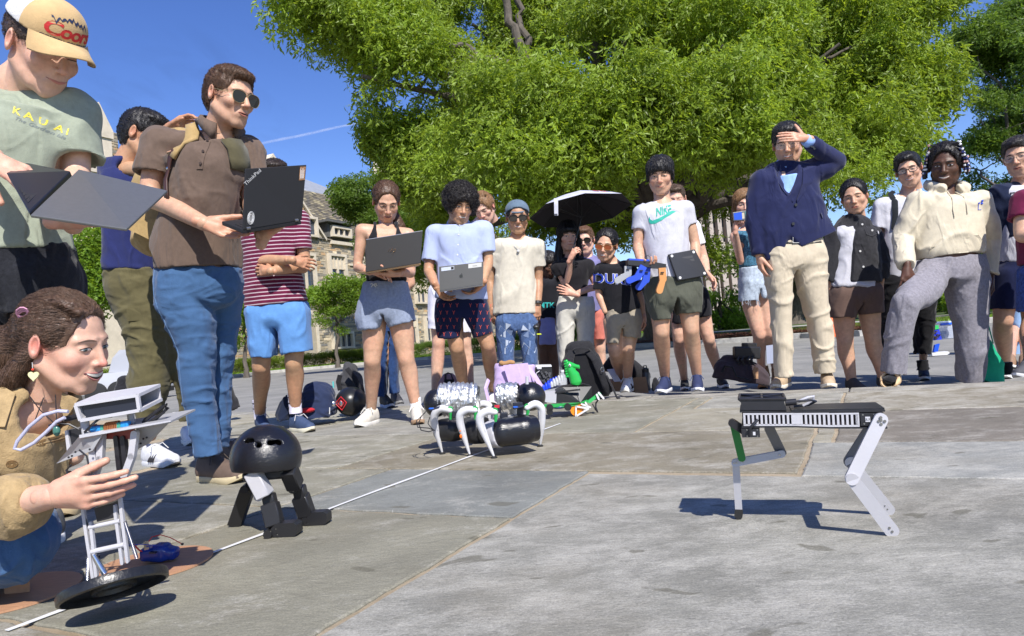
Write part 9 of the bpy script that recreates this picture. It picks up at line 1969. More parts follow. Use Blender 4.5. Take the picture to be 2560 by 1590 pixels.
 for x,w in((1100,.012),(1155,.012),(1650,.012),(1880,.012),(1640,.11),(1700,.11),(1765,.11),(1860,.11)):screw('screw',top,T(x,284,w),Z,.0018,sc)
 # rear legs
 fn,ff=G(*tf(R1,1950,1375)),G(*tf(R1,1925,1195));dn=depth(fn)
 hip=T(1858,365,-.012);knee=p(1612,880,1.50);ft=p(1955,1328,dn+.004)
 leg=B();bar(leg,hip,knee,.028,.010,Y);l1=leg.build('rear_upper_leg',rn,t);leg=B();bar(leg,knee,ft,.026,.012,Y,w2=.030);l2=leg.build('rear_lower_leg',rn,l1)
 for dx,dy in((-18,15),(0,-18),(30,15),(0,42),(0,5)):screw('screw',l1,T(1855+dx,362+dy,-.018),-Y,.0032,sc)
 for f_ in(.93,1.0):screw('screw',l2,knee.lerp(ft,f_)-Y*.006,-Y,.0028,sc)
 ft2=p(1925,1150,depth(ff)+.002);kn2=p(1600,735,depth(ff)-.02);hip2=p(1790,440,1.50+Wd);leg=B();bar(leg,hip2,kn2,.030,.010,Y);l3=leg.build('rear_upper_leg',dg,t);leg=B();bar(leg,kn2,ft2,.026,.012,Y,w2=.030);l4=leg.build('rear_lower_leg',rn,l3)
 for f_ in(.90,.97):screw('screw',l4,kn2.lerp(ft2,f_)-Y*.006,-Y,.0018,sc)
 # front linkage
 fr=G(*tf(R1,643,1228));df=depth(fr);b=B();bar(b,p(585,400,1.63),p(690,470,1.63),.018,.022,Y);b.build('front_link',bk,t);b=B();bar(b,p(600,420,1.655),p(668,705,df-.06),.018,.010,Y);b.build('green_link',gn,t);b=B();bar(b,p(905,450,1.66),p(1010,665,df-.03),.024,.008,Y);b.build('grey_link',dg,t)
 b=B();bar(b,p(610,745,df-.045),p(1012,668,df-.045),.018,.010,Y);lk=b.build('cross_link',rn,t)
 for x,y in((600,748),(622,745),(677,735),(995,678)):screw('screw',lk,p(x,y,df-.051),-Y,.0024,sc)
 b=B();bar(b,p(618,765,df-.03),p(643,1165,df),.017,.010,Y);lo=b.build('front_lower_leg',rn,t);b=B();bar(b,p(643,1160,df),fr+V(0,0,.010),.020,.014,Y);b.build('rubber_tip',mat('rubber_black',(.012,.012,.012),.8,noise=.4,nscale=300),lo)
def robot_dome():
 D=2.02;p=lambda x,y,d=0:W(*tf(R3,x,y),D+d);bk=mat('print_black_gloss',(.010,.010,.013),.22,bump=.0008,bscale=60,stretch=(1,1,14),spec=.6);bm=mat('print_black',(.014,.014,.016),.42);gr=mat('print_light_grey',(1,1,1));sc=mat('screw_steel',(1,1,1))
 t=thing('dome_robot','small two legged robot with a glossy black domed shell and slit eyes','robot',G(*tf(R3,560,1340)));c=p(528,520,.0);rx,ry,rz=.102,.098,.098
 tilt=Matrix.Rotation(-.06,3,'X')@Matrix.Rotation(.05,3,'Y');f=Fld(c-V(.13,.13,.12),c+V(.13,.13,.13),.0026);Rn=np.array(tilt)
 f.ell(tuple(c),(rx,ry,rz),Rn,k=.001);nrm=tilt@V(0,0,-1);f.plane_cut(c+nrm*.034,nrm);f.ell(tuple(c),(rx-.006,ry-.006,rz-.006),Rn,k=.001,sub=True)
 for x0,y0,x1,y1 in((290,318,360,330),(360,330,420,362),(420,362,455,400),(575,350,650,315),(650,315,755,305)):
  a,b_=p(x0,y0,-.075),p(x1,y1,-.075);d=(c-(a+b_)/2).normalized();
  for k in range(4):f.cap(a+d*(-.03+.02*k),b_+d*(-.03+.02*k),.0078,.0085,k=.001,sub=True)
 P,F_=f.mesh();mk('shell',P,F_,bk,t);b=B();b.box(c+V(0,.01,-.045),(.12,.11,.03),None,.008);b.box(c+V(0,.01,-.01),(.09,.08,.05),None,.008);b.build('hip_block',bm,t)
 side=RT
 def box_link(name,a,b_,w,th,m,par):bb=B();bar(bb,a,b_,w,th,-FW if 0 else(FW*.9+RT*.35),5);return bb.build(name,m,par)
 def prismlink(name,a,b_,w,dp,m,par,bev=.003):
  d=(b_-a).normalized();u=RT-d*RT.dot(d);u.normalize();q=d.cross(u);R=Matrix((u,q,d)).transposed();bb=B();bb.box((a+b_)/2,(w,dp,(b_-a).length),R,bev);return bb.build(name,m,par,smooth=True)
 for side_,up,kn,m1,an,toe,hl,mm,du in(('left',(385,665),(520,925),(560,940),(625,1235),(845,1270),(570,1315),gr,-.06),('right',(760,640),(835,820),(880,860),(955,1120),(1145,1150),(890,1195),bm,-.03)):
  gnd=G(*tf(R3,hl[0]+60,hl[1]+30));dg_=depth(gnd)-D;U=prismlink('upper_leg',p(*up,du),p(*kn,dg_*.5+du*.5),.042,.045,mm,t);M_=prismlink('knee_servo',p(m1[0]-10,m1[1]-40,dg_*.6),p(m1[0]+20,m1[1]+90,dg_*.7),.034,.034,bm,U);Lw=prismlink('lower_leg',p(m1[0]+5,m1[1]+60,dg_*.75),p(*an,dg_),.046,.040,bm,U)
  a=V(gnd.x,gnd.y,.021);tg=G(*tf(R3,toe[0],toe[1]+65));d=V(tg.x-gnd.x,tg.y-gnd.y,0).normalized();b=B();q=V(-d.y,d.x,0);
  b.prism([a+q*.019+V(0,0,z)+d*x for x,z in((-.0,-.019),(.066,-.020),(.074,-.010),(.074,.012),(.064,.019),(.012,.019),(-.004,.006))],-q*.038);fo=b.build('foot',bm,U);b=B();hp_=p(hl[0],hl[1]-10,dg_);b.cyl(hp_-FW*.024,hp_+FW*.02,.0125,n=18);b.build('ankle_joint',bm,U,smooth=False);b=B();kp=p(m1[0]-65 if side_=='right' else m1[0]-100,m1[1]-20,dg_*.55-.01);b.cyl(kp-FW*.012,kp+FW*.04,.014,n=18);kj=b.build('knee_joint',mm if mm is gr else bm,U)
  for i in range(6):screw('screw',kj,kp-FW*.012+RT*math.cos(i)*.008+UP*math.sin(i)*.008,-FW,.0014,sc)
  for x,y in((hl[0]+60,hl[1]-45),(hl[0]+75,hl[1]+15),(hl[0]+5,hl[1]-20)):screw('screw',fo,p(x,y,dg_-.035),-FW,.0016,sc)
 gnd=G(*tf(R3,205,1235));dg_=depth(gnd)-D;U=prismlink('upper_leg',p(500,660,.06),p(330,860,.08),.036,.036,bm,t);prismlink('lower_leg',p(335,850,.08),gnd+V(0,0,.004)-FW*0,.040,.040,bm,U,.002);b=B();kp=p(305,850,.05);b.cyl(kp-FW*.01,kp+FW*.03,.012,n=18);b.build('knee_joint',bm,U)
def robot_hexapod():
 D=3.08;p=lambda x,y,d=0:W(*tf(R2,x,y),D+d);bk=mat('print_black_gloss',(1,1,1));wh=mat('print_white',(.62,.62,.64),.38);gn=mat('print_green',(.02,.33,.07),.4);foil=mat('foil_duct',(.80,.80,.79),.42,metal=1,bump=.010,bscale=38);gr=mat('print_light_grey',(1,1,1));bm=mat('print_black',(1,1,1))
 t=thing('hexapod_robot','six legged insect robot with white curved legs, foil ducts and black domes','robot',G(*tf(R2,900,1200)))
 def field(name,ops,m,pts,h=.005,wr=None):f=Fld(*bounds(pts,.12),h);ops(f);P,F_=f.mesh();P=wrinkle(P,vnormals(P,F_),*wr,sd=2)if wr else P;return mk(name,P,F_,m,t)
 def duct(a,b_,r,n):
  d=(b_-a).normalized();bb=B();pr=[];Lr=(b_-a).length;rr=random.Random(5)
  for i in range(n*4+1):z=Lr*i/(n*4);pr.append((r*(1+.06*(1 if i%4 in(1,2)else-.6))*(1+.12*math.sin(math.pi*i/(n*4)))+rr.uniform(-.002,.002),z))
  bb.lathe(pr,a,d,30);o=bb.build('foil_duct',foil,t);
  for v in o.data.vertices:v.co+=Vector((rr.uniform(-.0028,.0028),rr.uniform(-.0028,.0028),rr.uniform(-.0028,.0028)))
  return o
 duct(p(270,650,.22),p(730,650,.20),.072,9);duct(p(960,620,.24),p(1210,590,.22),.056,5)
 field('left_dome',lambda f:f.ell(tuple(p(235,690,.20)),(.060,.062,.068),k=.001),bk,[p(200,700,.2)]);field('right_dome',lambda f:[f.ell(tuple(p(1335,615,.20)),(.075,.075,.070),k=.001)],bk,[p(1340,640,.2)])
 b=B();b.cyl(p(1300,470,.10),p(1300,380,.10),.008,n=12);b.build('peg',gr,t)
 field('rear_body',lambda f:f.loft([(p(330,1005,.14),UP,.052,.055),(p(430,1000,.13),UP,.056,.062),(p(560,985,.13),UP,.05,.055)],k=.01,flat=(False,True)),bm,[p(440,1000,.14)])
 field('middle_body',lambda f:f.loft([(p(600,1000,.09),UP,.058,.06),(p(700,1010,.06),UP,.062,.07),(p(800,1010,.04),UP,.06,.068)],k=.01,flat=(True,True)),bm,[p(700,1000,.06)])
 drum=field('front_body',lambda f:f.loft([(p(870,1060,-.02),UP*1.0-RT*.1,.055,.06),(p(1020,1030,-.05),UP,.062,.075),(p(1250,1000,-.04),UP,.064,.08),(p(1400,980,-.02),UP,.055,.065)],k=.01,flat=(True,True),ex=2.6),bk,[p(1150,1020)])
 field('grey_ring',lambda f:f.loft([(p(872,1058,-.025),UP,.060,.066),(p(1005,1035,-.052),UP,.064,.078)],k=.01,flat=(True,True),ex=2.6),gr,[p(940,1040)])
 b=B();b.prism([p(880,910,.02),p(1330,825,.02),p(1340,850,.1),p(870,930,.1)],V(0,0,.012));b.build('deck',gr,t)
 pads={}
 for nm,pts,d0,ft,par in(('A',((400,775),(300,757),(232,800),(212,880),(230,1000)),.03,(310,1288),-1),('B',((690,772),(600,768),(528,810),(512,890),(540,1010)),-.06,(632,1312),-1),('C',((925,795),(840,785),(762,830),(748,910),(785,1020)),-.15,(915,1335),-1),('D',((1300,745),(1390,700),(1462,745),(1472,850),(1466,980)),.02,(1455,1200),1),('E',((700,745),(770,700),(850,720),(870,800),(872,860)),.30,(895,1150),1),('F',((930,745),(1030,705),(1115,730),(1142,820),(1150,900)),.30,(1190,1190),1)):
  g=G(*tf(R2,*ft));df=depth(g)-D;
  if nm in 'EF':g=p(ft[0],ft[1],d0);g.z=0;df=d0
  pp=[p(x,y,d0+(df-d0)*i/6)for i,(x,y)in enumerate(pts)]+[g+V(0,0,.006)];pp2=[]
  for i in range(len(pp)-1):
   for k in(0,.5):pp2.append(pp[i].lerp(pp[i+1],k))
  pp2.append(pp[-1]);n=len(pp2);f=Fld(*bounds(pp,.04),.0036);f.chain(pp,[.014,.0165,.018,.018,.016,.0048],k=.001);P,F_=f.mesh()
  lg=mk('leg',P,F_,wh,t);b=B();b.tube([q+(RT*par*-.010-FW*.012)for q in pp[1:5]],.0035,6);b.build('leg_groove',wh,lg,smooth=True)
  b=B();b.lathe([(0,.010),(.008,.009),(.0145,.004),(.0145,0),(0,0)],V(g.x,g.y,0),V(0,0,1),16);b.build('foot_pad',mat('rubber_black',(.012,.012,.012)),lg);b=B();j=pp[0];sgn=-par
  b.cyl(j-FW*.008+UP*.005,j+FW*.008+UP*.005,.013,n=16);b.tube([j,j+RT*.004-UP*.02,j+RT*.002*sgn-UP*.042],[.011,.008,.006],8);b.build('green_joint',gn,lg,smooth=True)
 b=B()
 for x,y,w,h_ in((470,820,.035,.03),(740,830,.035,.03),(1030,840,.035,.035),(1220,790,.03,.026),(1190,720,.045,.03),(960,770,.03,.02)):b.box(p(x,y,.02),(w,.03,h_),M3,.003)
 b.build('servo',mat('servo_dark',(.018,.02,.03),.35),t)
 for x,y in((180,755),(1165,738)):b=B();b.box(p(x,y,-.02),(.022,.006,.024),M3,.002);b.build('blue_panel',mat('panel_blue',(.02,.12,.55),.3),t);b=B();b.box(p(x+40,y,-.015),(.045,.006,.045),M3@Matrix.Rotation(.3,3,'Z'),.002);b.build('circuit_board',mat('board_dark',(.02,.025,.05),.4),t)
 b=B();b.ell(p(525,1080,-.062),(.006,.004,.009));b.ell(p(517,1018,-.062),(.003,.003,.004));b.build('orange_light',mat('light_orange',(.8,.15,.01),.3),t,smooth=True)
 b=B();b.tube([p(115,790,.02),p(60,850,.0),p(30,930,-.02),p(60,1010,-.06),p(150,1028,-.1),p(215,1005,-.06)],.0022,6);b.tube([p(160,860,0),p(140,930,-.03),p(180,985,-.07),p(215,1010,-.06)],.0022,6);b.tube([p(110,800,.02),p(5,900,0),p(20,975,-.04),p(150,985,-.08),p(220,1015,-.07)],.0022,6);b.tube([p(870,755,-.05),p(910,720,-.06),p(980,735,-.06),p(1025,800,-.06)],.0018,6);b.tube([p(1080,830,-.06),p(1110,805,-.07),p(1160,835,-.07),p(1130,870,-.06)],.0016,6);b.build('cable',bm,t,smooth=True)
 b=B();b.box(p(948,730,-.07),(.022,.012,.008),M3);b.build('red_connector',mat('connector_red',(.5,.02,.04),.4),t)
 r=random.Random(7);b=B()
 for i in range(22):b.box(p(900+r.random()*350,850+r.random()*50,.0+r.random()*.04),(r.uniform(.006,.02),.012,r.uniform(.005,.016)),M3)
 kind(b.build('circuit_parts',mat('parts_grey',(.2,.2,.22),.4,noise=.6,nscale=60),t),'stuff')
def robot_knight():
 D=4.3;p=lambda x,y,d=0:W(*tf(R8,x,y),D+d);gn=mat('print_green',(1,1,1));bm=mat('print_black',(1,1,1));gr=mat('print_light_grey',(1,1,1));t=thing('horse_head_robot','long low robot carrying a green chess knight head on a black box','robot',G(*tf(R8,850,1000)))
 f=Fld(*bounds([p(620,640,-.1),p(900,280,.1)],.05),.003);f.loft([(p(802,620),RT,.031,.024),(p(808,575),RT,.037,.028),(p(788,500),RT,.034,.026),(p(748,440),RT,.024,.022),(p(722,385),RT,.017,.018)],k=.002,flat=(True,False));f.chain([p(728,362),p(785,378),p(838,392)],[.0195,.015,.0105],k=.005);f.cap(p(842,378),p(850,408),.007,.006,k=.004);f.cap(p(765,412),p(800,412),.007,.006,k=.004)
 for i in range(7):y=325+i*32;f.cap(p(664+i*4,y),p(690+i*5,y-6),.006,.010,k=.002)
 f.cap(p(695,330),p(690,305),.010,.004,k=.004);f.cap(p(860,420,-.02),p(830,440,-.03),.004,.004,k=.003,sub=True)
 P,F_=f.mesh();hd=mk('knight_head',P,F_,mat('print_green_gloss',(.02,.36,.06),.2),t);b=B();b.ell(p(733,374,-.0245),(.008,.005,.008));b.build('eye',mat('eye_white',(.7,.7,.7),.3),hd,smooth=True);b=B();b.ell(p(733,374,-.0292),(.004,.002,.004));b.build('pupil',bm,hd)
 b=B();b.prism([p(560,700,-.07),p(640,650,-.03),p(900,612,-.02),p(1010,640,-.0),p(1020,770,-.0),p(870,840,-.07),p(555,850,-.07)],FW*.12);b.build('black_box',bm,t);b=B();b.prism([p(415,725,-.06),p(565,715,-.075),p(560,852,-.075),p(420,838,-.06)],FW*.1);b.build('grey_panel',gr,t);b=B();b.prism([p(548,712,-.078),p(862,672,-.078),p(870,690,-.078),p(552,728,-.078)],FW*.02);b.build('box_rim',bm,t)
 b=B();b.tube([p(830,640,-.076),p(850,720,-.076),p(862,830,-.076)],.002,5);b.build('tape_edge',mat('tape_shine',(.35,.35,.35),.2),t)
 b=B();b.prism([p(410,870,-.08),p(860,845,-.08),p(960,810,-.06),p(960,850,-.06),p(700,900,-.08),p(530,905,-.08),p(415,905,-.08)],FW*.02);bar(b,p(980,830,-.05),p(1110,735,-.02),.020,.02,FW);b.build('green_chassis',gn,t)
 for x,y,r_ in((480,912,.022),(710,905,.022),(480,965,.020)):b=B();c=p(x,y,-.11);b.cyl(c,c+FW*.03,r_,n=20);b.build('wheel',bm,t)
 g=G(*tf(R8,830,1022));dd=depth(g)-D;c=p(825,935,dd*.8);b=B();b.cyl(c,c+FW*.025,.041,n=28);w=b.build('orange_wheel',mat('print_orange2',(.80,.25,.01),.4),t);b=B();n_=-FW*.012
 for a,c_ in(((810,890),(808,1015)),((810,890),(965,915)),((808,1015),(965,920)),((880,860),(990,900)),((930,840),(960,900))):bar(b,p(*a,dd*.8)+n_,p(*c_,dd*.8)+n_,.010,.006,FW)
 b.build('white_link',wh if 0 else mat('print_white',(1,1,1)),w);b=B()
 for a,c_ in(((1075,745),(1100,800)),((1100,720),(1160,790))):bar(b,p(*a,-.05),p(*c_,-.05),.012,.006,FW)
 b.build('white_link',mat('print_white',(1,1,1)),t);b=B();b.tube([p(1100,800,-.02),p(1065,850,-.02),p(1062,900,-.03),p(1085,962,dd*.7)],.005,8);b.tube([p(1020,860,-.02),p(1060,935,-.03),p(1085,965,dd*.7)],.004,8);b.build('black_leg',bm,t,smooth=True);b=B();b.ell(p(600,900,-.06),(.045,.02,.012));b.build('blue_battery',mat('battery_blue',(.01,.03,.2),.3),t,smooth=True)
def robot_held():
 D=4.86;p=lambda x,y,d=0:W(*tf(A3,x,y),D+d);bl=mat('print_blue',(.01,.10,.62),.45);og=mat('print_orange',(.85,.28,.01),.45);gy=mat('print_grey',(.33,.34,.35),.5);bk=mat('servo_black',(.02,.02,.022),.4)
 t=thing('held_walking_robot','small robot with grey, blue and orange legs held by the man with the green slogan','robot',p(320,700));b=B();b.prism([p(212,655),p(330,662),p(330,672),p(212,665)],FW*.10);b.build('top_plate',bl,t)
 b=B();b.prism([p(205,665),p(335,672),p(425,688),p(425,712),p(320,705),p(208,692)],FW*.10);b.build('body',bk,t)
 for k,(a,c_,e,m)in enumerate((((205,700),(205,745),(145,782),gy),((295,700),(262,762),(212,782),bl),((315,705),(308,780),(268,820),bl),((400,710),(405,775),(385,840),og))):
  dd=-.03 if k in(1,3)else .04;b=B();bar(b,p(*a,dd),p(*c_,dd),.050,.030,FW,round0=False);u=b.build('upper_leg',m,t);b=B();bar(b,p(*c_,dd),p(*e,dd),.040,.036,FW,w2=.046);b.build('lower_leg',m,u);b=B();b.box(p(a[0]*.6+c_[0]*.4,a[1]*.6+c_[1]*.4,dd-.017),(.022,.006,.022),M3);b.build('servo_horn',bk,u)
 b=B();b.tube([p(300,650),p(320,638),p(340,655,.0),p(335,690)],.002,6);b.tube([p(428,700,-.02),p(435,740,-.02),p(425,790,-.03)],.002,6);b.build('wire',bk,t,smooth=True)
def robot_tall():
 D=1.40;q4=lambda x,y,d=0:W(*tf(Z4,x,y),D+d);q5=lambda x,y,d=0:W(*tf(Z5,x,y),D+d);gr=mat('print_light_grey',(1,1,1));bk=mat('robot_black',(1,1,1));st=mat('spring_steel',(.55,.55,.56),.25,metal=1)
 t=thing('balancing_robot','tall grey frame robot on a black dish held upright by the kneeling woman','robot',q5(950,1250))
 # head box with a dark recessed screen
 A,B_,C_,D_=q4(575,945),q4(1040,872),q4(1056,985),q4(612,1062);bk_off=FW*.085+UP*.012;b=B()
 for a,c in((A,B_),(B_,C_),(C_,D_),(D_,A),(A+bk_off,B_+bk_off),(A,A+bk_off),(B_,B_+bk_off),(C_,C_+bk_off),(D_,D_+bk_off),(D_+bk_off,C_+bk_off)):b.tube([a,c],.0048,4)
 b.prism([A,B_,B_+bk_off,A+bk_off],UP*.003);b.prism([A+bk_off,B_+bk_off,C_+bk_off,D_+bk_off],FW*.003);b.prism([D_,C_,C_+bk_off,D_+bk_off],-UP*.003);b.prism([A,D_,D_+bk_off,A+bk_off],-RT*.003);hb=b.build('head_box',gr,t)
 b=B();i_=[A.lerp(C_,.07)+FW*.005,B_.lerp(D_,.07)+FW*.005,C_.lerp(A,.07)+FW*.005,D_.lerp(B_,.07)+FW*.005];b.prism(i_,FW*.004);b.build('screen',mat('screen_navy',(.018,.022,.035),.25),hb)
 # wide plate: front lip and two wings folded down
 pl=B();F0_,F1_=q4(600,1180,-.01),q4(1288,1066,-.01);pl.prism([F0_,F1_,F1_+FW*.11+UP*.01,F0_+FW*.11+UP*.01],-UP*.004);pt=pl.build('deck_plate',mat('plate_grey',(.34,.34,.35),.45),t)
 pl=B();pl.prism([q4(600,1180,-.012),q4(778,1160,-.012),q4(700,1290,-.005),q4(425,1388,.03)],FW*.004);pl.build('wing',mat('plate_grey',(1,1,1)),t);pl=B();pl.prism([q4(1030,1108,.02),q4(1286,1068,-.0),q4(1118,1240,.05),q4(1020,1290,.06)],FW*.004);pl.build('wing',mat('plate_grey',(1,1,1)),t);pl=B();pl.prism([q4(598,1172,-.016),q4(1290,1062,-.016),q4(1290,1072,-.016),q4(600,1196,-.016)],FW*.004);pl.build('lip',gr,pt)
 for x,y in((520,1340),(545,1330),(572,1300),(680,1280),(1045,1240),(1065,1235),(1085,1200),(1110,1190)):screw('rivet',t,q4(x,y,-.014 if x<900 else .03),-FW,.0022,bk)
 r=random.Random(11)
 for i,(x,w,m)in enumerate([(720,.016,'cap_blue'),(755,.012,'cap_blue'),(780,.008,'board_green'),(905,.012,'board_green'),(945,.014,'cap_blue'),(965,.008,'cap_blue')]):
  b=B();b.box(q4(x,1125-(x-720)*.15,.02),(w,.012,.014),M3,.002);b.build('component',mat(m,(.02,.25,.62)if m=='cap_blue' else(.05,.28,.2),.35),pt)
 cp=mat('copper',(.75,.32,.14),.25,metal=1)
 for k in range(8):b=B();c=q4(805+k*13,1112-k*2,.022);b.tube([c+UP*math.sin(a)*.009+FW*math.cos(a)*.009 for a in[i*.7 for i in range(9)]],.0016,5,closed=True);b.build('coil_turn',cp,pt)
 b=B();b.box(q4(820,1148,.02),(.11,.03,.002),M3);b.build('circuit_board',mat('board_red',(.25,.04,.03),.4),pt)
 # columns between head and plate, battery
 b=B();b.cyl(q4(640,1070,.02),q4(655,1170,.02),.0085,n=14);b.cyl(q4(985,1010,.05),q4(1000,1110,.05),.007,n=14);b.build('column',gr,t);b=B();b.prism([q4(505,1140,.02),q4(600,1120,.02),q4(618,1180,.02),q4(520,1262,.02)],FW*.06);b.build('battery',bk,t);b=B();b.prism([q4(488,1140,.015),q4(508,1136,.015),q4(530,1258,.015),q4(505,1290,.015)],FW*.065);b.build('battery_bracket',gr,t)
 # upper struts below the plate
 for pts in(((770,1160),(760,1350),(715,1480)),((1022,1160),(1000,1330),(945,1480)),((700,1250),(715,1400),(700,1480))):
  b=B();pp=[q4(x,y,.01)for x,y in pts]
  for a,c in zip(pp,pp[1:]):bar(b,a,c,.013,.012,FW)
  b.build('strut',gr,t)
 for x in(885,935):b=B();bar(b,q4(x,1190,.02),q4(x+25,1425,.02),.009,.014,FW);b.build('slide_rail',bk,t)
 b=B();b.tube([q4(600,1285,-.01),q4(655,1330,-.02),q4(680,1440,-.02),q5(790,160,-.02),q5(700,180,-.03),q5(580,170,-.03),q5(555,120,-.02),q5(600,75,-.02)],.0018,6);b.tube([q5(700,480,0),q5(760,640,0),q5(765,740,0),q5(835,830,0),q5(810,960,.02)],.0018,6);b.tube([q4(1080,1075,.03),q4(1180,1000,.02),q4(1262,940,.02),q4(1240,1000,.02),q4(1120,1080,.03)],.0030,6);b.tube([q4(1090,1060,.03),q4(1230,955,.03),q4(1272,965,.03),q4(1170,1060,.03)],.0030,6);b.tube([q4(640,1150,.01),q4(700,1090,.0),q4(760,1040,.01),q4(850,1030,.02)],.0025,6);b.tube([q4(600,1130,.0),q4(520,1090,-.0),q4(430,1080,-.01),q4(370,1100,-.01)],.0022,6);b.build('cable',bk,t,smooth=True)
 b=B();b.tube([q4(580,1030,.02),q4(530,1045,.01),q4(480,1050,.0)],.006,8);b.build('plug',bk,t,smooth=True)
 br=mat('braid_lavender',(.42,.42,.55),.6,noise=.5,nscale=900);b=B();b.tube([q4(x,y,-.01)for x,y in((515,995),(440,990),(330,1020),(220,1110),(130,1220),(110,1275),(160,1285),(260,1230),(350,1150),(430,1070),(490,1040))],.0036,10);b.build('braided_cable',br,t,smooth=True)
 # lower frame: four rods, cross bars, servo, springs
 for a,c in(((700,455),(785,1025)),((765,560),(812,1005)),((965,420),(1030,900)),((1010,360),(1075,885))):b=B();bar(b,q5(*a,.0),q5(*c,.0),.0062,.007,FW,4);b.build('frame_rod',gr,t)
 for a,c,w in(((750,600),(1010,545),.008),((770,805),(1045,745),.009)):b=B();b.tube([q5(*a),q5(*c)],w*.6,10);b.build('cross_bar',gr,t)
 b=B();b.prism([q5(790,440,-.005),q5(945,395,-.005),q5(950,520,-.005),q5(815,555,-.005)],FW*.03);b.build('servo',bk,t)
 def spring(a,c,r_,turns,wr_=.0007):n=turns*8;d=(c-a);u=d.orthogonal().normalized();w=d.normalized().cross(u);b=B();b.tube([a+d*(i/n)+u*math.cos(i*math.pi/4)*r_+w*math.sin(i*math.pi/4)*r_ for i in range(n+1)],wr_,4);return b.build('spring',st,t,smooth=True)
 spring(q5(1045,545),q5(1148,860),.0035,38);spring(q5(738,850),q5(735,1045),.0032,26);spring(q5(1010,690,.03),q5(1020,900,.03),.003,24);b=B();b.tube([q5(785,830,-.01),q5(880,990,-.01)],[.0045,.0062],12);b.build('damper',mat('chrome',(.6,.6,.6),.2,metal=1),t,smooth=True)
 # black dish with a raised rim and hub ring
 c=q5(955,1085,.0);n=cv(.37*.93,-.93*.93,.36).normalized();b=B();R_=.102;b.lathe([(0,-.004),(R_*.98,-.006),(R_*1.0,.0),(R_*.99,.012),(R_*.93,.014),(R_*.90,.006),(R_*.86,.002),(R_*.42,.001),(R_*.40,.010),(R_*.34,.011),(R_*.31,.002),(0,.001)],c,n,64);b.build('dish',mat('dish_black',(.012,.012,.013),.33,noise=.3,nscale=80,bump=.0008,bscale=160),t,smooth=True);b=B();e=n.orthogonal();
 for a in(.5,2.6):d=Matrix.Rotation(a,3,n)@e;b.tube([c+d*.022+n*.002,c-d*.022+n*.002],.003,5)
 b.build('hub_spoke',mat('dish_black',(1,1,1)),t)
 # plywood discs and what is on them
 wd=mat('plywood',(.40,.215,.12),.6,noise=.18,nscale=22,stretch=(1,9,1));
 for(x,y),lab in(((1290,915),'round plywood disc lying under the black dish, a blue battery on it'),((70,1172),'round plywood disc at the left edge with an upright two ring bracket')):
  g=G(*tf(Z5,x,y));d=B();d.cyl(V(g.x,g.y,.001),V(g.x,g.y,.006),.143 if x>500 else .150,n=64);o=d.build('plywood_disc',wd);tag(o,lab,'plywood disc')
  if x<500:
  # the bracket: plate with two holes
   f=Fld(*bounds([W(*tf(Z5,20,1180),depth(G(*tf(Z5,140,1160)))),W(*tf(Z5,260,980),depth(G(*tf(Z5,140,1160))))],.03),.0018);dz=depth(G(*tf(Z5,140,1170)));pp=lambda x,y,e=0:W(*tf(Z5,x,y),dz+e)
   f.loft([(pp(148,1168),RT,.031,.003),(pp(140,1060),RT,.031,.003)],k=.002);f.cap(pp(78,1050),pp(78,1050)+FW*.0,.0142,k=.002);f.ell(tuple(pp(182,1030)),(.0155,.0155,.0155),k=.002);f.plane_cut(pp(140,1060,-.003),-FW);f.plane_cut(pp(140,1060,.003),FW)
   for e in(-.01,0,.01):f.cap(pp(78,1052,e-.004),pp(78,1052,e+.004),.0092,k=.001,sub=True);f.cap(pp(180,1030,e-.004),pp(180,1030,e+.004),.0092,k=.001,sub=True)
   P,F_=f.mesh();tag(mk('eyelet_bracket',P,F_,wd),'small plywood bracket with two round holes standing on the left disc','bracket')
 g=G(*tf(Z5,1360,905));t2=thing('battery_pack','blue wrapped battery with loose wires beside the black dish','battery',g);f=Fld(*bounds([g],.12),.003);dx=(G(*tf(Z5,1420,800))-G(*tf(Z5,1290,860))).normalized();f.loft([(V(g.x,g.y,.028)-RT*.030,UP,.018,.024),(V(g.x,g.y,.030),UP,.022,.026),(V(g.x,g.y,.028)+RT*.028,UP,.015,.02)],k=.004,flat=(False,False),ex=4);P,F_=f.mesh();mk('battery_body',P,F_,mat('wrap_blue',(.01,.035,.22),.2),t2)
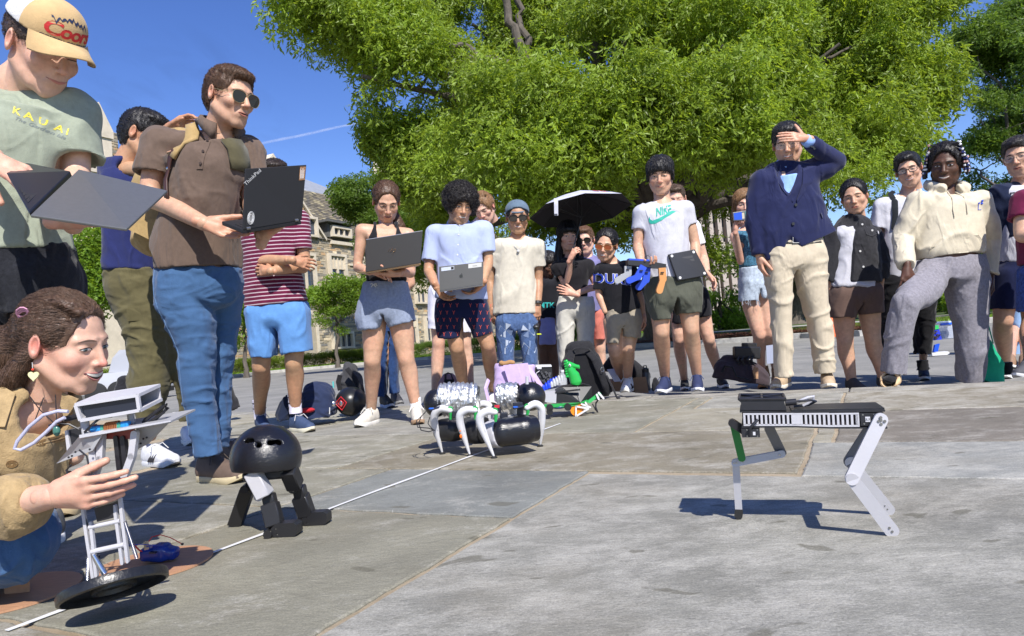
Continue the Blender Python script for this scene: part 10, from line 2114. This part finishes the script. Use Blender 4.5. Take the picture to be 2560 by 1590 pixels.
 dz=depth(g)-.02;pp=lambda x,y,e=0:W(*tf(Z5,x,y),dz+e);b=B();b.prism([pp(1205,722),pp(1245,718),pp(1255,830),pp(1215,835)],FW*.002);b.build('metal_bracket',mat('chrome',(.3,.3,.3),.3),t2);b=B();b.tube([pp(1250,720),pp(1275,680),pp(1350,662),pp(1430,685),pp(1530,738)],.0012,5);b.tube([pp(1120,740),pp(1170,790),pp(1215,815)],.0022,5);b.build('red_wire',mat('wire_red',(.6,.03,.02),.4),t2,smooth=True)
 b=B();b.tube([pp(1080,750),pp(1180,742),pp(1320,750),pp(1290,780),pp(1240,790)],.0011,5);b.tube([pp(1230,760),pp(1300,755),pp(1310,770),pp(1250,800)],.0011,5);b.build('blue_wire',mat('wire_blue',(.02,.05,.4),.4),t2,smooth=True);b=B();b.ell(pp(1532,740),(.004,.003,.003));b.box(pp(1285,810,-.01),(.016,.003,.010),M3);b.build('connector',bk,t2)
def tape():
 vs=[];fs=[];n=60;m=mat('tape_white',(.66,.66,.66),.55)
 for i in range(n+1):
  a=.76+(3.62-.76)*i/n;w=.0072+.0015*math.sin(i*.5);o=.006*math.sin(a*2.3)+.002*math.sin(a*9)
  for s in(-1,1):vs.append(AB(a,-1.60+o+s*w,.004)if 'AB' in globals()else V(0,0,0))
 for i in range(n):fs.append((2*i,2*i+1,2*i+3,2*i+2))
 o=mk('tape_line',vs,fs,m,smooth=False);tag(o,'long white tape line stuck across the flagstones','tape');md=o.modifiers.new('t','SOLIDIFY');md.thickness=.0008

import time as _t
ALL=[man_cap,woman_kneeling,man_jeans,man_navy,man_striped,man_white_tee,man_blazer,man_hoodie,woman_laptop,man_curly,man_henley,woman_umbrella,man_behind_umbrella,woman_mtk,woman_duke,man_behind_tee,woman_phone,woman_jacket,man_glasses,man_right,person_maroon,person_jeans_far,man_behind_curly,person_jeans_behind]
if 'verge' in globals():ALL.append(far_people)
PP={}
for fn in ALL:
 t0=_t.time();PP[fn.__name__]=fn();print(fn.__name__,round(_t.time()-t0,2))
def props():
 laptops();umbrella(PP['woman_umbrella'].grip);phone(PP['woman_phone'].ph);remote(PP['man_henley'].p(432,985,-.07));backpack_black();ground_items();backpack_tan()
 robot_dog();robot_dome();robot_hexapod();robot_knight();robot_held();robot_tall()
 if 'AB' in globals():tape()
t0=_t.time();props();print('props',round(_t.time()-t0,2))
